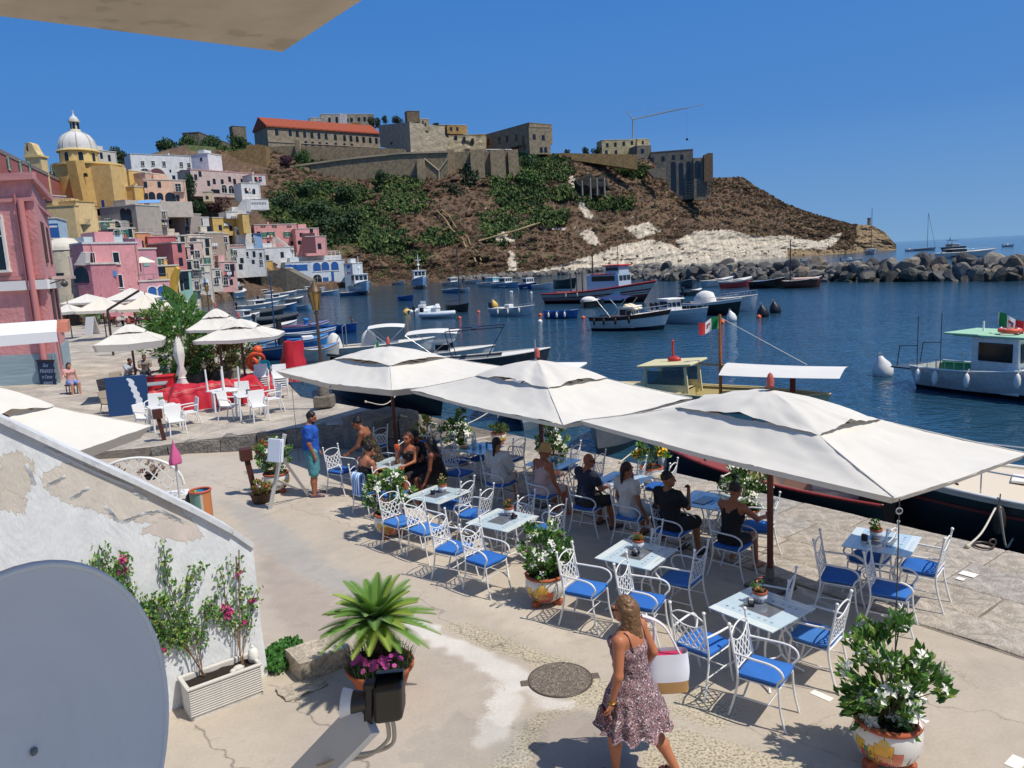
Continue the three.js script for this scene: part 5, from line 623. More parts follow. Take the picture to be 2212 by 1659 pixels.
// --- boat with the yellow cabin, its mast, boom and awning ---
boat('cream boat with open yellow wheelhouse frame and an orange wooden mast',{n:'fishing_boat',...gpix(vd,[1790,890],[1330,865]),L:7.6,B:2.4,H:0.5,dbl:1,rise:0.4,hc:'#d8cda6',rc:'#c9bd90',ic:'#b9a976',dc:'#cdbf92'},(g,a)=>{
const c=a.P(0.7,0,0),y0=c.y - 0.2,y1=c.y + 0.92,w=0.75,l=0.75,fr=M('#d9cf9f',{roughness:0.5});for (const [x,z] of [[-l,-w],[-l,w],[l,-w],[l,w]]) mesh('wheelhouse_post',flatbar(v3(c.x + x*1.15,y0,z),v3(c.x + x,y1,z),0.09,0.09,v3(0,0,1)),fr,g);mesh('wheelhouse_roof',at(rbox(2*l + 0.6,0.09,2*w + 0.4,0.03),c.x,y1 + 0.05,0,0,0,-0.06),fr,g);mesh('wheelhouse_sill',[box(2*l,0.5,0.05,c.x,y0 + 0.2,w),box(2*l,0.5,0.05,c.x,y0 + 0.2,-w),box(0.05,0.5,2*w,c.x + l,y0 + 0.2,0)],fr,g);
for (const z of [-w,w]) mesh('window',box(2*l - 0.1,0.5,0.02,c.x,y0 + 0.7,z),M('#9fb4bc',{roughness:0.05,transmission:0.85,thickness:0}),g);
mesh('roof_lamp',[cyl(0.05,0.04,0.7,c.x,y1 + 0.1,0.1),ball(0.17,c.x - 0.05,y1 + 0.16,0.1,1.6,0.8,1),ball(0.06,c.x,y1 + 0.84,0.1)],M('#b3352c',{roughness:0.4}),g);
const m=a.P(0.47,0,-0.5);pole(g,m,m.clone().add(v3(0,3.3,0)),0.065,'#b3672c');const e=a.P(0.06,0,1.25);mesh('awning',[grid(14,8,(u,v)=>{const s=lerp(0.44,-0.06,u),q=a.P(clamp(s,0,1),0,0),x=q.x + (s<0?s*7.6:0);return v3(x,m.y + 1.55 - 0.16*u - 0.3*Math.abs(2*v - 1)**1.6*(1 - 0.4*u) + 0.1*u*u,(2*v - 1)*(1.0 + 0.25*u));})],sail,g);pole(g,m.clone().add(v3(0.8,1.5,0)),m.clone().add(v3(-3.2,1.3,0)),0.04,'#a58a5c','boom');mesh('mast_stay',[bar(m.clone().add(v3(0,3.2,0)),m.clone().add(v3(-3,1.55,0)),0.01)],M('#d8d2c4'),g);const d=a.P(0.16,0.5,0);mesh('bollard',cyl(0.1,0.1,0.5,d.x,d.y,d.z),M('#7c3a2c'),g);g.updateMatrixWorld(true);flag('Italian flag with arms hung from the orange wooden mast',g.localToWorld(m.clone().add(v3(0.1,3.22,0.1))),0.72,0.44,0.1,0.3);
});
// --- boats with awnings behind the far umbrella ---
boat('white boat with two tented outboards and a flat white bimini',{...gpix(va,[760,720],[1240,690]),L:7,B:2.3,H:0.6,hc:'#e4e2dc',deck:0.5},(g,a)=>{bimini(g,a,0.6,2.4,1.05);for (const [s,z] of [[0.1,0.3],[0.42,-0.4]]){const p=a.P(s,0,0);mesh('motor_cover',jitter(at(lathe([[0.6,0],[0.55,0.5],[0.4,1],[0.15,1.25],[0,1.3]],12),p.x,p.y - 0.3,z),0.08,2),sail,g);} mesh('rail_frame',[bar(a.P(0.2,0.9,0),a.P(0.2,0.9,1.4),0.03),bar(a.P(0.2,-0.9,0),a.P(0.2,-0.9,1.4),0.03),bar(a.P(0.2,0.9,1.4),a.P(0.2,-0.9,1.4),0.03)],metal('#7d8890'),g);});
boat('white sports boat with a sweeping raised bimini',{...gpix(va,[1180,780],[1660,760]),L:6.4,B:2.3,H:0.6,hc:'#e6e4de',deck:0.55},(g,a)=>{bimini(g,a,0.5,3.0,1.1,sail,0.95);house2(g,a,0.5,0.66,0.5,'#e4e2dc',{rake:1.4,nw:1,w:0.7});const p=a.P(0,0.5,0);g.updateMatrixWorld(true);flag('small drooping Italian flag on the sports boat stern',g.localToWorld(p.clone().add(v3(0,0.9,0))),0.5,0.35,0.4,1.2);});
boat('open boat with a dark folded awning frame behind the umbrellas',{...gpix(va,[1640,830],[1960,815]),L:6,B:2.2,H:0.7,hc:'#3c4248',ic:'#6a6f72'},(g,a)=>mesh('awning_frame',[-1,1].flatMap((m)=>[bar(a.P(0.2,m*0.9,0),a.P(0.15,m*0.9,1.5),0.025),bar(a.P(0.5,m*0.9,0),a.P(0.65,m*0.9,1.5),0.025),bar(a.P(0.15,m*0.9,1.5),a.P(0.65,m*0.9,1.5),0.035)]).concat([rbox(0.3,0.12,2,0.05,a.P(0.4,0,1.5).x,a.P(0.4,0,1.55).y,0)]),M('#20304e'),g));
// --- blue fishing fleet left ---
const bluefleet='blue fishing boats at the left quay';
[['blue fishing boat with a red and white gunwale',[300,580],[640,548],'#2a6bb4','#b8402f',0],['blue double ended boat with white inside',[330,640],[690,610],'#1f5aa6','#e2e0da',1],['bright blue boat with a square white hatch',[360,690],[640,665],'#2f86cc','#4d9bd4',2],['turquoise blue skiff close to the pier',[50,710],[300,700],'#2c78bc','#3b8ac8',1],['white planked boat by the red covered pile',[440,770],[720,745],'#d9d4c8','#c7a27c',1],['deep blue skiff beside the black mooring pile',[150,735],[420,745],'#2a5f9c','#3a76b4',1]].forEach(([l,s,b,c,rc,k])=>boat(l,{n:'fishing_boat',f:va,s,b,B:2.1,H:0.75,dbl:1,hc:c,rc,ic:k===1?'#b7c4cc':'#5a8cc0',stripe:[[0.86,0.94,'#e2e0d8']],group:bluefleet,dc:'#4d8ec8'},(g,a)=>{thwarts('#3a76b4')(g,a);if (k===2){const p=a.P(0.5,0,0);mesh('hatch_box',rbox(0.8,0.4,0.9,0.04,p.x,p.y,0),white,g);} if (k===0){const p=a.P(0.55,0,0);mesh('winch',[cyl(0.18,0.18,0.5,p.x,p.y,0),rbox(0.4,0.2,0.6,0.05,p.x,p.y + 0.5,0)],M('#3f87c4'),g);}}));
[[470,652,548,640,'#e2e4e4','big white motor yacht along the left quay',3],[515,672,600,664,'#cfd6da','white launch with a blue cover in the left row',1],[560,655,622,648,'#dfe1e0','white speedboat at the end of the left row',1],[530,690,612,682,'#3a4046','dark inflatable with motors in the left row',2],[556,706,640,700,'#2a2f36','black inflatable nearest the pale blue rowing boat',2],[590,672,640,668,'#4577a8','blue open boat in the left row',0],[560,724,640,716,'#d5dadc','white dinghy above the blue fishing boats',0],[545,640,590,635,'#d8dcde','small white cruiser under the harbour wall',1],[600,640,640,636,'#cdd2d4','tiny white boat under the harbour wall',0],[640,632,700,628,'#d7dada','white boat by the club house steps',1],[665,640,730,636,'#6fa0c4','pale blue boat by the club house steps',0],[500,700,560,694,'#e2e2de','white canopy boat between the umbrellas',1],[620,655,655,652,'#8a8f92','grey skiff in mid water by the left row',0],[700,624,745,621,'#dcdedd','white boat left of the pale blue trawler',0],[735,640,790,637,'#3f6f9c','blue boat beside the pale blue trawler',0]].forEach(([x,y,x1,y1,c,l,k])=>small(l,vd,[x,y],[x1,y1],{hc:c,B:k===3?4:2.3,H:k===3?1.6:0.75,deck:0.45,L:k===3?14:undefined},(g,a)=>{if (k===3){const r=house2(g,a,0.15,0.62,1.5,'#e6e8e8',{rake:1.1,w:0.7,nw:3,wh:0.34});mesh('upper_deck',rbox(r.l*0.6,0.7,r.w*0.8,0.2,r.x - 0.5,r.y + 0.5,0,2),gloss('#e4e6e6'),g);} else if (k===1){house2(g,a,0.32,0.6,0.6,'#e4e6e6',{rake:0.9,w:0.7,nw:2});motor(g,a);} else if (k===2){mesh('air_tube',[-1,1].map((m)=>tube([0,0.3,0.6,0.85,1].map((t)=>a.P(t,m*0.95,0)),0.24,20,8)),M('#3c4248'),g);motor(g,a,2);} else thwarts()(g,a);}));
// ================= cafe terrace =================
const cloth=M('#e0dbcf',{roughness:0.92,map:rep2('fabric',0.7),transmission:0.05,thickness:0});
const ironW=M('#e6e6e2',{roughness:0.42}),teak=M('#7c3c28',{roughness:0.55,map:rep2('wood',1)});
function umbrella(label,c,turn,a,b,yE,yA,yB,o={}){
const g=thing('market_umbrella',label,'umbrella',v3(c.x,yB,c.z),turn,o.group),E=yE - yB,A=yA - yB,r0=o.vent===0?0:0.42,N=25;
const Y=(r)=>E + (A - E)*((1 - r) - 0.05*Math.sin(PI*(1 - r)));
const sq=(t)=>{const k=((t%1) + 1)%1*4,i=Math.floor(k),f=(k - i)*2 - 1;return [[1,f],[-f,1],[-1,-f],[f,-1]][i];};
const ring=(R0,R1,rows,yf)=>grid(81,rows,(u,v)=>{const [x,z]=sq(u),r=lerp(R1,R0,v),e=1 - Math.abs(Math.abs(x) - Math.abs(z)),m=Math.min(Math.abs(x),Math.abs(z));return v3(x*a*r*(1 - (o.bow??0.02)*(1 - m)*r),yf(r,m),z*b*r*(1 - (o.bow??0.02)*(1 - m)*r));},(u,v,p)=>[p.x,p.z]);
const wr=o.wr??0.02;
mesh('canopy',[ring(r0,1,14,(r,m)=>Y(r) - (o.sag??0.05)*(1 - m)*r - 0.05*Math.sin(PI*clamp((r - r0) / (1 - r0),0,1))*Math.sin(PI*m) + (wr + 0.02)*fbm(r*4,m*7,c.x))],o.m??cloth,g);
for (const [x,z] of [[1,1],[1,-1],[-1,1],[-1,-1]]) mesh('seam',[...Array(7)].map((_,i)=>{const q=(r)=>v3(x*a*r,Y(r) + 0.006,z*b*r);return bar(q(lerp(r0,0.995,i / 7)),q(lerp(r0,0.995,(i + 1) / 7)),0.007,0.007,4);}),o.m??cloth,g);
if (r0) mesh('vent_cap',ring(0,r0 + 0.05,12,(r,m)=>{const t=r / (r0 + 0.05);return Y(r0) - 0.01 + (A - Y(r0) + 0.03)*(1 - Math.pow(t,1.5)) + (1 - m)*0.07*t*t + 0.07*fbm(m*2.2 + c.x,t*2.5,c.x*3,2)*t;}),o.m??cloth,g);
mesh('valance',grid(81,3,(u,v)=>{const [x,z]=sq(u),m=Math.min(Math.abs(x),Math.abs(z)),k=(1 - (o.bow??0.02)*(1 - m)),i=1 - (o.curl??0.02)*(1 - v);return v3(x*a*k*i,E - (o.sag??0.05)*(1 - m) - (1 - v)*(o.val??0.07),z*b*k*i);}),o.m??cloth,g);
for (let i=0;i<8;i++){const [x,z]=[[1,1],[1,-1],[-1,1],[-1,-1],[1,0],[-1,0],[0,1],[0,-1]][i];mesh('rib',bar(v3(0,A - 0.2,0),v3(x*a*0.97,E - 0.05 - (i>3?(o.sag??0.05) + 0.03:0.01),z*b*0.97),0.014,0.012,5),o.rm??teak,g);}
mesh('pole',cyl(o.pr??0.042,o.pr??0.042,A + 0.02,0,0,0,10),o.rm??teak,g);mesh('hub',cyl(0.075,0.06,0.12,0,A - 0.55,0,10),o.rm??teak,g);mesh('finial',lathe([[0.001,0.2],[0.03,0.17],[0.05,0.1],[0.045,0.03],[0.06,0],[0,0]],10).translate(0,A + 0.06,0),M('#b4574a',{roughness:0.5}),g);
mesh('foot',[cyl(0.06,0.055,0.3,0,0,0,10),rbox(0.5,0.06,0.5,0.02,0,0.03,0)],stone('#8a8378'),g);
return g;
}
umbrella('big white umbrella over the table with a striped shadow, right of the three',v3(3.39,0,-9.95),0.54,1.25,2.55,2.16,2.74,0,{wr:0.04});
umbrella('middle of the three big white terrace umbrellas',v3(0.5,0,-14.2),0.6,1.42,2.5,2.14,2.76,0,{wr:0.03});
umbrella('big white umbrella beside the raised pier',v3(-2.95,0,-18.6),QA + 0.06,1.7,2.75,2.16,2.72,0,{val:0.16,curl:0.07,sag:0.1});
umbrella('big white umbrella behind the peeling stair wall',v3(-8.75,0,-12.1),-0.26,2.1,1.65,2.12,3.15,0,{val:0.2,curl:0.08,sag:0.08,bow:0.05});
{const up=(px,py,h,sx,a,b,label,t=QA,o={})=>{const p=gp(px,py,h),y=promY(p.x);return umbrella(label,p,t,a,b,h,h + (o.rise??0.55),y,o);},grp='white umbrellas along the promenade';
up(283,736,2.45,0,1.15,1.05,'white umbrella with deep valance over the promenade diners',0.35,{val:0.25,curl:0.05,rise:0.6});
up(520,726,2.5,0,1.35,1.1,'white umbrella at the quay edge beyond the oleanders',0.1,{val:0.12,rise:0.6});
up(470,706,2.7,0,1.0,1.0,'smaller white umbrella tucked behind the quay edge one',0.2,{rise:0.7,val:0.1});
const dk={rm:M('#3a3632'),vent:0,rise:1.0,val:0.22,group:grp};
up(222,668,2.6,0,1.7,1.6,'cream umbrella with a dark arm over the crowded tables, nearer the pink house',0.25,{...dk,m:M('#e6dfcf',{roughness:0.9,transmission:0.15,thickness:0})});up(316,664,2.6,0,1.8,1.7,'cream umbrella with a dark arm beside the banana plant',0.2,{...dk,m:M('#e7decb',{roughness:0.9,transmission:0.15,thickness:0})});
up(148,672,2.5,0,1.1,1.1,'small white umbrella close to the pink house',0.1,{...dk,rise:0.6});up(190,652,2.7,0,2.4,2.2,'white umbrella in the back row of the crowded tables',0.3,{...dk,rise:0.9});up(285,645,2.8,0,2.6,2.4,'largest white umbrella in the back row',0.2,{...dk,rise:1.2});up(385,662,2.5,0,1.4,1.4,'white umbrella half hidden by the banana leaves',0.2,{...dk,rise:0.7});
for (const [i,[x0,y0,x1,y1,d]] of [[232,670,300,628,47],[410,658,350,632,47]].entries()){const a=zp(x0,y0,d),b=zp(x1,y1,d),g=thing('umbrella_arm',['dark slanting arm of the nearer cream umbrella','dark slanting arm above the cream umbrella by the banana plant'][i],'umbrella arm',v3(a.x,promY(a.x),a.z));mesh('arm',flatbar(a.clone().sub(g.position),b.clone().sub(g.position),0.12,0.12,v3(0,0,1)),metal('#3b3733'),g);mesh('post',cyl(0.07,0.07,a.y - promY(a.x)),metal('#3b3733'),g);}
}
// --- chairs ---
const cushion=M('#2467b8',{roughness:0.7}),cushions=['#2467b8','#2d6fbe','#1f5dab','#3a78c0'].map((h)=>M(h,{roughness:0.75,map:rep2('fabric',2)}));
const chair0=(()=>{
const g=thing('iron_chair','x','chair');const zb=(y)=>-0.2 - 0.16*Math.max(0,y - 0.45),hw=0.205;
for (const s of [-1,1]){
mesh('back_post',[tube([[s*hw,0,-0.3],[s*hw,0.2,-0.24],[s*hw,0.45,-0.2],[s*hw,0.75,zb(0.75)],[s*hw,0.96,zb(0.96)]],0.0125,14,6),ball(0.021,s*hw,0.975,zb(0.975),1,1,1,7)],ironW,g);
mesh('front_leg',tube([[s*hw,0,0.27],[s*hw,0.2,0.22],[s*hw,0.44,0.2]],0.0115,8,6),ironW,g);
mesh('armrest',tube([[s*hw,0.69,zb(0.69)],[s*(hw + 0.02),0.685,-0.05],[s*(hw + 0.03),0.68,0.14],[s*(hw + 0.03),0.64,0.23],[s*(hw + 0.02),0.57,0.25],[s*hw,0.5,0.2],[s*hw,0.44,0.18]],0.013,20,6),ironW,g);
}
mesh('back_arch',tube([[-hw,0.86,zb(0.86)],[-0.12,0.91,zb(0.91)],[0,0.925,zb(0.925)],[0.12,0.91,zb(0.91)],[hw,0.86,zb(0.86)]],0.009,14,5),ironW,g);
const lt=mesh('lattice',[tube([[-hw,0.84,zb(0.84)],[-0.1,0.775,zb(0.775)],[0,0.76,zb(0.76)],[0.1,0.775,zb(0.775)],[hw,0.84,zb(0.84)]],0.008,14,5),bar(v3(-hw,0.52,zb(0.52)),v3(hw,0.52,zb(0.52)),0.008),...[-1,1].map((s)=>bar(v3(s*0.175,0.52,zb(0.52)),v3(s*0.175,0.815,zb(0.815)),0.006,0.006,5))],ironW,g);
const top=(x)=>0.76 + 0.08*(x / hw)**2,ins=(x,y)=>Math.abs(x)<=0.18&&y>=0.52&&y<=top(x),nrm=v3(0,-0.16,-1).normalize();
for (const s of [-1,1]) for (let k=-3;k<=4;k++){const pts=[];for (let t=-0.5;t<0.6;t +=0.004){const x=k*0.084 + t*0.62,y=0.52 + t*0.9 + 0.12;if (ins(s*x,y)) pts.push(v3(s*x,y,zb(y)));} if (pts.length>9) mesh('slat',flatbar(pts[0],pts[pts.length - 1],0.015,0.004,nrm),ironW,lt);}
mesh('seat_frame',[bar(v3(-hw,0.44,-0.2),v3(-hw,0.44,0.2),0.01),bar(v3(hw,0.44,-0.2),v3(hw,0.44,0.2),0.01),bar(v3(-hw,0.44,0.2),v3(hw,0.44,0.2),0.01),bar(v3(-hw,0.44,-0.2),v3(hw,0.44,-0.2),0.01),box(0.4,0.006,0.39,0,0.44,0)],ironW,g);
for (const s of [-1,1]) mesh('stretcher',bar(v3(s*hw,0.24,-0.232),v3(s*hw,0.24,0.213),0.007,0.007,5),ironW,g);mesh('stretcher',bar(v3(-hw,0.24,0.1),v3(hw,0.24,0.1),0.007,0.007,5),ironW,g);
const cg=new THREE.BoxGeometry(0.44,0.06,0.43,8,2,8),p=cg.attributes.position;for (let i=0;i<p.count;i++){const x=p.getX(i) / 0.22,z=p.getZ(i) / 0.215,e=Math.max(Math.abs(x),Math.abs(z));p.setY(i,p.getY(i)*(1 - 0.55*Math.pow(e,4)) + 0.012*(1 - e*e) + 0.004*Math.sin(x*5 + z*3));p.setX(i,p.getX(i)*(1 - 0.06*z*z));p.setZ(i,p.getZ(i)*(1 - 0.05*x*x) + 0.0);}
cg.computeVertexNormals();mesh('cushion',cg.translate(0,0.482,0.01),cushion,g);return g;
})();
let chairUsed=false;
const TW=Math.atan2(WD.x,WD.z),TL=TW + PI;
function chair(px,py,h,turn,label,group,fromBack){
const p=gp(px,py,h);p.y=0;if (fromBack) p.add(v3(Math.sin(turn),0,Math.cos(turn)).multiplyScalar(0.27));const t=turn + rnd(-0.16,0.16),w=p.x*WD.x + p.z*WD.z;if (w>9.1) p.y=0.02;
if (!chairUsed){chairUsed=true;chair0.position.copy(p);chair0.rotation.y=t;tag(chair0,label,'chair',group);return chair0;} const q=dup(chair0,p,t,label,group);q.children.find((m)=>m.name==='cushion').material=pick(cushions);return q;
}
const CH=[
['pink kalanchoe table',[[1517,1384,'s','W','left'],[1653,1443,'s','W'],[1764,1367,'s','L'],[1686,1262,'b','L']]],
['shaded ashtray table',[[1265,1267,'s','W'],[1390,1294,'s','W'],[1472,1245,'s','L'],[1408,1155,'b','L']]],
['red flower table',[[980,1179,'s','W'],[1049,1203,'s','W'],[1139,1083,'b','L'],[1205,1104,'b','L']]],
['peach flower table',[[865,1123,'s','W'],[921,1139,'s','W'],[985,1088,'s','L'],[1025,1107,'s','L']]],
['quay edge table',[[1815,1240,'s','W'],[1926,1270,'s','W'],[1878,1204,'s','L'],[1992,1224,'s','L']]],
['young couple table',[[1429,1120,'b','W'],[1557,1149,'b','W'],[1590,1044,'b','L'],[1636,1136,'s','L']]],
['green bottle table',[[1245,1069,'b','W'],[1339,1090,'b','W'],[1379,1013,'b','L'],[1445,1018,'b','L']]],
['straw hat table',[[1150,1045,'b','W'],[1240,978,'b','L'],[1292,997,'b','L'],[1123,963,'b','L'],[1082,1040,'s','W']]],
['water glass table',[[990,992,'s','W'],[1041,989,'s','W'],[990,1019,'s','W'],[945,931,'b','L']]],
['standing guests table',[[710,997,'b','W'],[766,1038,'b','W'],[817,1045,'b','W'],[830,936,'b','L'],[880,965,'b','L']]]];
const SEAT={};CH.forEach(([t,list],ti)=>list.forEach(([x,y,k,f],i)=>{const al=list.filter((q)=>q[3]===f).sort((p,q)=>p[0] - q[0]),r=al.indexOf(list[i]),wh=al.length<2?'':r===0?', nearest the pier':r===al.length - 1?', farthest from the pier':', in the middle';SEAT[ti + '.' + i]=chair(x,y,k==='s'?0.5:0.72,f==='W'?TW:TL,`white lattice chair, ${f === 'W' ? 'land' : 'water'} side of the ${t}${wh}`,'lattice chairs at the ' + t,k==='b');}));
// --- tables ---
const topTex=canvasTex(512,512,(c)=>{c.fillStyle='#c3d8e0';c.fillRect(0,0,512,512);for (let i=0;i<900;i++){c.fillStyle=`rgba(${200 + rnd(40)},${215 + rnd(35)},${225 + rnd(30)},0.25)`;c.fillRect(rnd(512),rnd(512),rnd(4,30),rnd(2,10));} c.fillStyle='#e2ece9';c.fillRect(0,0,512,70);c.fillRect(0,442,512,70);for (const y of [112,400]) for (const [i,x] of [80,130,180,256,330,384,436].entries()){c.save();c.translate(x,y);c.rotate(PI / 4);c.fillStyle=['#7f9aa6','#a58f86','#8aa0a8','#5f7f96','#b09a90','#76909c','#3f678c'][i];c.globalAlpha=0.7;c.fillRect(-10,-10,20,20);c.restore();} c.fillStyle='#6f8f9c';c.font='26px serif';c.textAlign='center';c.fillText('C O R R I C E L L A',256,484);c.fillStyle='#7a7f80';c.fillRect(130,160,252,192);c.fillStyle='#6a7076';c.fillRect(138,168,236,176);});
const tops=new THREE.MeshPhysicalMaterial({map:topTex,roughness:0.08,clearcoat:1,clearcoatRoughness:0.05});
const table0=(()=>{
const g=thing('cafe_table','x','table'),tg=new THREE.BoxGeometry(0.8,0.012,0.8);mesh('tabletop',tg.translate(0,0.742,0),[M('#b9cfd4',{roughness:0.2}),M('#b9cfd4',{roughness:0.2}),tops,ironW,M('#dfe8e6',{roughness:0.2}),M('#b9cfd4',{roughness:0.2})],g);
for (const [x,z] of [[1,1],[1,-1],[-1,1],[-1,-1]]) mesh('leg',[tube([[x*0.3,0.73,z*0.3],[x*0.27,0.6,z*0.27],[x*0.15,0.45,z*0.15],[x*0.14,0.25,z*0.14],[x*0.22,0.1,z*0.22],[x*0.31,0.015,z*0.31]],0.0125,22,6),ball(0.018,x*0.31,0.012,z*0.31,1,0.7,1,7)],ironW,g);
mesh('ring',new THREE.TorusGeometry(0.21,0.009,6,24).rotateX(PI / 2).translate(0,0.26,0),ironW,g);mesh('apron',[[1,0],[-1,0],[0,1],[0,-1]].map(([x,z])=>bar(v3(x*0.3 - z*0.3,0.728,z*0.3 - x*0.3),v3(x*0.3 + z*0.3,0.728,z*0.3 + x*0.3),0.011)),ironW,g);return g;
})();
const TB={};{const tl={T1:[1645,1312,'square cafe table with striped sun and pink kalanchoe pot'],T2:[1375,1195,'square cafe table fully in shade with a dark ashtray'],T3:[1085,1122,'square cafe table half in sun with red flowers and plums'],T4:[945,1067,'square cafe table half in sun with peach flowers'],T5:[1905,1172,'square cafe table mirroring the sky at the quay edge'],T6:[1345,1038,'square cafe table with a green bottle before the bald man'],T7:[1530,1083,'square cafe table beside the young man in black'],T8:[1033,968,'square cafe table with water glasses under the tall flowers'],T9:[850,1000,'square cafe table between the seated women'],T10:[1195,1000,'square cafe table of the woman in the straw hat']};let first=true;for (const k in tl){const [x,y,l]=tl[k],p=gp(x,y,0.75);p.y=p.x*WD.x + p.z*WD.z>9.1?0.02:0;TB[k]=p.clone();if (first){first=false;table0.position.copy(p);table0.rotation.y=TW;tag(table0,l,'table','cafe tables');} else dup(table0,p,TW,l,'cafe tables');}}
// --- pots ---
const paint=canvasTex(1024,256,(c)=>{c.fillStyle='#ddd9cf';c.fillRect(0,0,1024,256);for (const o of [0,512]){c.save();c.translate(o,-40);const B=(x,y,w,h,k)=>{c.fillStyle=k;c.fillRect(x,y,w,h);c.strokeStyle='rgba(60,30,20,0.6)';c.lineWidth=2;c.strokeRect(x,y,w,h);};B(40,110,60,60,'#d8b23a');B(70,150,50,60,'#c8503a');B(100,130,60,60,'#5a8a5c');B(120,118,70,60,'#d9a72e');B(150,100,90,50,'#e0a72c');B(235,130,50,90,'#d86a4a');B(150,150,80,40,'#c9854a');B(170,185,100,40,'#c23a3c');B(120,190,50,36,'#d8b23a');for (let i=0;i<26;i++){c.fillStyle='#4a2f24';c.fillRect(60 + rnd(210),125 + rnd(90),6,8);} c.fillStyle='#d9b45c';c.beginPath();c.arc(195,92,24,PI,0);c.fill();c.fillRect(171,90,48,16);c.fillStyle='#6b4a2a';c.fillRect(193,48,4,24);c.fillStyle='#29315e';c.beginPath();c.moveTo(330,150);c.lineTo(330,190);c.lineTo(312,190);c.fill();c.fillRect(306,196,44,5);c.font='italic bold 44px serif';c.fillText('Corricella',360,188);c.restore();}});
const terra=M('#b5603f',{roughness:0.85,map:rep2('plaster',1)}),soil=stone('#33261c',2,0.02),leafG=leafMat('#56892b',0.3),leafD=leafMat('#386422',0.25),leafY=leafMat('#93b045',0.35);
const petal=M('#f3f0e6',{roughness:0.6,transmission:0.2,thickness:0});
const flowerGeo=(n=5,r=1,w=0.5)=>{const q=[];for (let i=0;i<n;i++){const a=i / n*2*PI,d=(x,y,z)=>[x*Math.cos(a) - z*Math.sin(a),y,x*Math.sin(a) + z*Math.cos(a)];const c0=d(0,0,0),c1=d(r*0.55,0.2*r,r*w*0.6),c2=d(r,0.05*r,0),c3=d(r*0.55,0.2*r,-r*w*0.6);q.push(...c0,...c1,...c2,...c0,...c2,...c3);} const g=new THREE.BufferGeometry();g.setAttribute('position',new THREE.Float32BufferAttribute(q,3));g.computeVertexNormals();return g;};
const fl5=flowerGeo();
const putFlowers=(g,list,geo,mat,s,name='flower')=>list.forEach(([p,d])=>{const m=mesh(name,geo,mat,g);m.position.copy(p);m.quaternion.setFromUnitVectors(v3(0,1,0),d.clone().normalize());m.rotateY(rnd(6));const k=s*rnd(0.75,1.2);m.scale.set(k,k,k);});
function bush(g,o){
const shoots=[];for (let i=0;i<o.n;i++){const d=inBall().normalize();d.y=d.y*0.95 + 0.1;const w=rnd(0.35,1);shoots.push(v3(d.x*o.rx*w,o.y + d.y*o.ry*rnd(0.4,1),d.z*o.rx*w));}
for (const [mt,f] of [[o.m??leafG,0.55],[o.m2??leafD,0.3],[o.m3??leafY,0.15]]){const pos=[];for (let k=0;k<o.k*f;k++){const c=pick(shoots),out=v3(c.x,(c.y - o.y)*0.8 + 0.25,c.z).normalize(),dir=inBall().multiplyScalar(0.9).add(out).normalize(),L=o.s*rnd(0.7,1.3),side=v3().crossVectors(dir,inBall().normalize()).normalize().multiplyScalar(L*(o.asp??0.24)),a=c.clone().addScaledVector(inBall(),o.s*0.9),b=a.clone().addScaledVector(dir,L),m=a.clone().lerp(b,0.5),lift=v3().crossVectors(side,dir).normalize().multiplyScalar(L*0.06);const p1=m.clone().add(side).add(lift),p2=m.clone().sub(side).add(lift);pos.push(...a.toArray(),...p1.toArray(),...m.toArray(),...p1.toArray(),...b.toArray(),...m.toArray(),...a.toArray(),...m.toArray(),...p2.toArray(),...m.toArray(),...b.toArray(),...p2.toArray());} const ge=new THREE.BufferGeometry();ge.setAttribute('position',new THREE.Float32BufferAttribute(pos,3));ge.computeVertexNormals();mesh('foliage',ge,mt,g);}
mesh('stems',shoots.filter((_,i)=>i%2===0).map((p)=>tube([v3(0,o.y0??0.3,0),v3(p.x*0.3,lerp(o.y0??0.3,p.y,0.5),p.z*0.3),p],0.006,5,4)),M('#5b5a30'),g);return shoots;
}
function potPlant(px,py,s,label,o={}){
const p=o.p??gp(px,py),g=thing('flower_pot',label,'potted plant',p,o.turn??0);
mesh('pot',lathe([[0.0,0.06],[0.15,0.06],[0.25,0.14],[0.29,0.25],[0.285,0.36],[0.26,0.42]].map(([a,b])=>[a*s,b*s]),28),M('#ffffff',{map:paint,roughness:0.25,clearcoat:0.6}),g);
mesh('rim',lathe([[0.255,0.41],[0.285,0.42],[0.29,0.445],[0.27,0.46],[0.235,0.45],[0.225,0.38]].map(([a,b])=>[a*s,b*s]),28),terra,g);mesh('soil',cyl(0.235*s,0.235*s,0.02,0,0.4*s,0,18),soil,g);
for (let i=0;i<3;i++){const a=i*2.1 + 0.5;mesh('pot_foot',at(rbox(0.09*s,0.09*s,0.13*s,0.02),Math.sin(a)*0.18*s,0.045*s,Math.cos(a)*0.18*s,0,a),terra,g);}
const h=o.h??0.8,sh=bush(g,{y:0.4*s + h*0.43,rx:o.rx??0.36,ry:h*0.58,n:o.n??34,k:o.k??1000,s:o.ls??0.085,y0:0.4*s,m:o.m,m2:o.m2,m3:o.m3});
if (o.fl !==0) putFlowers(g,sh.filter(()=>rnd()<(o.fl??0.8)).flatMap((q)=>{const d=v3(q.x,0.25,q.z).normalize();return [[q.clone().addScaledVector(d,0.06),d.clone().add(inBall().multiplyScalar(0.6))],...(rnd()<0.8?[[q.clone().addScaledVector(d,0.05).addScaledVector(inBall(),0.07),d]]:[]),...(rnd()<0.5?[[q.clone().addScaledVector(d,0.04).addScaledVector(inBall(),0.08),d]]:[])];}),fl5,o.pm??petal,(o.fs??0.048)*1.25);
return g;
}
potPlant(1915,1648,1.0,'white flowering mandevilla in a painted village pot on open paving',{turn:-1.75,h:0.92,rx:0.4,n:60,k:1700,ls:0.1,fs:0.06});
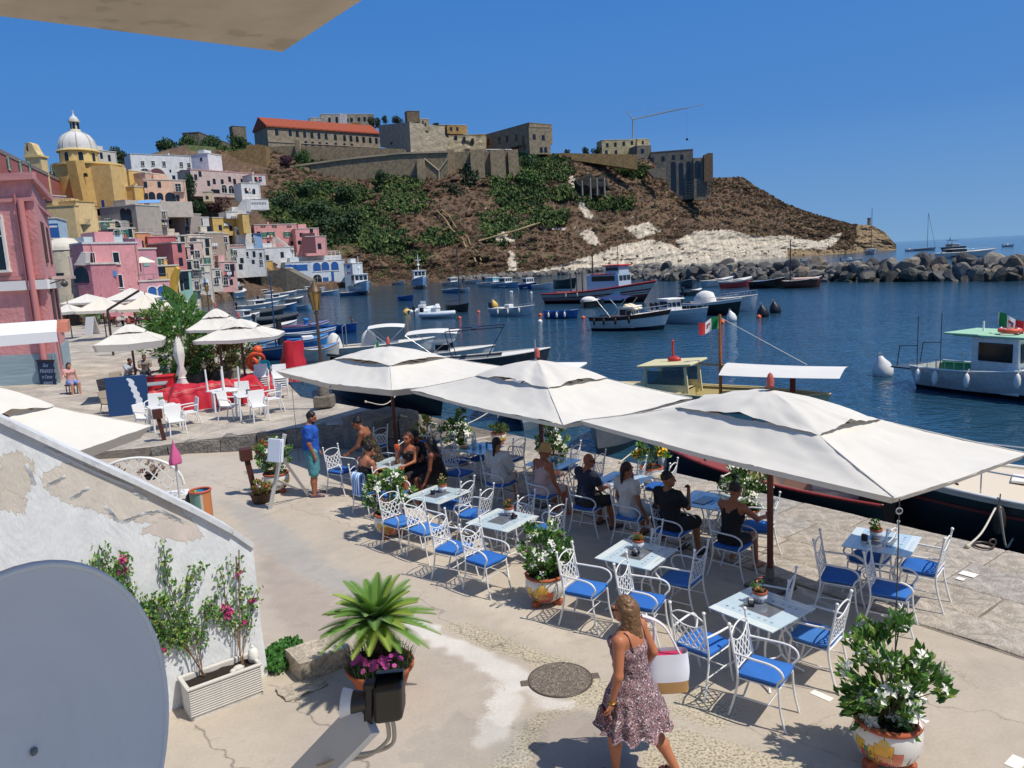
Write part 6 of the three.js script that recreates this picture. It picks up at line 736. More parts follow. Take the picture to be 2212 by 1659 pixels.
potPlant(1180,1302,0.95,'white mandevilla in a painted pot between the front tables',{turn:-1.4,h:0.78,rx:0.33,n:50,k:1300,fs:0.05});
potPlant(845,1157,0.95,'sprawling white mandevilla in a pot behind the first lattice chairs',{turn:-1,h:0.85,rx:0.42,n:44,k:1200});
potPlant(600,1062,0.95,'white mandevilla in a pale bowl behind the menu easel',{turn:0.5,h:0.85,rx:0.36,n:34});
potPlant(990,1005,1.0,'tall white mandevilla in a painted pot beside the pier end',{turn:-1.2,h:0.9,rx:0.4,n:50,k:1200,fs:0.06});
potPlant(1198,1030,0.95,'white mandevilla behind the middle umbrella pole',{turn:-1.2,h:0.8,rx:0.4,n:44,k:1100,fs:0.055});
potPlant(1605,1150,0.95,'white flowering mandevilla near the quay edge beside the black clad woman',{turn:-1.2,h:0.9,rx:0.42,n:50,k:1200,fs:0.06});
potPlant(1408,1048,0.85,'yellow hibiscus in a pot at the quay edge',{turn:0.2,h:0.6,rx:0.34,n:22,k:420,fl:0.25,pm:M('#e6b81e',{roughness:0.6}),fs:0.085});
potPlant(925,975,0.8,'yellow green shrub in a pot against the pier end',{h:0.55,rx:0.35,n:22,k:380,m:leafY,m3:M('#c9a83a'),fl:0.3,pm:M('#d9a03a'),fs:0.03});
potPlant(1078,960,0.7,'dark low plant in a bowl near the white boat bow',{h:0.25,rx:0.26,n:18,k:260,m:leafMat('#4a5a2a'),fl:0});
// --- small things on the tables ---
function tablePot(k,dx,dz,col,label,h=0.14){const p=TB[k].clone().add(v3(dx,0.749,dz)),g=thing('small_flower_pot',label,'potted plant',p,rnd(6));mesh('pot',lathe([[0,0],[0.05,0],[0.075,0.04],[0.08,0.08],[0.07,0.11]],18),M('#ffffff',{map:smallPaint,roughness:0.3}),g);mesh('rim',lathe([[0.07,0.1],[0.08,0.105],[0.08,0.135],[0.065,0.13],[0.06,0.1]],18),terra,g);mesh('soil',cyl(0.062,0.062,0.01,0,0.11,0),soil,g);const sh=bush(g,{y:0.15,rx:0.07,ry:h*0.6,n:12,k:90,s:0.04,y0:0.12,asp:0.36});if (col) putFlowers(g,sh.flatMap((q)=>[0,1,2].map(()=>[q.clone().add(v3(rnd(-0.02,0.02),0.03 + rnd(0.02),rnd(-0.02,0.02))),v3(0,1,0).add(inBall().multiplyScalar(0.5))])),fl5,M(col,{roughness:0.7}),0.016);}
const smallPaint=canvasTex(256,96,(c)=>{c.fillStyle='#e2e4e6';c.fillRect(0,0,256,96);c.fillStyle='#2a3f8a';c.font='italic bold 30px serif';c.fillText('Procida',10,58);c.fillText('Procida',138,58);for (let i=0;i<22;i++){c.fillStyle=pick(['#4a6fb0','#c9a24a','#7fa0c8']);c.fillRect(rnd(256),pick([12,80]),7,4);}});
tablePot('T1',0.03,-0.14,'#d07a6c','small painted pot with pink kalanchoe on the striped shadow table',0.2);tablePot('T2',0.05,-0.16,'#c05038','terracotta rimmed pot with orange flowers on the shaded table');tablePot('T3',0.1,-0.2,'#b8283c','pot of red flowers on the half sunlit table');tablePot('T4',0.08,-0.12,'#e09a80','pot of peach flowers on the half sunlit table',0.2);tablePot('T5',-0.02,-0.12,null,'painted pot with a green herb on the sky reflecting table',0.2);
[['T1',-0.1,-0.04,'dark card holder on the striped shadow table'],['T2',-0.02,0.06,'dark blue ashtray on the shaded table'],['T3',0.18,-0.02,'black bowl of plums on the half sunlit table'],['T4',-0.08,0.0,'black napkin holder by the peach flowers'],['T5',-0.2,-0.06,'dark sugar box on the sky reflecting table']].forEach(([k,x,z,l],i)=>{const g=thing('table_holder',l,'holder',TB[k].clone().add(v3(x,0.749,z)),rnd(3));mesh('body',i===2||i===1?lathe([[0,0],[0.04,0],[0.06,0.04],[0.055,0.045],[0.035,0.01],[0,0.01]],14):[rbox(0.07,0.08,0.05,0.008,0,0.04,0)],M('#1c2030',{roughness:0.3}),g);mesh('content',[ball(0.02,0.015,0.05,0),ball(0.02,-0.015,0.05,0.01),rbox(0.05,0.05,0.03,0.005,0,0.065,-0.01)],M(['#c9bfae','#8a8c90','#4a1f34','#d8d4ca','#6b3a34'][i]),g);});
const bottle=(k,x,z,c,l,h=0.28)=>{const g=thing('bottle',l,'bottle',TB[k].clone().add(v3(x,0.749,z)));mesh('glass',lathe([[0,0],[0.036,0],[0.038,0.02],[0.038,h*0.6],[0.015,h*0.82],[0.014,h*0.95],[0,h*0.95]],14),M(c,{roughness:0.08,transmission:0.5,thickness:0}),g);mesh('cap',cyl(0.016,0.016,h*0.06,0,h*0.94,0,10),white,g);};
bottle('T6',0.06,-0.1,'#2c9a6a','green water bottle on the bald man table',0.32);bottle('T8',-0.1,0.02,'#c9e4ee','clear water bottle on the table under the tall flowers',0.3);
const tumbler=(k,x,z,l,c='#dcebf0')=>{const g=thing('drinking_glass',l,'glass',TB[k].clone().add(v3(x,0.749,z)),0,'glasses on the cafe tables');mesh('glass',lathe([[0,0.004],[0.026,0.004],[0.033,0.11],[0.031,0.11],[0.024,0.01],[0,0.01]],14),M(c,{roughness:0.06,transmission:0.85,thickness:0}),g);mesh('drink',cyl(0.024,0.027,0.05,0,0.01,0,12),M(c,{roughness:0.1,transmission:0.6,thickness:0}),g);};
[['T6',0.16,0.05,'#c05a4a','glass with a red drink on the bald man table'],['T6',-0.1,0.1,'#dcebf0','water glass on the bald man table'],['T8',0.05,0.1,'#cfe6ef','short water glass on the table under the tall flowers'],['T8',0.18,-0.08,'#cfe6ef','tall water glass on the table under the tall flowers'],['T10',0.05,0.1,'#cfe0d8','glass on the table of the straw hat woman'],['T9',0.1,0.1,'#e8b060','glass with an orange drink between the seated women']].forEach(([k,x,z,c,l])=>tumbler(k,x,z,l,c));
['T7','T6'].forEach((k,i)=>{const g=thing('menu_folder',['open blue menu on the young man table','blue place mat on the bald man table'][i],'menu',TB[k].clone().add(v3(-0.1,0.752,0.05)),0.8);mesh('cover',rbox(0.3,0.006,0.22,0.002),M('#3f74b8'),g);mesh('page',rbox(0.26,0.004,0.18,0.001,0,0.006,0),M('#9fc0dc'),g);});
{const g=thing('plate','plate with pizza slices on the pot stand under the tall flowers','plate',TB.T8.clone().add(v3(-0.3,0.752,-0.12)));mesh('dish',lathe([[0,0],[0.08,0.002],[0.13,0.018],[0.128,0.022],[0.08,0.008],[0,0.006]],20),white,g);mesh('food',jitter(cyl(0.1,0.1,0.014,0,0.008,0,18),0.01,20),M('#c07a34'),g);}
// --- menu easel, posts, flower boxes, lattice stand, bin ---
{const a=gp(583,1100),b=gp(668,1072),g=thing('menu_easel','white wooden easel holding a clear menu box','easel',a),top=zp(615,938,-a.z).sub(a),pa=M('#e4e2dc',{roughness:0.7,map:rep2('wood',1)});
mesh('leg',flatbar(v3(0,0,0),top,0.075,0.045,v3(0.4,0,1)),pa,g);mesh('leg',flatbar(b.clone().sub(a),top.clone().multiplyScalar(0.72),0.06,0.04,v3(0.4,0,1)),pa,g);const c=gp(560,1075).sub(a);mesh('leg',flatbar(c.clone().multiplyScalar(1).add(v3(0.2,0,-0.5)),top.clone().multiplyScalar(0.75),0.05,0.035,v3(0,0,1)),pa,g);const m=top.clone().multiplyScalar(0.8);mesh('menu_box',at(rbox(0.34,0.46,0.1,0.015),m.x - 0.1,m.y,m.z + 0.06,-0.2,-0.5),M('#dfe6ee',{roughness:0.15}),g);mesh('menu_sheet',at(box(0.26,0.38,0.01),m.x - 0.07,m.y,m.z + 0.12,-0.2,-0.5),M('#aebccf'),g);mesh('ledge',flatbar(top.clone().multiplyScalar(0.4),b.clone().sub(a).add(top.clone().multiplyScalar(0.3)).multiplyScalar(0.6),0.05,0.02,v3(0,0,1)),pa,g);}
const postM=M('#5b2c20',{roughness:0.6,map:rep2('wood',1.5)});
[[552,1068,'brown wooden sign post with a square head beside the easel',0],[358,962,'brown wooden sign post with a square head by the white plastic table',0.12]].forEach(([x,y,l,yb])=>{const p=gp(x,y,yb),g=thing('sign_post',l,'post',p,0.5);mesh('shaft',[flatbar(v3(0,0,0),v3(-0.1,0.8,0),0.11,0.09,v3(0,0,1))],postM,g);mesh('head',at(rbox(0.24,0.26,0.2,0.012),-0.11,0.9,0),postM,g);});
[[565,1085,'low box of red and orange flowers at the easel foot',0.0,0.22],[575,1020,'red and orange flowers raised beside the easel',0.35,0.26]].forEach(([x,y,l,up,r])=>{const p=gp(x,y),g=thing('flower_box',l,'flower box',p,0.4);mesh('box',[lathe([[0,up],[0.16,up],[0.22,up + 0.2],[0.2,up + 0.2],[0.14,up + 0.05]],14),...(up?[cyl(0.05,0.05,up)]:[])],stone('#6b5040',1),g);const sh=bush(g,{y:up + 0.28,rx:r,ry:0.16,n:26,k:300,s:0.06,y0:up + 0.15,m:leafMat('#6a7a2a'),m2:leafMat('#7a4a24')});putFlowers(g,sh.flatMap((q)=>[0,1].map(()=>[q.clone().add(inBall().multiplyScalar(0.05)).add(v3(0,0.03,0)),v3(0,1,0).add(inBall())])),fl5,M('#cf5a34',{roughness:0.7}),0.03);});
{
const p=gp(300,1092),g=thing('lattice_stand','white arched lattice plant stand behind the stair wall','plant stand',p,0.25),w=0.92,h=0.98,arc=(t)=>v3(Math.cos(t)*w,0.35 + Math.sin(t)*h*0.68,0);mesh('arch',tube([...Array(13)].map((_,i)=>arc(i / 12*PI)),0.03,30,6),ironW,g);
for (let k=-5;k<=5;k++) for (const s of [-1,1]){const pts=[];for (let t=-1;t<1.6;t +=0.01){const x=k*0.24 + s*t*0.6,y=0.12 + t*0.8,top=Math.abs(x)<w?0.35 + Math.sqrt(1 - (x / w)**2)*h*0.68:0;if (Math.abs(x)<w&&y>0.1&&y<top) pts.push(v3(x,y,0));} if (pts.length>12) mesh('slat',flatbar(pts[0],pts[pts.length - 1],0.028,0.008,v3(0,0,1)),ironW,g);}
mesh('tray',[rbox(1.9,0.12,0.4,0.02,0,0.08,-0.2)],ironW,g);
[[0.28,0.5,0.3,'#7a3a26','dried rusty red hanging plant on the lattice stand'],[-0.35,0.45,0.2,'#6a6a34','yellow green plant on the lattice stand']].forEach(([x,y,r,c,l])=>{const q=v3(x,y,-0.14).applyAxisAngle(v3(0,1,0),0.25).add(p),b=thing('basket_plant',l,'potted plant',q);mesh('basket',lathe([[0,-0.02],[0.1,0],[0.14,0.1],[0.12,0.1],[0,0.04]],12),M('#221c18'),b);bush(b,{y:0.2,rx:r,ry:0.2,n:30,k:520,s:0.05,y0:0.05,m:leafMat(c),m2:leafMat('#5b2a1c'),m3:leafMat('#9a5a2a'),asp:0.14});});
const pp=gp(392,1100),f=thing('folded_parasol','closed pink cloth parasol on a pale stand','parasol',pp);mesh('pole',cyl(0.03,0.025,1.2,0,0,0,8),M('#c9c9c6'),f);mesh('canopy',jitter(lathe([[0.005,1.45],[0.03,1.36],[0.09,1.15],[0.14,1.0],[0.12,0.95]],9),0.04,9),M('#c65a88',{roughness:0.8}),f);mesh('foot',rbox(0.4,0.08,0.4,0.02,0,0.04,0),white,f);
const bp=gp(440,1128),b=thing('litter_bin','round litter bin painted with blue and yellow patches','bin',bp,2.2);mesh('drum',lathe([[0.17,0.1],[0.19,0.12],[0.19,0.62],[0.18,0.62],[0.17,0.14],[0,0.12]],20),M('#ffffff',{map:canvasTex(256,128,(c)=>{c.fillStyle='#b9b4a4';c.fillRect(0,0,256,128);[['#3f9fd0',20,10,50,60],['#d3c23e',70,20,60,90],['#6a8f84',130,5,50,110],['#c07a4a',190,30,50,80],['#e2dccd',30,70,40,50]].forEach(([k,...r])=>{c.fillStyle=k;c.fillRect(...r);});}),roughness:0.6}),b);mesh('rim',new THREE.TorusGeometry(0.19,0.022,6,22).rotateX(PI / 2).translate(0,0.63,0),M('#b85a44'),b);mesh('bin_bag',ball(0.17,0.16,0.4,-0.12,0.7,1.2,0.8),M('#2a2c30',{roughness:0.35}),b);mesh('post',cyl(0.03,0.03,0.6,0.15,0,-0.1),M('#1e2022'),b);
}
// --- pier furniture: white plastic set ---
const plW=M('#e3e2de',{roughness:0.5});
const plChair=(()=>{const g=thing('plastic_chair','x','chair');mesh('seat',rbox(0.46,0.04,0.44,0.015,0,0.44,0),plW,g);mesh('backrest',at(rbox(0.46,0.42,0.03,0.012),0,0.66,-0.25,-0.16),plW,g);for (const s of [-1,1]){mesh('leg',bar(v3(s*0.22,0,0.24),v3(s*0.2,0.44,0.19),0.019),plW,g);mesh('leg',bar(v3(s*0.23,0,-0.32),v3(s*0.2,0.46,-0.2),0.019),plW,g);mesh('armrest',tube([[s*0.22,0.45,0.2],[s*0.25,0.62,0.18],[s*0.25,0.65,0],[s*0.22,0.66,-0.24]],0.018,12,6),plW,g);} return g;})();
const plTable=(()=>{const g=thing('plastic_table','x','table');mesh('tabletop',rbox(0.78,0.04,0.78,0.015,0,0.72,0),plW,g);for (const [x,z] of [[1,1],[1,-1],[-1,1],[-1,-1]]) mesh('leg',bar(v3(x*0.35,0,z*0.35),v3(x*0.34,0.72,z*0.34),0.028,0.034,8),plW,g);return g;})();
let pc=0,pt=0;const vw=view(300,1000,600);
const pChair=(f,x,y,h,turn,l,grp)=>{const p0=gp(...f(x,y),h + 0.35),p=gp(...f(x,y),h + promY(p0.x));p.y=promY(p.x);if (!pc++){plChair.position.copy(p);plChair.rotation.y=turn;return tag(plChair,l,'chair',grp);} return dup(plChair,p,turn,l,grp);};
const pTable=(f,x,y,turn,l,flip)=>{const p0=gp(...f(x,y),1.1),p=gp(...f(x,y),0.74 + promY(p0.x));p.y=promY(p.x);let t;if (!pt++){t=plTable;t.position.copy(p);t.rotation.y=turn;tag(t,l,'table','white plastic tables');} else t=dup(plTable,p,turn,l,'white plastic tables');if (flip){t.rotation.x=PI;t.position.y +=1.46;} return p;};
const ptA=pTable(vw,650,690,0.6,'white plastic table with a napkin box by the blue board'),ptB=pTable(vw,1580,570,0.5,'white plastic table with a dark cube before the red tarpaulin');const ptC=pTable(vw,1310,520,0.45,'white plastic table standing before the red tarpaulin under another');pTable(vw,1310,520,0.45,'white plastic table turned legs up on another table',1);
const gA='white plastic chairs on the pier';
[[790,850,0.44,PI + 0.6 + PI,'white plastic chair with its back to the stone step'],[480,820,0.44,1.3,'white plastic chair next to the blue board'],[930,760,0.44,-1.0,'white plastic chair before the folded white parasol'],[560,690,0.5,0.2,'white plastic chair behind the napkin box table'],[1690,700,0.44,PI + 0.5 + PI,'white plastic chair before the dark cube table, back to the step'],[1380,690,0.44,1.3,'white plastic chair at the legs of the upturned table'],[1830,620,0.44,-1.0,'white plastic chair beside the stacked chairs'],[1500,560,0.5,0.2,'white plastic chair behind the dark cube table']].forEach(([x,y,h,t,l])=>pChair(vw,x,y,h,t + PI*0,l,gA));
[[1735,480,'stack nearer the orange float'],[1935,500,'stack nearer the red cover']].forEach(([x,y,l])=>{for (let k=0;k<5;k++){const c=pChair(vw,x,y + 60,0.2,0.3,'white plastic chair in the ' + l,'stacked white plastic chairs');c.position.y +=k*0.075;}});
{const box1=(p,l,c,s)=>{const g=thing('napkin_box',l,'box',p);mesh('body',rbox(...s,0.01,0,s[1] / 2,0),M(c),g);mesh('napkin',rbox(s[0]*0.7,0.02,s[2]*0.6,0.004,0,s[1] + 0.01,0),white,g);};box1(ptA.clone().setY(ptA.y + 0.741),'white napkin box on the plastic table by the blue board','#dcdcd8',[0.14,0.16,0.1]);box1(ptB.clone().setY(ptB.y + 0.741),'dark cube napkin box on the plastic table','#5a5e62',[0.12,0.14,0.1]);const q=ptA.clone().add(v3(-0.12,0.74,-0.2)),g=thing('small_flower_pot','little green plant on the plastic table by the blue board','potted plant',q);mesh('pot',cyl(0.05,0.06,0.1),M('#3a5a3a'),g);bush(g,{y:0.15,rx:0.1,ry:0.08,n:10,k:80,s:0.05,y0:0.1});}
{
const tarp=M('#c0202e',{roughness:0.5,clearcoat:0.15}),a=gp(...vw(480,600),0.4),b=gp(...vw(1540,560),0.4);
const heap=(l,p,w,h,d,turn,s0)=>{const g=thing('red_tarpaulin',l,'tarpaulin',v3(p.x,promY(p.x),p.z),turn);const f=grid(44,22,(u,v)=>{const x=(u - 0.5)*w,z=(v - 0.5)*d,e=Math.min(Math.min(u,1 - u)*9,Math.min(v,1 - v)*5,1),y=h*Math.pow(Math.max(0,e),0.55)*(0.72 + 0.45*fbm(x*0.9 + s0,z*0.9,3)) + 0.14*Math.abs(fbm(x*3 + s0,z*3,8,2))*e;return v3(x + 0.14*fbm(x*3,y*3,s0),Math.max(0.01,y),z + 0.14*fbm(x*3,z*3,s0 + 5));});mesh('sheet',f,tarp,g);mesh('tie_rope',tube([[-w*0.4,h*0.6,d*0.42],[0,h*0.75,d*0.4],[w*0.4,h*0.6,d*0.42]],0.01,12,4),M('#b0988a'),g);};
const p=gp(...vw(1080,720),0.4);heap('long red tarpaulin heaped behind the white tables',p.clone().add(v3(0.2,0,-0.9)),3.4,1.15,1.3,0.35,2);heap('red tarpaulin end beside the folded white parasol',gp(...vw(700,640),0.3).add(v3(0,0,-0.4)),1.8,0.8,1.0,0.3,9);heap('red tarpaulin end beside the orange float',gp(...vw(1560,520),0.5).add(v3(0.3,0,-0.6)),1.6,0.85,1.1,0.35,15);
{const q=gp(...vw(2040,440),0.5),g=thing('covered_motor','outboard motor hidden under a bright red cover','cover',v3(q.x,promY(q.x) - 0.1,q.z - 0.6),0.3);mesh('cover',jitter(new THREE.CylinderGeometry(0.42,0.5,1.5,18,8).translate(0,1.0,0),0.22,1.6),tarp,g);mesh('stand',[bar(v3(-0.3,0,0),v3(-0.2,0.4,0),0.03),bar(v3(0.3,0,0),v3(0.2,0.4,0),0.03)],M('#55585a'),g);}
{const q=gp(...vw(640,560),0.3),g=thing('red_crate','red plastic crate wall beside the diners','crate',v3(q.x,promY(q.x),q.z),0.2);mesh('panel',[rbox(1.0,0.7,0.5,0.04,0,0.45,0)],M('#c4202c',{roughness:0.4}),g);mesh('lip',rbox(1.06,0.06,0.56,0.02,0,0.82,0),M('#d02a34',{roughness:0.4}),g);}
{const q=gp(...vw(300,790),0.25),g=thing('blue_board','blue panel with a torn white strip beside the plastic table','board',v3(q.x,promY(q.x),q.z),0.35);mesh('panel',rbox(1.25,1.35,0.05,0.01,0,0.72,0),M('#ffffff',{map:canvasTex(256,256,(c)=>{c.fillStyle='#14406f';c.fillRect(0,0,256,256);c.fillStyle='#dfe4e8';c.beginPath();c.moveTo(140,12);for (let i=0;i<=12;i++) c.lineTo(165 + i*6 + (i%2)*10,20 + i*19);for (let i=12;i>=0;i--) c.lineTo(132 + i*5 + (i%2)*10,20 + i*19);c.fill();}),roughness:0.6}),g);mesh('foot',rbox(1.0,0.05,0.35,0.01,0,0.025,0),M('#14365c'),g);}
{const q=gp(...vw(1655,380),0.5),g=thing('orange_float','orange ball float and life ring piled on the tarpaulin','float',v3(q.x,promY(q.x) + 0.2,q.z - 0.3));mesh('ball',ball(0.2,0.1,1.15,0),M('#d8562a',{roughness:0.5}),g);mesh('ring',[at(new THREE.TorusGeometry(0.28,0.09,8,18),0,0.78,0,0.5,0.3),at(new THREE.TorusGeometry(0.26,0.08,8,18),-0.15,0.6,0.05,0.2,-0.5)],M('#cf4a26',{roughness:0.5}),g);mesh('stand',cyl(0.04,0.04,1.0),M('#5a4a40'),g);const q2=gp(...vw(1750,380),0.5),t=thing('blue_tub','turquoise plastic tub beside the orange float','tub',v3(q2.x,promY(q2.x) + 0.55,q2.z - 0.3));mesh('body',at(lathe([[0,0],[0.2,0.02],[0.26,0.3],[0.24,0.3],[0.18,0.05]],16),0,0,0,0.9),M('#1fa4c0',{roughness:0.4}),t);mesh('crate_under',rbox(0.5,0.5,0.4,0.03,0,-0.28,0),M('#6b6862'),t);}
{const q=gp(...vw(895,690),0.35),y=promY(q.x),g=thing('folded_parasol','tall folded white parasol among the plastic tables','parasol',v3(q.x,y,q.z));mesh('canopy',jitter(lathe([[0.01,2.55],[0.06,2.45],[0.14,2.1],[0.17,1.9],[0.13,1.5],[0.17,1.3],[0.1,1.12],[0.2,0.9],[0.27,0.4],[0.24,0.35]],14),0.12,4),cloth,g);mesh('pole',cyl(0.035,0.035,2.6),teak,g);mesh('tie',new THREE.TorusGeometry(0.12,0.02,6,14).rotateX(PI / 2).translate(0,1.12,0),white,g);mesh('foot',rbox(0.5,0.1,0.5,0.02,0,0.05,0),stone('#8a8378'),g);}
}
// --- oleanders, banana, A-board, chairs under the promenade umbrella ---
{const sh=(x,y,h0,rx,ry,k,label,o={})=>{const p=gp(x,y,0.3),g=thing('oleander_bush',label,'bush',v3(p.x,promY(p.x),p.z));const s=bush(g,{y:h0,rx,ry,n:o.n??70,k,s:o.s??0.19,y0:0,asp:0.16,...o});if (o.fl) putFlowers(g,s.filter(()=>rnd()<0.4).map((q)=>[q.clone().addScaledVector(q.clone().normalize(),0.1),v3(q.x,0.6,q.z)]),fl5,petal,0.07);mesh('planter',rbox(1.6,0.6,0.8,0.03,0,0.3,0),stone('#8f8474',1),g);};
sh(398,832,2.0,1.5,1.9,4600,'tall oleander bush with white flowers behind the folded parasol',{fl:1,n:170});sh(474,822,1.1,1.4,1.0,2800,'reddish brown leaved bush beside the oleander',{m:leafMat('#5a5a24'),m2:leafMat('#3a3018'),m3:leafMat('#8a5a2a')});sh(525,800,0.8,0.9,0.7,900,'low grey green bush at the quay edge',{m:leafMat('#4f6a2c')});sh(415,800,1.2,1.2,1.3,1400,'dark bush behind the oleander',{m:leafD});
const p=gp(408,770,0.3),g=thing('banana_plant','banana plant with huge paddle leaves behind the oleander','plant',v3(p.x,promY(p.x),p.z));mesh('stem',tube([[0,0,0],[0.1,1.2,0],[0.15,2.4,0]],0.13,10,8),M('#7a7a3a'),g);
for (const [dx,dy,dz,L,w] of [[-0.5,1.2,0.1,2.6,0.36],[1.6,0.35,0.2,2.6,0.34],[-1.5,0.25,0.3,2.4,0.34],[0.25,1.1,-0.4,2.0,0.24],[1.1,-0.1,0.9,1.9,0.34],[-1.1,-0.25,0.8,1.8,0.3]]){const d=v3(dx,dy,dz).normalize(),s=v3().crossVectors(d,v3(0.2,0.3,1)).normalize();mesh('leaf',grid(14,5,(u,v)=>{const c=v3(0.15,2.3,0).addScaledVector(d,u*L).add(v3(0,-0.35*u*u*L*(1 - Math.abs(d.y)*0.6),0));return c.addScaledVector(s,(v - 0.5)*2*w*Math.pow(Math.sin(PI*Math.min(1,u*0.94 + 0.05)),0.6)).add(v3(0,-0.1*Math.abs(2*v - 1),0.02*Math.sin(u*40)));}),leafMat('#35662a',0.3),g);}
const q=gp(200,722,0.2),a=thing('a_board','white A-frame menu board on the promenade','sign',v3(q.x,0.15,q.z),-0.3);mesh('panel',at(rbox(0.9,1.6,0.04,0.01),0,0.8,0.25,-0.25),M('#d9d6d0'),a);mesh('panel',at(rbox(0.9,1.6,0.04,0.01),0,0.8,-0.25,0.25),white,a);mesh('frame',at(box(0.95,0.06,0.06),0,1.58,0),white,a);
const v5=view(0,850,500),W1=M('#a39684',{roughness:0.8});[[1520,1200,0.6,'grey wooden chair at the shaded diners table'],[1400,1290,1.2,'grey wooden chair turned to the street'],[1440,1460,1.3,'grey wooden chair beside the blue board']].forEach(([x,y,t,l])=>{const p2=gp(...v5(x,y),0.6),c=dup(plChair,v3(p2.x,promY(p2.x),p2.z),t,l,'grey chairs of the diners','wooden_chair');c.children.forEach((m)=>{m.material=W1;});});
const tp=gp(...v5(1870,1220),0.9),tt=thing('diners_table','grey table of the diners under the promenade umbrella','table',v3(tp.x,promY(tp.x),tp.z),0.3);mesh('tabletop',rbox(1.5,0.05,0.8,0.01,0,0.73,0),M('#8f959a'),tt);for (const [x,z] of [[1,1],[1,-1],[-1,1],[-1,-1]]) mesh('leg',cyl(0.03,0.03,0.72,x*0.65,0,z*0.33),M('#6a6e72'),tt);
for (let i=0;i<22;i++){const x=rnd(190,385),y=rnd(688,706),p3=gp(x,y,0.3),g3=thing('restaurant_table','small dark restaurant table with red cloth under the far umbrellas','table',v3(p3.x,0.15,p3.z),rnd(3),'restaurant tables under the far umbrellas');mesh('tabletop',rbox(0.9,0.04,0.9,0.01,0,0.74,0),M(pick(['#6b2420','#7a3028','#c9c2b4','#5a2a22'])),g3);mesh('pedestal',cyl(0.05,0.05,0.74),M('#2c2826'),g3);for (const s of [-1,1]) mesh('seat',[rbox(0.4,0.05,0.4,0.01,s*0.7,0.45,0),rbox(0.05,0.5,0.4,0.01,s*0.9,0.72,0),cyl(0.03,0.03,0.45,s*0.7,0,0)],M(pick(['#4a2a20','#5f4030','#8a2c26'])),g3);}
for (let i=0;i<4;i++){const p3=gp([172,205,150,345][i],[690,706,690,700][i],0.3),g3=thing('potted_palm',['spiky potted plant at the edge of the crowded tables','spiky potted plant by the white A-frame board','dark potted plant by the pink house','yellowish potted plant beside the umbrella pole'][i],'potted plant',v3(p3.x,0.15,p3.z));mesh('pot',lathe([[0,0],[0.25,0],[0.35,0.5],[0,0.45]],14),terra,g3);bush(g3,{y:1.2,rx:0.8,ry:0.8,n:24,k:260,s:0.5,y0:0.4,asp:0.08,m:leafMat('#4a6a2a')});}
}
// --- street lamp, mooring piles, bollard ---
function lamp(px,py,yb,topPx,topPy,label,rc='#b08a4a'){const b=gp(px,py,yb),t=zp(topPx,topPy,-b.z),H=t.y - yb,g=thing('street_lamp',label,'street lamp',v3(b.x,yb,b.z)),k=H / 4.2,br=metal('#5a4632',{roughness:0.5,metalness:0.3});mesh('stone_base',[rbox(0.62*k,0.34,0.62*k,0.04,0,0.17,0),cyl(0.2*k,0.17*k,0.3,0,0.33,0,8)],stone('#9a8f80',1),g);mesh('column',lathe([[0.1,0.6],[0.09,0.8],[0.06,1],[0.05,2.4],[0.07,2.5],[0.05,2.6],[0.045,3.1],[0.08,3.16],[0.05,3.22],[0,3.25]].map(([a,y])=>[a*k,y*k]),12),br,g);mesh('lantern_glass',cyl(0.1*k,0.22*k,0.62*k,0,3.25*k,0,6),M('#c9a050',{roughness:0.25,transmission:0.4,thickness:0}),g);for (let i=0;i<6;i++){const a=i / 6*2*PI;mesh('lantern_bar',bar(v3(Math.sin(a)*0.1*k,3.25*k,Math.cos(a)*0.1*k),v3(Math.sin(a)*0.225*k,3.88*k,Math.cos(a)*0.225*k),0.014*k),br,g);} mesh('lantern_cap',lathe([[0.25*k,3.87*k],[0.2*k,3.98*k],[0.08*k,4.1*k],[0.03*k,4.2*k],[0,4.21*k]],6),br,g);}
lamp(702,878,0.6,675,608,'brown street lamp with an amber lantern on the pier');lamp(455,700,0.15,442,612,'brown street lamp beyond the banana plant');
[[598,772,583,598,0.055,'#22406a','slim dark blue mooring pole by the fishing boats'],[612,772,600,690,0.24,'#15181c','thick black mooring pile beside the slim pole'],[548,636,540,592,0.35,'#27292b','dark mooring pile before the harbour wall']].forEach(([x,y,tx,ty,r,c,l])=>{const b=gp(x,y,SEA),t=zp(tx,ty,-b.z),g=thing('mooring_pile',l,'pile',b);mesh('shaft',bar(v3(0,-1,0),t.clone().sub(b),r,r*0.8,10),M(c,{roughness:0.6}),g);mesh('cap',ball(r,...t.clone().sub(b).toArray(),1,0.5,1),M(c),g);});
{const p=gp(2125,1180,0.03),g=thing('mooring_ring','rusty iron mooring ring lying on the quay slabs','ring',p);mesh('ring',new THREE.TorusGeometry(0.13,0.016,6,20).rotateX(PI / 2).translate(0,0.018,0),metal('#4a3a30'),g);mesh('eye',at(new THREE.TorusGeometry(0.05,0.014,6,12),0.17,0.03,-0.06),metal('#5a4a40'),g);}
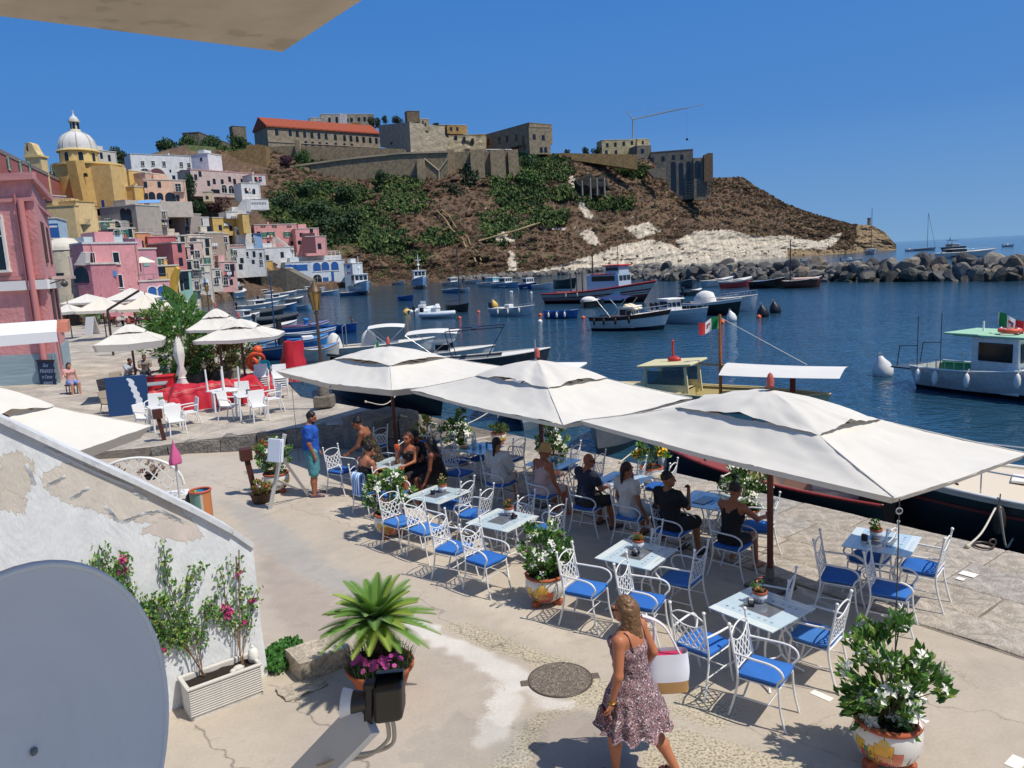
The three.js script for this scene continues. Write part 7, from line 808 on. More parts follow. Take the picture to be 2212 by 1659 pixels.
{const p=gp(1210,1468,0.004),g=thing('manhole_cover','round cast iron manhole cover with a worn pattern','manhole cover',p,0.4);mesh('cover',[new THREE.CylinderGeometry(0.345,0.345,0.014,40)],M('#ffffff',{roughness:0.75,map:canvasTex(512,512,(c)=>{c.fillStyle='#6f6458';c.fillRect(0,0,512,512);for (let i=0;i<1500;i++){const x=rnd(512),y=rnd(512),a=rnd(6),l=rnd(6,16);c.strokeStyle=pick(['#3a342e','#453e36','#a59683','#94866f']);c.lineWidth=rnd(4,7);c.beginPath();c.moveTo(x,y);c.lineTo(x + Math.cos(a)*l,y + Math.sin(a)*l);c.stroke();}})}),g);mesh('frame',[new THREE.TorusGeometry(0.352,0.012,6,40).rotateX(PI / 2)],metal('#4f463c'),g);for (const a of [0.3,3.44]) mesh('lug',at(rbox(0.12,0.02,0.1,0.006),Math.cos(a)*0.38,0,Math.sin(a)*0.38,0,-a),metal('#6a5e50'),g);}
// --- mooring ropes and guy lines ---
[[[867,898,0.85],[1090,870,0.2],0.5,'slack pale mooring rope from the pier end to the dark hull'],[[1340,998,0.05],[1418,905,0.5],0.15,'taut mooring rope beside the grey bow'],[[1560,1030,0.05],[1620,975,0.4],0.1,'mooring rope from the black hull to the quay'],[[2090,1240 - 60,0.05],[2150,1098,0.1],0.1,'taut mooring rope of the cream decked motorboat'],[[2190,1160,-0.6],[2160,1100,0.2],0.4,'slack rope hanging from the cream decked motorboat'],[[790,868,0.75],[870,838,0.7],0.3,'short mooring line under the pier umbrella']].forEach(([a,b,s,l])=>{const p=gp(...a),q=gp(...b),m=p.clone().lerp(q,0.5).add(v3(0,-s,0)),g=thing('mooring_rope',l,'rope',p);mesh('rope',tube([v3(),m.clone().sub(p),q.clone().sub(p)],0.016,24,6),M('#cfc6b2'),g);mesh('knot',ball(0.04),M('#c4baa4'),g);});
[[[630,1000,0],[628,812,2.16],'thin guy line at the pier umbrella corner'],[[1943,1330,0],[1943,1078,2.16],'thin guy line with a hook at the right umbrella corner']].forEach(([a,b,l])=>{const q=gp(...b),p=v3(q.x,0,q.z),g=thing('guy_line',l,'guy line',p);mesh('line',bar(v3(0,0,0),v3(0,q.y,0),0.006),metal('#3c3c3c'),g);mesh('hook',at(new THREE.TorusGeometry(0.03,0.008,6,10),0,q.y - 0.12,0),metal('#999'),g);});
// ================= people =================
function surface(prims,cell,k=0.03){
const lo=v3(9,9,9),hi=v3(-9,-9,-9);for (const p of prims){const r=p.c?Math.max(...p.r):Math.max(p.ra,p.rb);for (const q of p.c?[p.c]:[p.a,p.b]){lo.min(q.clone().addScalar(-r - 0.03));hi.max(q.clone().addScalar(r + 0.03));}}
const n=[0,1,2].map((i)=>Math.ceil((hi.getComponent(i) - lo.getComponent(i)) / cell) + 3),F=new Float32Array(n[0]*n[1]*n[2]).fill(1),sx=1,sy=n[0],sz=n[0]*n[1];
for (const p of prims){
const kk=p.k??k,m=(p.c?Math.max(...p.r):Math.max(p.ra,p.rb)) + kk + 2*cell,A=p.c??p.a,B=p.c??p.b,q0=[0,1,2].map((i)=>Math.max(0,Math.floor((Math.min(A.getComponent(i),B.getComponent(i)) - m - lo.getComponent(i)) / cell))),q1=[0,1,2].map((i)=>Math.min(n[i] - 1,Math.ceil((Math.max(A.getComponent(i),B.getComponent(i)) + m - lo.getComponent(i)) / cell)));
const dx=B.x - A.x,dy=B.y - A.y,dz=B.z - A.z,L2=dx*dx + dy*dy + dz*dz||1e-9;
for (let z=q0[2];z<=q1[2];z++) for (let y=q0[1];y<=q1[1];y++) for (let x=q0[0];x<=q1[0];x++){
const X=lo.x + x*cell - A.x,Y=lo.y + y*cell - A.y,Z=lo.z + z*cell - A.z;let d;
if (p.c){const a=X / p.r[0],b=Y / p.r[1],c=Z / p.r[2],l=Math.sqrt(a*a + b*b + c*c),g=Math.sqrt(a*a / p.r[0]**2 + b*b / p.r[1]**2 + c*c / p.r[2]**2)||1e-6;d=l*(l - 1) / (g||1e-6);} else {const t=clamp((X*dx + Y*dy + Z*dz) / L2,0,1),a=X - dx*t,b=Y - dy*t,c=Z - dz*t;d=Math.sqrt(a*a + b*b + c*c) - lerp(p.ra,p.rb,t);}
const i=x + y*sy + z*sz,f=F[i];if (p.cut){F[i]=Math.max(f,-d);continue;} const h=Math.max(kk - Math.abs(f - d),0) / kk;F[i]=Math.min(f,d) - h*h*kk*0.25;
}
}
const id=new Int32Array(F.length).fill(-1),pos=[],ix=[];
for (let z=0;z<n[2] - 1;z++) for (let y=0;y<n[1] - 1;y++) for (let x=0;x<n[0] - 1;x++){
const i=x + y*sy + z*sz;let m=0;for (let c=0;c<8;c++) if (F[i + (c&1) + ((c>>1)&1)*sy + (c>>2)*sz]<0) m|=1<<c;if (m===0||m===255) continue;
let cx=0,cy=0,cz=0,e=0;for (const [a,b] of EDG){if (((m>>a)&1)===((m>>b)&1)) continue;const fa=F[i + (a&1) + ((a>>1)&1)*sy + (a>>2)*sz],fb=F[i + (b&1) + ((b>>1)&1)*sy + (b>>2)*sz],t=fa / (fa - fb);cx +=lerp(a&1,b&1,t);cy +=lerp((a>>1)&1,(b>>1)&1,t);cz +=lerp(a>>2,b>>2,t);e++;}
id[i]=pos.length / 3;pos.push(lo.x + (x + cx / e)*cell,lo.y + (y + cy / e)*cell,lo.z + (z + cz / e)*cell);
}
for (let z=1;z<n[2] - 1;z++) for (let y=1;y<n[1] - 1;y++) for (let x=1;x<n[0] - 1;x++){const i=x + y*sy + z*sz,s=F[i]<0;for (const [d,u,v] of [[sx,sy,sz],[sy,sz,sx],[sz,sx,sy]]){if (s===F[i + d]<0) continue;const a=id[i],b=id[i - u],c=id[i - u - v],e=id[i - v];if (Math.min(a,b,c,e)<0) continue;if (s) ix.push(a,b,c,a,c,e);else ix.push(a,c,b,a,e,c);}}
const g=new THREE.BufferGeometry();g.setAttribute('position',new THREE.Float32BufferAttribute(pos,3));g.setIndex(ix);g.computeVertexNormals();return g;
}
const EDG=[[0,1],[2,3],[4,5],[6,7],[0,2],[1,3],[4,6],[5,7],[0,4],[1,5],[2,6],[3,7]];
const cap=(a,b,ra,rb=ra,k)=>({a,b,ra,rb,k}),ell=(c,rx,ry,rz,k)=>({c,r:[rx,ry,rz],k});
function person(label,p,yaw,o){
const g=thing('person',label,'person',p,yaw,o.group),sit=o.sit,S=o.size??1,w=o.wide??1,J={},cell=o.cell??0.014,fine=o.fine??0.006;
const hipY=sit?0.58:0.93;J.pel=v3(0,hipY,sit?-0.06:0);const up=v3(0,1,0).applyAxisAngle(v3(1,0,0),o.lean??(sit?-0.06:0)).applyAxisAngle(v3(0,0,1),o.tilt??0),T_=(y,x=0,z=0)=>{const q=v3(x,0,z).applyAxisAngle(v3(0,1,0),o.twist??0).applyAxisAngle(v3(1,0,0),o.lean??0);return J.pel.clone().addScaledVector(up,y).add(q);};
J.waist=T_(0.14);J.chest=T_(0.36,0,0.01);J.neck=T_(0.52,0,-0.01);for (const [k,s] of [['L',1],['R',-1]]){J['sh' + k]=T_(0.46,s*0.175*w,-0.01);const A=o['arm' + k]??[[0.06,-0.27,0.02],[0.04,-0.24,0.1]];J['el' + k]=J['sh' + k].clone().add(v3(s*A[0][0],A[0][1],A[0][2]));J['wr' + k]=J['el' + k].clone().add(v3(s*A[1][0],A[1][1],A[1][2]));J['hip' + k]=J.pel.clone().add(v3(s*0.09*w,-0.03,0));const Lg=o['leg' + k]??(sit?[[0.04,-0.02,0.42],[0.02,-0.43,0.02]]:[[0.02,-0.43,0.02],[0.01,-0.4,-0.03]]);J['kn' + k]=J['hip' + k].clone().add(v3(s*Lg[0][0],Lg[0][1],Lg[0][2]));J['an' + k]=J['kn' + k].clone().add(v3(s*Lg[1][0],Lg[1][1],Lg[1][2]));J['toe' + k]=J['an' + k].clone().add(v3(s*0.03,-0.045,0.15));}
const hd=v3(0,0.155,0.025).applyAxisAngle(v3(1,0,0),(o.lean??0)*0.5 + (o.nod??0));J.head=J.neck.clone().add(hd);const hq=new THREE.Quaternion().setFromEuler(new THREE.Euler(o.nod??0,o.look??0,o.headTilt??0,'YXZ')),HP_=(x,y,z)=>v3(x,y,z).applyQuaternion(hq).add(J.head);
const skin=M(o.skin??'#a9714f',{roughness:0.55}),body=[ell(J.pel.clone().add(v3(0,0,-0.01)),0.155*w,0.12,0.115*w),cap(J.pel,J.waist,0.12*w,0.11*w),cap(J.waist,J.chest,0.112*w,0.115*w,0.06),ell(J.chest.clone().add(v3(0,0.02,0)),0.155*w,0.15,0.11*w,0.05),cap(J.shL,J.shR,0.055,0.055,0.06),cap(J.chest.clone().addScaledVector(up,0.1),J.neck,0.07,0.052,0.05),cap(J.neck,J.neck.clone().add(hd.clone().multiplyScalar(0.5)),0.052,0.05)];
if (o.bust) for (const s of [-1,1]) body.push(ell(J.chest.clone().add(v3(s*0.075,0.02,0.085).applyAxisAngle(v3(0,1,0),o.twist??0)),0.062,0.062,0.06,0.03));
for (const k of ['L','R']){body.push(cap(J['sh' + k],J['el' + k],0.05*w,0.037*w,0.03),cap(J['el' + k],J['wr' + k],0.038*w,0.025,0.02),cap(J['hip' + k],J['kn' + k],0.088*w,0.056*w,0.04),cap(J['kn' + k],J['kn' + k].clone().lerp(J['an' + k],0.4).add(v3(0,0,-0.015)),0.055*w,0.052*w,0.02),cap(J['kn' + k].clone().lerp(J['an' + k],0.4).add(v3(0,0,-0.015)),J['an' + k],0.05*w,0.034,0.02),cap(J['an' + k].clone().add(v3(0,-0.035,-0.04)),J['toe' + k],0.034,0.026,0.02));}
const head=[ell(HP_(0,0.02,-0.01),0.074,0.098,0.094),ell(HP_(0,-0.05,0.03),0.056,0.06,0.062,0.04),cap(HP_(0,0.005,0.088),HP_(0,-0.03,0.104),0.009,0.015,0.012),ell(HP_(0,-0.098,0.065),0.022,0.018,0.02,0.02),ell(HP_(0.077,-0.01,0),0.011,0.03,0.02,0.01),ell(HP_(-0.077,-0.01,0),0.011,0.03,0.02,0.01),cap(HP_(-0.032,-0.063,0.084),HP_(0.032,-0.063,0.084),0.009,0.009,0.01),cap(HP_(-0.05,0.03,0.074),HP_(0.05,0.03,0.074),0.014,0.014,0.02),cap(J.neck,HP_(0,-0.06,-0.01),0.053,0.05,0.03)];
const parts=[surface(body,cell,0.03),surface(head,fine,0.02)];
for (const k of ['L','R']){const s=k==='L'?1:-1,d=J['wr' + k].clone().sub(J['el' + k]).normalize(),side=v3().crossVectors(d,v3(0,0,1).addScaledVector(v3(s,0,0),0.3)).normalize();if (side.length()<0.5) side.set(1,0,0);const nrm=v3().crossVectors(side,d).normalize().multiplyScalar(o['palm' + k]??s),W0=J['wr' + k],at3=(a,b,c)=>W0.clone().addScaledVector(d,a).addScaledVector(side,b).addScaledVector(nrm,c),h=[cap(W0.clone().addScaledVector(d,-0.03),at3(0.02,0,0),0.026,0.024),ell(at3(0.05,0,0),0.026,0.026,0.026),cap(at3(0.03,-0.018,0),at3(0.085,-0.026,0),0.016,0.012),cap(at3(0.03,0.018,0),at3(0.085,0.026,0),0.016,0.012)],cu=o['curl' + k]??0.35;const len=[0.062,0.072,0.068,0.052];for (let i=0;i<4;i++){const b=-0.03 + i*0.02,a0=at3(0.085,b,0),a1=at3(0.085 + len[i]*0.55*Math.cos(cu),b*1.1,len[i]*0.55*Math.sin(cu)),a2=at3(0.085 + len[i]*(0.55*Math.cos(cu) + 0.45*Math.cos(cu*2.2)),b*1.12,len[i]*(0.55*Math.sin(cu) + 0.45*Math.sin(cu*2.2)));h.push(cap(a0,a1,0.0095,0.0085,0.006),cap(a1,a2,0.0085,0.0075,0.004));} h.push(cap(at3(0.02,-0.025,0.005),at3(0.06,-0.05,0.02),0.013,0.01,0.008),cap(at3(0.06,-0.05,0.02),at3(0.085,-0.052,0.034),0.01,0.008,0.004));parts.push(surface(h,o.fineHand??0.0055,0.012));J['hand' + k]=at3(0.09,0,0.015);}
mesh('body',parts,skin,g);
for (const s of [-1,1]) mesh('eye',ball(0.0085,...HP_(s*0.032,0.006,0.082).toArray(),1.3,0.8,0.7,6),M('#1c1512',{roughness:0.2}),g);for (const s of [-1,1]) mesh('eyebrow',bar(HP_(s*0.018,0.029,0.091),HP_(s*0.046,0.03,0.08),0.0045),M(o.hair??'#2a1d16'),g);mesh('lips',bar(HP_(-0.02,-0.063,0.09),HP_(0.02,-0.063,0.09),0.0065),M('#8a4238'),g);
const cut=(a,b,t)=>a.clone().lerp(b,t),inf=o.loose??0.014,hm=M(o.hair??'#2a1d16',{roughness:0.5,map:rep2('wood',2)});
if (o.hairStyle !=='bald'){const h=[ell(HP_(0,0.042,-0.022),0.082,0.092,0.092)];if (o.hairStyle==='long'){const tip=o.hairTip??HP_(0,-0.3,-0.09);h.push(cap(HP_(0,-0.02,-0.06),tip,0.075,0.05,0.05),cap(HP_(0.05,0,-0.04),tip.clone().lerp(HP_(0.07,-0.2,-0.05),0.6),0.045,0.04,0.04),cap(HP_(-0.05,0,-0.04),tip.clone().lerp(HP_(-0.07,-0.2,-0.05),0.6),0.045,0.04,0.04));} if (o.hairStyle==='bob') h.push(cap(HP_(0.06,0.02,-0.02),HP_(0.075,-0.14,-0.02),0.035,0.035,0.03),cap(HP_(-0.06,0.02,-0.02),HP_(-0.075,-0.14,-0.02),0.035,0.035,0.03),cap(HP_(0,0,-0.07),HP_(0,-0.24,-0.08),0.07,0.055,0.04),cap(HP_(0.045,0,-0.06),HP_(0.05,-0.23,-0.06),0.05,0.04,0.04),cap(HP_(-0.045,0,-0.06),HP_(-0.05,-0.23,-0.06),0.05,0.04,0.04));if (o.hairStyle==='bun') h.push(ell(HP_(0,0.1,-0.075),0.045,0.04,0.04));if (o.hairStyle==='tail') h.push(ell(HP_(0,0.02,-0.1),0.03,0.03,0.03),cap(HP_(0,0,-0.11),HP_(0.01,-0.2,-0.12),0.035,0.02));h.push({c:HP_(0,-0.035,0.085),r:[0.07,0.085,0.07],cut:1});mesh('hair',uvm(jitter(surface(h,0.0065,0.03),0.012,28),3),hm,g);}
if (o.beard) mesh('beard',surface([ell(HP_(0,-0.072,0.042),0.052,0.045,0.055),{c:HP_(0,-0.02,0.07),r:[0.05,0.045,0.06],cut:1}],0.006),hm,g);
const top=(c,sl,neckDrop=0)=>{const q=[ell(J.chest.clone().add(v3(0,sl?0.015:-0.045,0)),0.155*w + inf,sl?0.15:0.125,0.11*w + inf,0.05),cap(J.waist,sl?J.chest:J.chest.clone().addScaledVector(up,-0.06),0.115*w + inf,0.117*w + inf,0.06),cap(J.pel.clone().addScaledVector(up,-0.02),J.waist,0.12*w + inf,0.113*w + inf,0.05),ell(J.pel.clone().add(v3(0,0.02,-0.01)),0.155*w + inf,0.09,0.115*w + inf,0.04)];if (sl) q.push(cap(J.shL.clone().lerp(J.shR,neckDrop),J.shR.clone().lerp(J.shL,neckDrop),0.055 + inf,0.055 + inf,0.05));else for (const k of ['L','R']) if (!o.noStrap) q.push(cap(J['sh' + k].clone().lerp(J.neck,0.42).add(v3(0,-0.02,-0.02)),J.chest.clone().add(v3(k==='L'?0.07:-0.07,0.03,-0.07)),0.045,0.05,0.03),cap(J['sh' + k].clone().lerp(J.neck,0.42).add(v3(0,-0.02,0)),J.chest.clone().add(v3(k==='L'?0.07:-0.07,0.03,0.07)),0.045,0.05,0.03));if (o.bust) for (const s of [-1,1]) q.push(ell(J.chest.clone().add(v3(s*0.075,0.02,0.085).applyAxisAngle(v3(0,1,0),o.twist??0)),0.065 + inf*0.6,0.062,0.06 + inf*0.6,0.03));if (sl) for (const k of ['L','R']){q.push(cap(J['sh' + k],cut(J['sh' + k],J['el' + k],Math.min(1,sl)),0.056*w + inf,0.05*w + inf,0.03));if (sl>1) q.push(cap(J['el' + k],cut(J['el' + k],J['wr' + k],sl - 1),0.046 + inf,0.036 + inf,0.03));} mesh(o.topName??'shirt',uvm(jitter(jitter(surface(q,cell,0.03),0.014,9),0.012,22,4),2.6),c,g);};
if (o.top) top(o.top.isMaterial?o.top:M(o.top,{roughness:0.85}),o.sleeve??0.5,o.neckDrop??0);
if (o.pants){const q=[ell(J.pel.clone().add(v3(0,-0.01,-0.01)),0.16*w + inf,0.11,0.12*w + inf,0.04)];for (const k of ['L','R']){q.push(cap(J['hip' + k],cut(J['hip' + k],J['kn' + k],Math.min(1,o.pantLen??0.8)),0.095*w + inf,0.075*w + inf,0.03));if ((o.pantLen??0)>1) q.push(cap(J['kn' + k],cut(J['kn' + k],J['an' + k],o.pantLen - 1),0.066 + inf,0.05 + inf,0.03));} mesh('trousers',jitter(surface(q,cell,0.03),0.012,9),M(o.pants,{roughness:0.85}),g);}
if (o.skirt){const {c,len,flare,tiers}=o.skirt,a0=J.pel.clone().addScaledVector(up,0.08),dn=o.skirt.dir??v3(0,-1,0);mesh('skirt',grid(72,22,(u,v)=>{const a=u*2*PI,t=1 - v,rr=lerp(0.135*w,flare,Math.pow(t,0.7)) + (tiers?0.02*Math.floor(t*tiers):0) + (0.012 + 0.02*t)*Math.sin(a*11 + 2*Math.sin(a*2) + t*2)*t,c0=a0.clone().addScaledVector(dn,t*len);return c0.add(v3(Math.cos(a)*rr*1.08,-0.02*t*Math.sin(a*11 + 1),Math.sin(a)*rr));},(u,v)=>[u*3,v*1.4]),c,g);}
if (o.shoes) for (const k of ['L','R']) mesh('shoe',surface([cap(J['an' + k].clone().add(v3(0,-0.055,-0.05)),J['toe' + k].clone().add(v3(0,-0.012,0.03)),0.04,0.032,0.02),cap(J['an' + k].clone().add(v3(0,-0.03,0.02)),J['toe' + k].clone().add(v3(0,0.008,-0.04)),0.034,0.026)],0.01),M(o.shoes,{roughness:0.6}),g);
if (o.glasses) mesh('sunglasses',[ball(0.021,...HP_(0.034,0.006,0.09).toArray(),1.1,0.9,0.4,10),ball(0.021,...HP_(-0.034,0.006,0.09).toArray(),1.1,0.9,0.4,10),bar(HP_(0.055,0.01,0.08),HP_(0.08,0.012,0),0.004),bar(HP_(-0.055,0.01,0.08),HP_(-0.08,0.012,0),0.004),bar(HP_(-0.02,0.01,0.095),HP_(0.02,0.01,0.095),0.004)],M('#15110f',{roughness:0.15}),g);
if (o.hat) mesh('straw_hat',[at(lathe([[0.001,0.15],[0.05,0.145],[0.092,0.11],[0.1,0.05],[0.11,0.035],[0.15,0.01],[0.165,-0.01]],22),0,0,0).applyQuaternion(hq).translate(...HP_(0,0.02,-0.01).toArray())],M('#c9a269',{roughness:0.95,bumpMap:rep2('fine',4),bumpScale:0.004}),g);
if (S !==1) g.scale.setScalar(S);g.J=J;g.updateMatrixWorld(true);return g;
}
{
const print=canvasTex(512,512,(c)=>{c.fillStyle='#8f7a80';c.fillRect(0,0,512,512);for (let i=0;i<3000;i++){c.fillStyle=pick(['#3a2a34','#4c3840','#5a3a40','#2c2430','#8a5a54','#e2d8d4','#6a4c52','#a8746a']);c.beginPath();c.ellipse(rnd(512),rnd(512),rnd(3,10),rnd(2,6),rnd(3),0,7);c.fill();}},1),dress=M('#ffffff',{map:print,roughness:0.9});
const f=gp(1372,1676),g=person('woman in a patterned tiered sundress walking with a white tote bag',v3(f.x,0,f.z),-2.2,{size:0.985,wide:1.12,bust:1,skin:'#b06f4c',hair:'#8a6642',hairStyle:'bob',look:0.12,nod:0.1,lean:0.05,cell:0.011,fine:0.0045,fineHand:0.0042,glasses:1,armL:[[0.07,-0.28,-0.02],[0.02,-0.25,0.06]],armR:[[0.06,-0.27,-0.1],[-0.04,-0.22,0.14]],legL:[[0.0,-0.42,0.16],[0.0,-0.41,-0.02]],legR:[[0.0,-0.42,-0.12],[0.01,-0.36,-0.24]],top:dress,topName:'dress_bodice',sleeve:0,neckDrop:0.5,loose:0.016,noStrap:1,skirt:{c:dress,len:0.47,flare:0.27,tiers:3},curlL:0.6});
const J=g.J,sw=(p)=>g.localToWorld(p.clone());
for (const s of ['L','R']){const k=s==='L'?1:-1;mesh('dress_strap',tube([J['sh' + s].clone().add(v3(-k*0.07,-0.1,-0.1)),J['sh' + s].clone().add(v3(-k*0.065,0.04,-0.05)),J['sh' + s].clone().add(v3(-k*0.06,0.05,0.0)),J['sh' + s].clone().add(v3(-k*0.07,-0.06,0.12))],0.006,12,5),M('#4a3a40'),g);const a=J['an' + s],t=J['toe' + s];mesh('sandal',[bar(a.clone().add(v3(0,-0.075,-0.07)),t.clone().add(v3(0,-0.03,0.04)),0.02,0.024).scale(1,1,1),tube([t.clone().add(v3(-0.035,0.0,-0.07)),t.clone().add(v3(0,0.035,-0.03)),t.clone().add(v3(0.035,0.0,-0.07))],0.008,8,5)],M('#3a1d1c'),g);}
mesh('bracelet',new THREE.TorusGeometry(0.032,0.006,6,16).rotateX(PI / 2).translate(...J.wrL.toArray()),M('#c9a24a',{metalness:0.8,roughness:0.3}),g);
const ph=sw(J.handL.clone().add(v3(0.0,-0.03,0.02))),t=thing('mobile_phone','dark red mobile phone held in the walking woman hand','phone',ph,g.rotation.y + 0.4);mesh('case',at(rbox(0.075,0.15,0.011,0.005),0,0,0,0.5),M('#4a1a1c',{roughness:0.3}),t);mesh('screen',at(box(0.066,0.138,0.001),0,-0.003,0.0065,0.5),M('#16181c',{roughness:0.1}),t);
const b0=sw(J.shR.clone().add(v3(-0.2,-0.52,-0.16))),bag=thing('tote_bag','white tote bag with tan base and pink lining on the woman shoulder','bag',b0,g.rotation.y + 2.2),sh=sw(J.shR.clone().add(v3(-0.01,0.06,-0.01))).sub(b0).applyAxisAngle(v3(0,1,0),-bag.rotation.y);
const sec=(y0,y1,n,nm,mat)=>mesh(nm,grid(33,n,(u,v)=>{const a=u*2*PI,y=lerp(y0,y1,v),k=1 - 0.12*Math.max(0,y),c=Math.cos(a),s=Math.sin(a),q=Math.pow(Math.abs(c)**3 + Math.abs(s)**3,-1 / 3);return v3(c*q*0.2*k + 0.008*Math.sin(y*20 + a*3),y,s*q*(0.085 - 0.06*Math.max(0,y))*k);}),mat,bag);sec(-0.17,-0.06,4,'base',M('#b08a58',{roughness:0.9}));sec(-0.06,0.2,9,'body',M('#dfe3ea',{roughness:0.85}));mesh('bottom',rbox(0.36,0.02,0.14,0.008,0,-0.17,0),M('#a8824f'),bag);mesh('lining',rbox(0.3,0.02,0.09,0.008,0,0.17,0),M('#c22a55'),bag);
for (const z of [-0.04,0.04]) mesh('strap',tube([v3(-0.12,0.18,z),v3(-0.06,0.18 + (sh.y - 0.18)*0.6,z*0.6).lerp(v3(sh.x,sh.y,sh.z),0.3),sh.clone().add(v3(0,0.015,z*0.4)),v3(0.06,0.18 + (sh.y - 0.18)*0.6,z*0.6).lerp(v3(sh.x,sh.y,sh.z),0.3),v3(0.12,0.18,z)],0.009,26,6),M('#e6dfe4'),bag);
}
person('man in a blue polo and teal shorts standing beside the easel',gp(682,1070),PI / 2 + 0.15,{size:1.04,wide:1.1,skin:'#9c6547',hair:'#1c1512',hairStyle:'short',beard:1,nod:0.3,top:'#1c54ae',sleeve:0.62,loose:0.022,pants:'#4f8a94',pantLen:0.92,shoes:'#5a4450',armR:[[0.05,-0.27,0.0],[-0.02,-0.24,0.08]],armL:[[0.05,-0.27,0.02],[-0.02,-0.23,0.1]]});
{const floral=M('#ffffff',{roughness:0.9,map:canvasTex(256,256,(c)=>{c.fillStyle='#17140f';c.fillRect(0,0,256,256);for (let i=0;i<240;i++){c.fillStyle=pick(['#4a4a24','#6a3a2a','#8a7a4a','#2f3a1c','#7a5a4a']);c.beginPath();c.ellipse(rnd(256),rnd(256),rnd(3,9),rnd(2,5),rnd(3),0,7);c.fill();}},1)}),p=gp(762,928,1.42),f=v3(p.x + 0.38,0,p.z - 0.05);
person('woman in a dark floral dress bending towards the table',f,-PI / 2 - 0.1,{lean:0.42,bust:1,wide:1.08,skin:'#8a5438',hair:'#1a1210',hairStyle:'bun',nod:0.35,glasses:1,top:floral,topName:'dress_bodice',sleeve:0,neckDrop:0.3,skirt:{c:floral,len:0.72,flare:0.3,tiers:2},armL:[[0.02,-0.25,0.08],[-0.04,-0.14,0.2]],armR:[[0.02,-0.25,0.06],[-0.05,-0.14,0.2]]});}
const seated=(key,label,o)=>{const c=SEAT[key],yaw=c.rotation.y + (o.turn??0),p=c.position.clone();p.y +=0;return person(label,p,yaw,{sit:1,...o});};
seated('9.1','woman with bare shoulders seated on the chair with the striped towel',{wide:1.12,bust:1,skin:'#a3684a',hair:'#231812',hairStyle:'bun',top:'#181514',sleeve:0,neckDrop:0.45,lean:0.14,nod:0.25,pants:'#221d1c',pantLen:0.5,look:0.5,armL:[[0.03,-0.22,0.16],[-0.1,-0.04,0.24]],armR:[[0.05,-0.26,0.06],[-0.1,-0.06,0.22]]});
{const w=person('woman with reddish hair lifting an orange drink',gp(885,978,0.95).setY(0),TL + 0.35,{sit:1,bust:1,skin:'#a06040',hair:'#5a2a1c',hairStyle:'long',top:'#191a1e',sleeve:0,neckDrop:0.4,pants:'#1c1c22',lean:0.12,armR:[[0.04,-0.2,0.16],[-0.1,0.16,0.12]],armL:[[0.04,-0.22,0.14],[-0.08,-0.04,0.22]],curlR:0.9}),h=w.localToWorld(w.J.handR.clone()),g=thing('cocktail_glass','orange spritz glass held by the reddish haired woman','glass',h.add(v3(0,-0.08,0)));mesh('drink',lathe([[0,0.05],[0.02,0.06],[0.05,0.12],[0.045,0.2],[0,0.2]],14),M('#e2602a',{roughness:0.15,transmission:0.3,thickness:0}),g);mesh('stem',cyl(0.005,0.005,0.06),M('#e0e6ea',{roughness:0.1}),g);}
person('man with a cap leaning on his hand behind the reddish haired woman',gp(905,960,1.05).setY(0),TL + 0.1,{sit:1,wide:1.1,skin:'#7a4a34',hair:'#1b1310',hairStyle:'short',top:'#17191d',sleeve:0.5,pants:'#22242a',lean:0.2,nod:0.2,armR:[[0.04,-0.18,0.18],[-0.12,0.14,0.12]],armL:[[0.06,-0.22,0.12],[-0.12,0.0,0.2]]});
person('woman with long black hair seated with her back to the flower pots',gp(942,1000,0.85).setY(0),-PI / 2 - 0.3,{sit:1,bust:1,skin:'#7c482f',hair:'#0e0b0b',hairStyle:'long',top:'#23170f',sleeve:0,neckDrop:0.3,pants:'#2a2019',lean:0.2,nod:0.2});
seated('7.4','young woman in a white shirt seated in profile',{turn:0.5,skin:'#b07a58',hair:'#2a1a12',hairStyle:'tail',top:'#cfcbc2',sleeve:1.7,loose:0.026,pants:'#b9b5ad',pantLen:0.6,look:-0.15,armR:[[0.04,-0.24,0.1],[-0.06,-0.04,0.24]],armL:[[0.04,-0.24,0.1],[-0.08,-0.06,0.22]]});
seated('7.0','woman with a straw hat and bare back seen from behind',{wide:1.08,skin:'#a8623e',hair:'#3a2418',hairStyle:'short',hat:1,top:'#c9a9a0',sleeve:0,neckDrop:0.5,pants:'#c8b4b0',pantLen:0.8,lean:0.14,nod:0.15});
seated('6.0','bald man with sunglasses in a dark tee shirt',{wide:1.14,skin:'#96593c',hair:'#3a2c26',hairStyle:'bald',glasses:1,top:'#22293a',sleeve:0.55,pants:'#2c2620',pantLen:0.9,lean:0.1,look:-0.7,nod:0.15,shoes:'#4a3a30',armR:[[0.05,-0.24,0.1],[-0.1,-0.03,0.22]],armL:[[0.05,-0.24,0.1],[-0.12,-0.03,0.2]]});
seated('6.1','woman in a white blouse with gathered brown hair seen from behind',{wide:1.05,bust:1,skin:'#9a6244',hair:'#3b2318',hairStyle:'tail',top:'#cfc7bd',sleeve:0.35,loose:0.024,pants:'#9fb4c4',pantLen:0.9,shoes:'#5a2a24'});
seated('5.0','young man in a black tee shirt raising a hand to his mouth',{size:1.03,skin:'#96603f',hair:'#17110e',hairStyle:'short',top:'#14151a',sleeve:0.6,loose:0.024,pants:'#17181c',pantLen:0.95,look:-0.75,lean:-0.1,shoes:'#1c1a1a',armR:[[0.06,-0.2,0.16],[-0.1,0.18,0.14]],armL:[[0.05,-0.25,0.08],[-0.1,-0.04,0.22]],curlR:1.1});
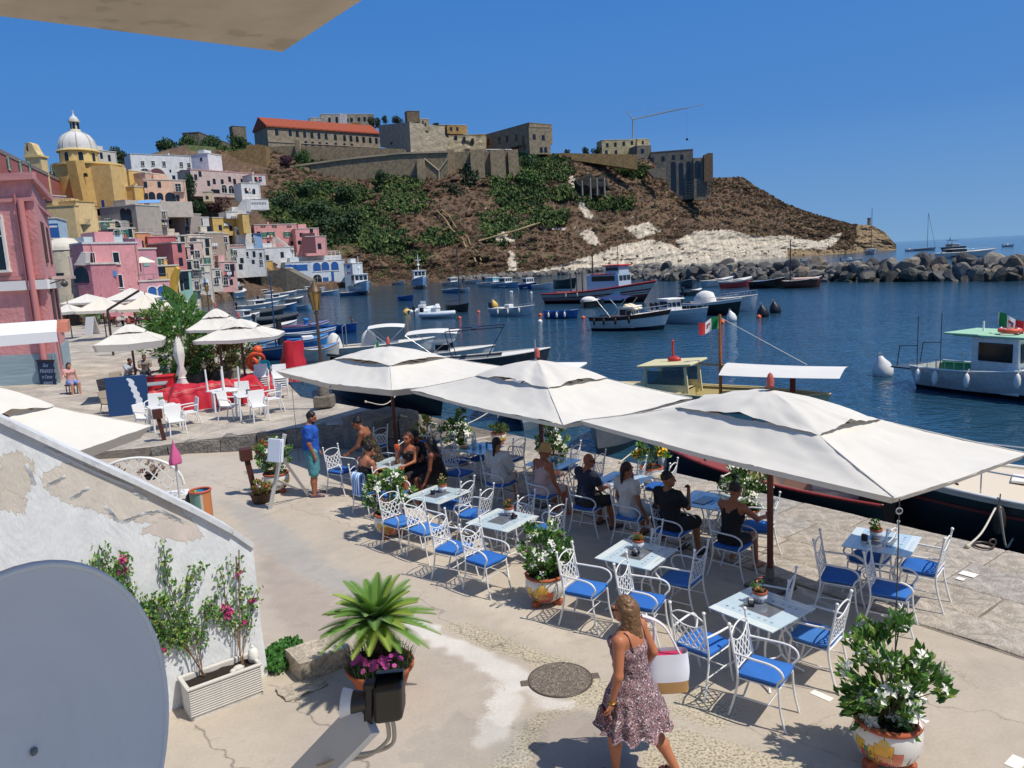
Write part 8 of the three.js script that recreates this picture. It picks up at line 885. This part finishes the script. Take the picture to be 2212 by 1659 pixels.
seated('5.1','woman in a black tank top with her hair up, arms on the table',{bust:1,skin:'#9c6040',hair:'#33201a',hairStyle:'bun',top:'#121316',sleeve:0,neckDrop:0.35,pants:'#15161a',pantLen:0.5,lean:0.16,nod:0.2,armR:[[0.12,-0.18,0.16],[0.0,-0.02,0.24]],armL:[[0.08,-0.18,0.18],[-0.1,0,0.22]],legL:[[0.06,0.0,0.42],[0.1,-0.42,0.06]]});
{
const c=SEAT['9.1'],g=thing('beach_towel','blue and white striped towel hung over a lattice chair back','towel',c.position.clone(),c.rotation.y);mesh('cloth',[grid(18,22,(u,v)=>{const x=-0.2 + 0.26*u - 0.04,t=v*2 - 1,y=0.9 - 0.42*Math.abs(t)**1.1 + 0.02*Math.sin(u*14),z=-0.27 - 0.06*Math.sign(t)*Math.min(1,Math.abs(t)*6) + 0.02*Math.sin(u*16 + v*3);return v3(x,y,z);})],M('#ffffff',{roughness:0.95,map:canvasTex(128,128,(k)=>{k.fillStyle='#dfe6ef';k.fillRect(0,0,128,128);for (let i=0;i<9;i++){k.fillStyle=['#2f6fb8','#5a94d0','#1f57a0'][i%3];k.fillRect(i*15,0,8,128);}})}),g);mesh('fringe',box(0.26,0.02,0.01,-0.11,0.48,-0.34),M('#cfd8e4'),g);
const d=SEAT['5.0'],b=thing('backpack','black backpack hanging on the young man chair','bag',d.localToWorld(v3(0.16,0.62,-0.3)),d.rotation.y);mesh('pack',surface([ell(v3(0,0,0),0.17,0.24,0.11),ell(v3(0,-0.08,-0.08),0.13,0.12,0.06)],0.014,0.04),M('#15171a',{roughness:0.7}),b);mesh('strap',[tube([[-0.08,0.2,0.06],[-0.1,0.3,0.1],[-0.09,-0.1,0.12]],0.016,12,5),tube([[0.08,0.2,0.06],[0.1,0.3,0.1],[0.09,-0.1,0.12]],0.016,12,5)],M('#23262a'),b);
}
// promenade and boats
const far={cell:0.02,fine:0.009,fineHand:0.009};
{const p=gp(158,852,0.2);person('woman with long brown hair sitting with a phone by the pink house',v3(p.x,0.15,p.z),0.9,{...far,sit:1,bust:1,skin:'#c08a6c',hair:'#4a2f22',hairStyle:'long',top:'#c89a94',sleeve:0.3,pants:'#7f93c4',pantLen:0.9,nod:0.35,armR:[[0.04,-0.22,0.14],[-0.1,0.1,0.2]]});const st=thing('stool','small stool under the woman by the pink house','stool',v3(p.x,0.15,p.z),0.9);mesh('seat',rbox(0.4,0.06,0.4,0.02,0,0.44,-0.05),teak,st);for (const [x,z] of [[1,1],[1,-1],[-1,1],[-1,-1]]) mesh('leg',cyl(0.02,0.02,0.42,x*0.15,0,z*0.15 - 0.05),teak,st);}
[[282,838,'man in a pale grey shirt eating under the promenade umbrella','#aeb4be',1.2,'short'],[318,826,'man bent over his plate under the promenade umbrella','#8f8478',0.4,'short'],[362,838,'diner in a blue grey shirt next to the red crate','#7f94a6',-1.2,'short']].forEach(([x,y,l,c,t,h])=>{const p=gp(x,y,0.25);person(l,v3(p.x,promY(p.x),p.z),t,{...far,sit:1,wide:1.1,skin:'#8a5a40',hair:'#1f1612',hairStyle:h,top:c,sleeve:0.6,pants:'#3a3a40',pantLen:1.6,lean:0.25,nod:0.3,armL:[[0.04,-0.2,0.16],[-0.1,-0.02,0.22]],armR:[[0.04,-0.2,0.16],[-0.1,-0.02,0.22]]});});
{const p=gp(...va(832,545),SEA);person('man crouched at the stern of the flat blue boat',v3(p.x,SEA + 0.1,p.z),-1.2,{...far,sit:1,skin:'#7a4a34',hair:'#1b1310',hairStyle:'short',top:'#4a4a52',sleeve:0.5,pants:'#2f3a4a',lean:0.4,nod:0.3});}
[[212,700,'#b8b2a8'],[240,702,'#7a2f2a'],[268,698,'#c9c4ba'],[300,701,'#3a4258'],[330,699,'#a86a4a'],[362,700,'#8a8f98'],[190,705,'#2f3338']].forEach(([x,y,c],i)=>{const p=gp(x,y,0.3);person(['guest in a grey top at the crowded tables','guest in a dark red top at the crowded tables','guest in a cream top at the crowded tables','guest in a navy top at the crowded tables','guest in a rust top at the crowded tables','guest in a steel blue top at the crowded tables','waiter in black standing near the A-frame board'][i],v3(p.x,0.15,p.z),i*1.3,{cell:0.03,fine:0.014,fineHand:0.014,sit:i<6,skin:'#96644a',hair:'#241a15',hairStyle:'short',top:c,sleeve:0.5,pants:'#2c2e34',pantLen:1.8,nod:0.2});});
// ================= foreground: balcony, dish, stair wall, planters =================
{
const y=6.0,C0=gp(610,112,y),g=thing('balcony_house','beige balcony slab overhead with its house wall behind','house',v3(C0.x,0,C0.z),QA),m=plaster('#ddcfb8',{bumpScale:0.02});
mesh('canopy_slab',uvm(box(5.5,0.22,5.4,-2.75,y + 0.11,2.7)),m,g);mesh('slab_edge',[box(0.05,0.12,5.4,0.026,y + 0.16,2.7),box(5.5,0.12,0.05,-2.75,y + 0.16,-0.026)],plaster('#d8c8ac'),g);
mesh('house_wall',uvm(box(0.4,y + 3,9,-5.7,(y + 3) / 2,4.5)),plaster('#e0d8c8'),g);mesh('balcony_floor',uvm(box(5.4,0.2,3,-2.8,2.9,5.4)),m,g);
}
{
const c=zp(70,1690,1.24),g=thing('satellite_dish','blue grey satellite dish with receiver arm on the balcony','satellite dish',c,1.3),R=0.375;
const n=v3(0,0.1,1).normalize();mesh('reflector',grid(49,12,(u,v)=>{const a=u*2*PI,r=v*R;return v3(Math.cos(a)*r*0.92,Math.sin(a)*r*1.02,0.12*(r*r) / R - 0.05);}),M('#c6d2dc',{roughness:0.55,map:rep2('fabric',1)}),g);
mesh('rim',new THREE.TorusGeometry(R,0.007,6,60).scale(0.92,1.02,1).translate(0,0,0.12*R - 0.052),M('#c6d2dc',{roughness:0.5}),g);
for (const [x,y] of [[0.05,0.02],[-0.05,-0.1],[0.12,-0.2],[-0.1,0.12]]) mesh('bolt',ball(0.008,x,y,-0.045,1,1,0.5,8),metal('#5f6b74'),g);
g.updateMatrixWorld(true);const L=(px,py,d)=>g.worldToLocal(zp(px,py,d));const a=L(560,1790,1.16),b=L(795,1545,1.12),up=v3(0.25,0.6,0.75);
const arm=flatbar(a,b,0.062,0.018,up);mesh('receiver_arm',arm,metal('#c4cad0',{roughness:0.45}),g);const ar=(t,r)=>{const p=a.clone().lerp(b,t),d=b.clone().sub(a).normalize(),x=v3().crossVectors(d,up).normalize(),nn=v3().crossVectors(x,d).normalize();return new THREE.CylinderGeometry(r,r,0.004,12).applyQuaternion(new THREE.Quaternion().setFromUnitVectors(v3(0,1,0),nn)).translate(...p.addScaledVector(nn,0.0095).toArray());};
for (const [t,r] of [[0.55,0.008],[0.6,0.008],[0.78,0.006],[0.88,0.006],[0.93,0.006]]) mesh('arm_hole',ar(t,r),M('#2a2d30'),g);
const q0=L(812,1508,1.12),blk=M('#1a1c1f',{roughness:0.35}),px=1.12 / 1660;
const fx=L(900,1500,1.12).sub(q0).normalize(),fy=L(815,1400,1.12).sub(q0).normalize(),fz=v3().crossVectors(fx,fy).normalize(),bs=new THREE.Matrix4().makeBasis(fx,fy,fz),put=(ge,X,Y,Z=0)=>ge.applyMatrix4(bs).translate(...q0.clone().addScaledVector(fx,X*px).addScaledVector(fy,Y*px).addScaledVector(fz,Z*px).toArray());
mesh('receiver_body',[put(at(rbox(68*px,92*px,70*px,0.008,0,0,0,2),0,0,0,0,0,0.06),32,-2)],blk,g);mesh('receiver_shade',put(new THREE.CylinderGeometry(34*px,34*px,64*px,20,1,false,0,PI).rotateZ(PI / 2).rotateX(-PI / 2).scale(1,0.55,1),30,42),M('#4a5560',{roughness:0.4}),g);
mesh('clamp',[put(rbox(22*px,110*px,26*px,0.004),-14,-16,6),put(rbox(30*px,16*px,30*px,0.003),-14,40,6)],M('#15171a',{roughness:0.5}),g);
mesh('feed_cap',put(new THREE.CylinderGeometry(34*px,26*px,26*px,26).rotateZ(PI / 2),-66,-4),M('#cfd9e0',{roughness:0.35}),g);mesh('feed_neck',put(new THREE.CylinderGeometry(27*px,22*px,34*px,20).rotateZ(PI / 2),-38,-4),M('#22262c',{roughness:0.4}),g);
for (const [x,e] of [[25,0],[38,26]]) mesh('cable',tube([[x,-46],[x + 8,-80],[x + 4,-110 - e*0.3],[x - 40,-142 + e*0.3],[x - 110,-150 + e*0.4],[x - 160,-158]].map(([X,Y])=>q0.clone().addScaledVector(fx,X*px).addScaledVector(fy,Y*px).addScaledVector(fz,6*px)),0.0034,40,6),M('#b7ad9c',{roughness:0.5}),g);
}
{
const E0=quay(0,0),base=gp(415,1559).addScaledVector(T,-0.4),end=gp(574,1500).addScaledVector(T,-0.4),dir=WD.clone(),g=thing('stair_wall','whitewashed stair wall with peeling plaster and sloping coping','wall',v3(end.x,0,end.z),QA);
g.updateMatrixWorld(true);g.inv=g.matrixWorld.clone().invert();g.w=0;const P=(px,py)=>local(g,px,py),th=0.3;
const r0=P(578,1440),top=[P(546,1180),P(500,1150),P(430,1112),P(300,1048),P(150,980),P(0,910),P(-220,805)],out=[[r0.x,-0.05],[r0.x - 0.02,0.6],[top[0].x,top[0].y],...top.slice(1).map((p)=>[p.x,p.y]),[top[6].x,-0.05]];
const tex=canvasTex(2048,1024,(c,W,H)=>{const X=(x)=>(x - top[6].x) / (0.3 - top[6].x)*W,Y=(y)=>H - y / 5*H;c.fillStyle='#e2e4e3';c.fillRect(0,0,W,H);const pt=(q)=>{const p=P(...q);return [X(p.x),Y(p.y)];};
for (const [poly2,k] of [[[[0,985],[40,975],[75,1000],[70,1050],[40,1090],[0,1080]],'#d2c9ba'],[[[85,1030],[140,1000],[230,1015],[300,1045],[380,1090],[420,1130],[380,1150],[330,1130],[260,1125],[200,1100],[150,1090],[100,1060]],'#d6cdbf'],[[[230,985],[300,1010],[360,1050],[430,1100],[400,1100],[330,1060],[250,1010]],'#dad2c6'],[[[300,1150],[350,1120],[420,1130],[440,1160],[400,1170]],'#d6cabf'],[[[0,1050],[60,1080],[50,1110],[0,1100]],'#d2c8ba']]){c.fillStyle=k;c.beginPath();const q=poly2.map(pt);const n=q.length;for (let i=0;i<n;i++) for (let t=0;t<14;t++){const [a,b]=q[i],[d,e]=q[(i + 1)%n],u=t / 14;c.lineTo(lerp(a,d,u) + 16*ns(i*3 + u*7,2,1),lerp(b,e,u) + 16*ns(i*3 + u*7,9,4));} c.fill();c.strokeStyle='#b3a898';c.lineWidth=1.5;c.stroke();}
const im=c.getImageData(0,0,W,H),o=im.data;for (let y=0;y<H;y++) for (let x=0;x<W;x++){const i=(y*W + x)*4,f=1 + 0.05*ns(x*0.01,y*0.02) + 0.035*ns(x*0.09,y*0.09,3) + 0.02*ns(x*0.4,y*0.4,5);o[i]*=f;o[i + 1]*=f;o[i + 2]*=f;} c.putImageData(im,0,0);});
const ge=extr(poly(out),th).translate(0,0,-th),p=ge.attributes.position,u=ge.attributes.uv;for (let i=0;i<p.count;i++) u.setXY(i,(p.getX(i) - top[6].x) / (0.3 - top[6].x),p.getY(i) / 5);
mesh('wall',ge,M('#ffffff',{map:tex,roughness:0.92,bumpMap:rep2('rough',3),bumpScale:0.006}),g);
const cp=top.map((q)=>v3(q.x,q.y + 0.0,-th / 2));for (let i=1;i<cp.length - 1;i++) mesh('coping',uvm(flatbar(cp[i].clone().add(v3(0,0.02,0)),cp[i + 1].clone().add(v3(0,0.02,0)),th + 0.1,0.05,v3(0,1,0)).clone()),M('#e3e5e5',{roughness:0.85,map:rep2('plaster',0.6)}),g);mesh('coping',uvm(flatbar(cp[0].clone().add(v3(0.0,0.01,0)),cp[1].clone().add(v3(0,0.02,0)),th + 0.06,0.05,v3(0,1,0))),M('#e8e8e6',{roughness:0.85,map:rep2('plaster',0.6)}),g);
const flake=M('#dfe1e0',{roughness:0.9});for (const [a,b] of [[[95,965],[140,985]],[[140,985],[200,1015]],[[200,1015],[290,1052]],[[100,1045],[140,1025]],[[150,1075],[190,1050]],[[60,1000],[80,1045]],[[290,1060],[320,1075]],[[345,1098],[400,1125]],[[230,1090],[260,1125]],[[260,1125],[310,1105]],[[310,1105],[350,1100]]]){const A=P(...a),B=P(...b),d=B.clone().sub(A),nn=v3(-d.y,d.x,0).normalize().multiplyScalar(-1);mesh('plaster_flake',grid(9,3,(s,t)=>{const k=A.clone().lerp(B,s),e=0.03 + 0.02*ns(s*6 + a[0],2);return k.addScaledVector(nn,t*e + 0.012*ns(s*9 + a[0],5)).add(v3(0,0,0.004 + 0.022*(1 - t)*Math.sin(PI*s)));}),flake,g);}
const c0=gp(415,1559),c1=gp(570,1501),L=c0.distanceTo(c1),pg=thing('planter_trough','ribbed white planter trough in front of the stair wall','planter',c0.clone().lerp(c1,0.5).addScaledVector(T,-0.17).setY(0),QA),h=0.36,D=0.33,wp=M('#ded9cf',{roughness:0.75,map:rep2('plaster',1.3)});
for (const z of [-1,1]){mesh('side',box(L,h,0.025,0,h / 2,z*(D / 2 - 0.0125)),wp,pg);for (let i=0;i<11;i++) mesh('rib',rbox(L + 0.01,0.017,0.02,0.006,0,0.06 + i*0.026,z*(D / 2 + 0.004)),wp,pg);} for (const x of [-1,1]) mesh('end',box(0.025,h,D,x*(L / 2 - 0.0125),h / 2,0),wp,pg);mesh('rim',[rbox(L + 0.04,0.03,0.045,0.01,0,h,D / 2),rbox(L + 0.04,0.03,0.045,0.01,0,h,-D / 2),rbox(0.045,0.03,D,0.01,L / 2,h,0),rbox(0.045,0.03,D,0.01,-L / 2,h,0)],wp,pg);mesh('soil',jitter(new THREE.BoxGeometry(L - 0.06,0.05,D - 0.06,12,1,6).translate(0,h - 0.06,0),0.03,9),soil,pg);mesh('pebble',[ball(0.05,L*0.25,h - 0.03,0.02,1.3,0.7,1),ball(0.035,L*0.15,h - 0.03,0.06)],M('#cfcac0'),pg);
const pl=gp(560,1430,0.36),st=thing('white_jar','rounded white jar standing in the planter corner','jar',v3(pl.x,0.33,pl.z).addScaledVector(T,-0.12).addScaledVector(WD,-0.02));mesh('body',lathe([[0,0],[0.05,0],[0.065,0.06],[0.05,0.13],[0.025,0.16],[0,0.165]],16),M('#e6e2d8'),st);mesh('lid',ball(0.02,0,0.17,0),M('#dcd8ce'),st);
const bx=(label,px,py,pts,k,fl,fcol)=>{
const f0=gp(px,py,0.34),q=thing('bougainvillea',label,'climbing plant',f0);const at4=([x,y,o])=>{const w=g.localToWorld(P(x,y).add(v3(0,0,0.06 + (o??0))));return w.sub(f0);},stems=pts.map((s)=>s.map(at4));stems.forEach((s)=>mesh('stem',tube([v3(rnd(-0.03,0.03),0,0),...s],0.005,s.length*8,5),M('#7a5a3e'),q));
const spots=stems.flatMap((s)=>{const cu=new THREE.CatmullRomCurve3([v3(),...s]),r=[];for (let t=0.35;t<=1;t +=0.07) r.push(cu.getPoint(t));return r;});
for (const [mt,fr] of [[leafMat('#5f9036',0.3),0.5],[leafMat('#406e28',0.25),0.3],[leafMat('#98ab4a',0.3),0.2]]) mesh('foliage',leaves(Math.round(k*fr),()=>({p:pick(spots).clone().add(inBall().multiply(v3(0.11,0.11,0.07)))}),0.026,0.55),mt,q);
const fs=[];for (let i=0;i<fl;i++){const c=pick(spots.filter((_,j)=>j%7<2)).clone();for (let j=0;j<5;j++) fs.push([c.clone().add(inBall().multiplyScalar(0.05)),v3(0,0.6,0).add(inBall()).add(v3(0.5,0,0.6))]);} putFlowers(q,fs,flowerGeo(3,1,1.1),M(fcol??'#c2307a',{roughness:0.7}),0.026,'flower');};
bx('bougainvillea with magenta flowers at the right end of the planter',520,1440,[[[520,1340],[515,1280],[505,1200]],[[530,1360],[540,1300],[548,1275]],[[505,1350],[485,1310],[480,1260],[470,1225]],[[500,1350],[470,1330],[450,1320]]],420,8);
bx('leggy bougainvillea spreading from the middle of the planter',440,1460,[[[410,1380],[390,1330],[360,1250],[350,1180]],[[420,1380],[400,1320],[400,1270],[430,1220]],[[400,1390],[370,1340],[350,1300],[330,1290]],[[430,1390],[440,1330],[460,1290]],[[400,1400],[360,1370],[345,1400]],[[395,1390],[350,1350],[320,1330]]],1100,2);
bx('dense bougainvillea with pink tips behind the dish',300,1480,[[[310,1380],[270,1300],[240,1240],[215,1180]],[[300,1390],[260,1320],[215,1250],[190,1220]],[[310,1390],[300,1330],[280,1280],[260,1200]],[[320,1400],[320,1340],[310,1300]],[[280,1400],[230,1310],[200,1270]]],1300,9);
mesh('cane',bar(P(512,1410).add(v3(0,0,0.1)),P(513,1185).add(v3(0,0,0.05)),0.008),M('#8a7a66'),g);
}
{
const p=gp(612,1425),w=thing('weed_patch','bright green weeds growing at the foot of the stair wall','weeds',p);w.userData.kind='stuff';mesh('leaves',leaves(900,()=>{const a=rnd(6.28),r=Math.sqrt(rnd())*0.3;return {p:v3(Math.cos(a)*r*0.8,0.04 + rnd(0.16)*(1 - r*2),Math.sin(a)*r*1.3)};},0.03,0.8),leafMat('#3f7a24',0.3),w);
const s=gp(690,1440),b=thing('stone_step','worn pale stone block beside the weeds','stone block',s,QA);mesh('block',uvm(toCreasedNormals(jitter(new THREE.BoxGeometry(0.62,0.24,0.46,8,4,8).translate(0,0.12,0),0.03,4),0.7)),stone('#cdbfa9',0.8,0.02),b);mesh('rubble',jitter(new THREE.BoxGeometry(0.5,0.04,0.3,6,2,6).translate(-0.35,0.0,0.32),0.06,6),stone('#c4b8a4',0.8,0.02),b);
const q=gp(826,1498),g=thing('palm_pot','sago palm with pink carnations in a terracotta pot','potted plant',q);const ph=0.36;
mesh('pot',lathe([[0,0],[0.22,0],[0.25,0.05],[0.34,ph - 0.06],[0.345,ph - 0.05],[0.37,ph - 0.045],[0.375,ph],[0.345,ph],[0.32,ph - 0.06]],36),M('#b8623c',{roughness:0.85,map:rep2('plaster',1.2)}),g);mesh('soil',cyl(0.335,0.335,0.02,0,ph - 0.06,0,24),soil,g);
const trunk=[];for (let i=0;i<150;i++){const y=ph + rnd(0.5),a=rnd(6.28),r=0.105 + 0.02*Math.sin((y - ph)*8);trunk.push(at(new THREE.ConeGeometry(0.022,0.075,4),Math.cos(a)*r,y,Math.sin(a)*r,0.5*Math.sin(a),0,-0.5*Math.cos(a)));} mesh('trunk',[cyl(0.11,0.1,0.56,0,ph - 0.04,0,14),...trunk],stone('#4a3826',3,0.01),g);
const fr=(mt,k)=>{for (let i=0;i<k;i++){const az=i*2.39996 + (mt===0?0:1),el=lerp(1.25,-0.12,Math.pow(i / k,0.8)) + rnd(-0.08,0.08),L=rnd(0.5,0.64)*(i<5?0.85:1),d=v3(Math.cos(az)*Math.cos(el),Math.sin(el),Math.sin(az)*Math.cos(el)),h=v3(Math.cos(az),0,Math.sin(az)),sd=v3(-Math.sin(az),0,Math.cos(az)),pos=[];const pt=(t)=>v3(0,ph + 0.5,0).addScaledVector(d,t*L).addScaledVector(h,0.1*t*t*L).add(v3(0,-0.3*t*t*L*Math.cos(el),0));for (let j=4;j<62;j++){const t=j / 62,c=pt(t),f=pt(t + 0.012).sub(c).normalize(),nn=v3().crossVectors(sd,f).normalize();if (nn.y<0) nn.negate();const ll=0.115*Math.pow(Math.sin(PI*clamp(t*0.86 + 0.12,0,1)),0.75);for (const s2 of [-1,1]){const tip=c.clone().addScaledVector(sd,s2*ll*0.8).addScaledVector(f,ll*0.55).addScaledVector(nn,ll*0.35),wv=f.clone().multiplyScalar(0.0068);pos.push(...c.clone().sub(wv).toArray(),...c.clone().add(wv).toArray(),...tip.toArray());}} const ge=new THREE.BufferGeometry();ge.setAttribute('position',new THREE.Float32BufferAttribute(pos,3));ge.computeVertexNormals();const fm=mesh('frond',ge,i%4===1?leafMat('#8fa83a',0.3):leafMat('#5c8a2a',0.3),g);mesh('rib',tube([pt(0),pt(0.35),pt(0.7),pt(1)],0.004,12,4),M('#8a8f3a'),fm);}};
fr(0,64);
const gl=[];for (let i=0;i<520;i++){const a=rnd(6.28),r=rnd(0.16,0.34),b0=v3(Math.cos(a)*r,ph - 0.04,Math.sin(a)*r),tip=b0.clone().add(v3(Math.cos(a)*rnd(0.02,0.14) + rnd(-0.05,0.05),rnd(0.1,0.26),Math.sin(a)*rnd(0.02,0.14) + rnd(-0.05,0.05))),sd=v3(-Math.sin(a),0,Math.cos(a)).multiplyScalar(0.006);gl.push(...b0.clone().sub(sd).toArray(),...b0.clone().add(sd).toArray(),...tip.toArray());} const gg=new THREE.BufferGeometry();gg.setAttribute('position',new THREE.Float32BufferAttribute(gl,3));gg.computeVertexNormals();mesh('grassy_leaves',gg,leafMat('#4a6a30',0.25),g);mesh('grassy_leaves',leaves(420,()=>{const a=rnd(6.28),r=rnd(0.14,0.38);return {p:v3(Math.cos(a)*r,ph + rnd(-0.02,0.15),Math.sin(a)*r)};},0.035,0.14),leafMat('#3a5a28',0.25),g);
const fs=[];for (let i=0;i<44;i++){const a=rnd(0.4,2.9) + (i%5===0?rnd(3):0),r=rnd(0.2,0.38),p2=v3(Math.cos(a)*r,ph + rnd(0.08,0.2),Math.sin(a)*r);fs.push([p2,v3(Math.cos(a)*0.5,1,Math.sin(a)*0.8)]);} putFlowers(g,fs,flowerGeo(6,1,0.9),M('#c64a9c',{roughness:0.7}),0.034);
}
renderer.render(scene,camera);
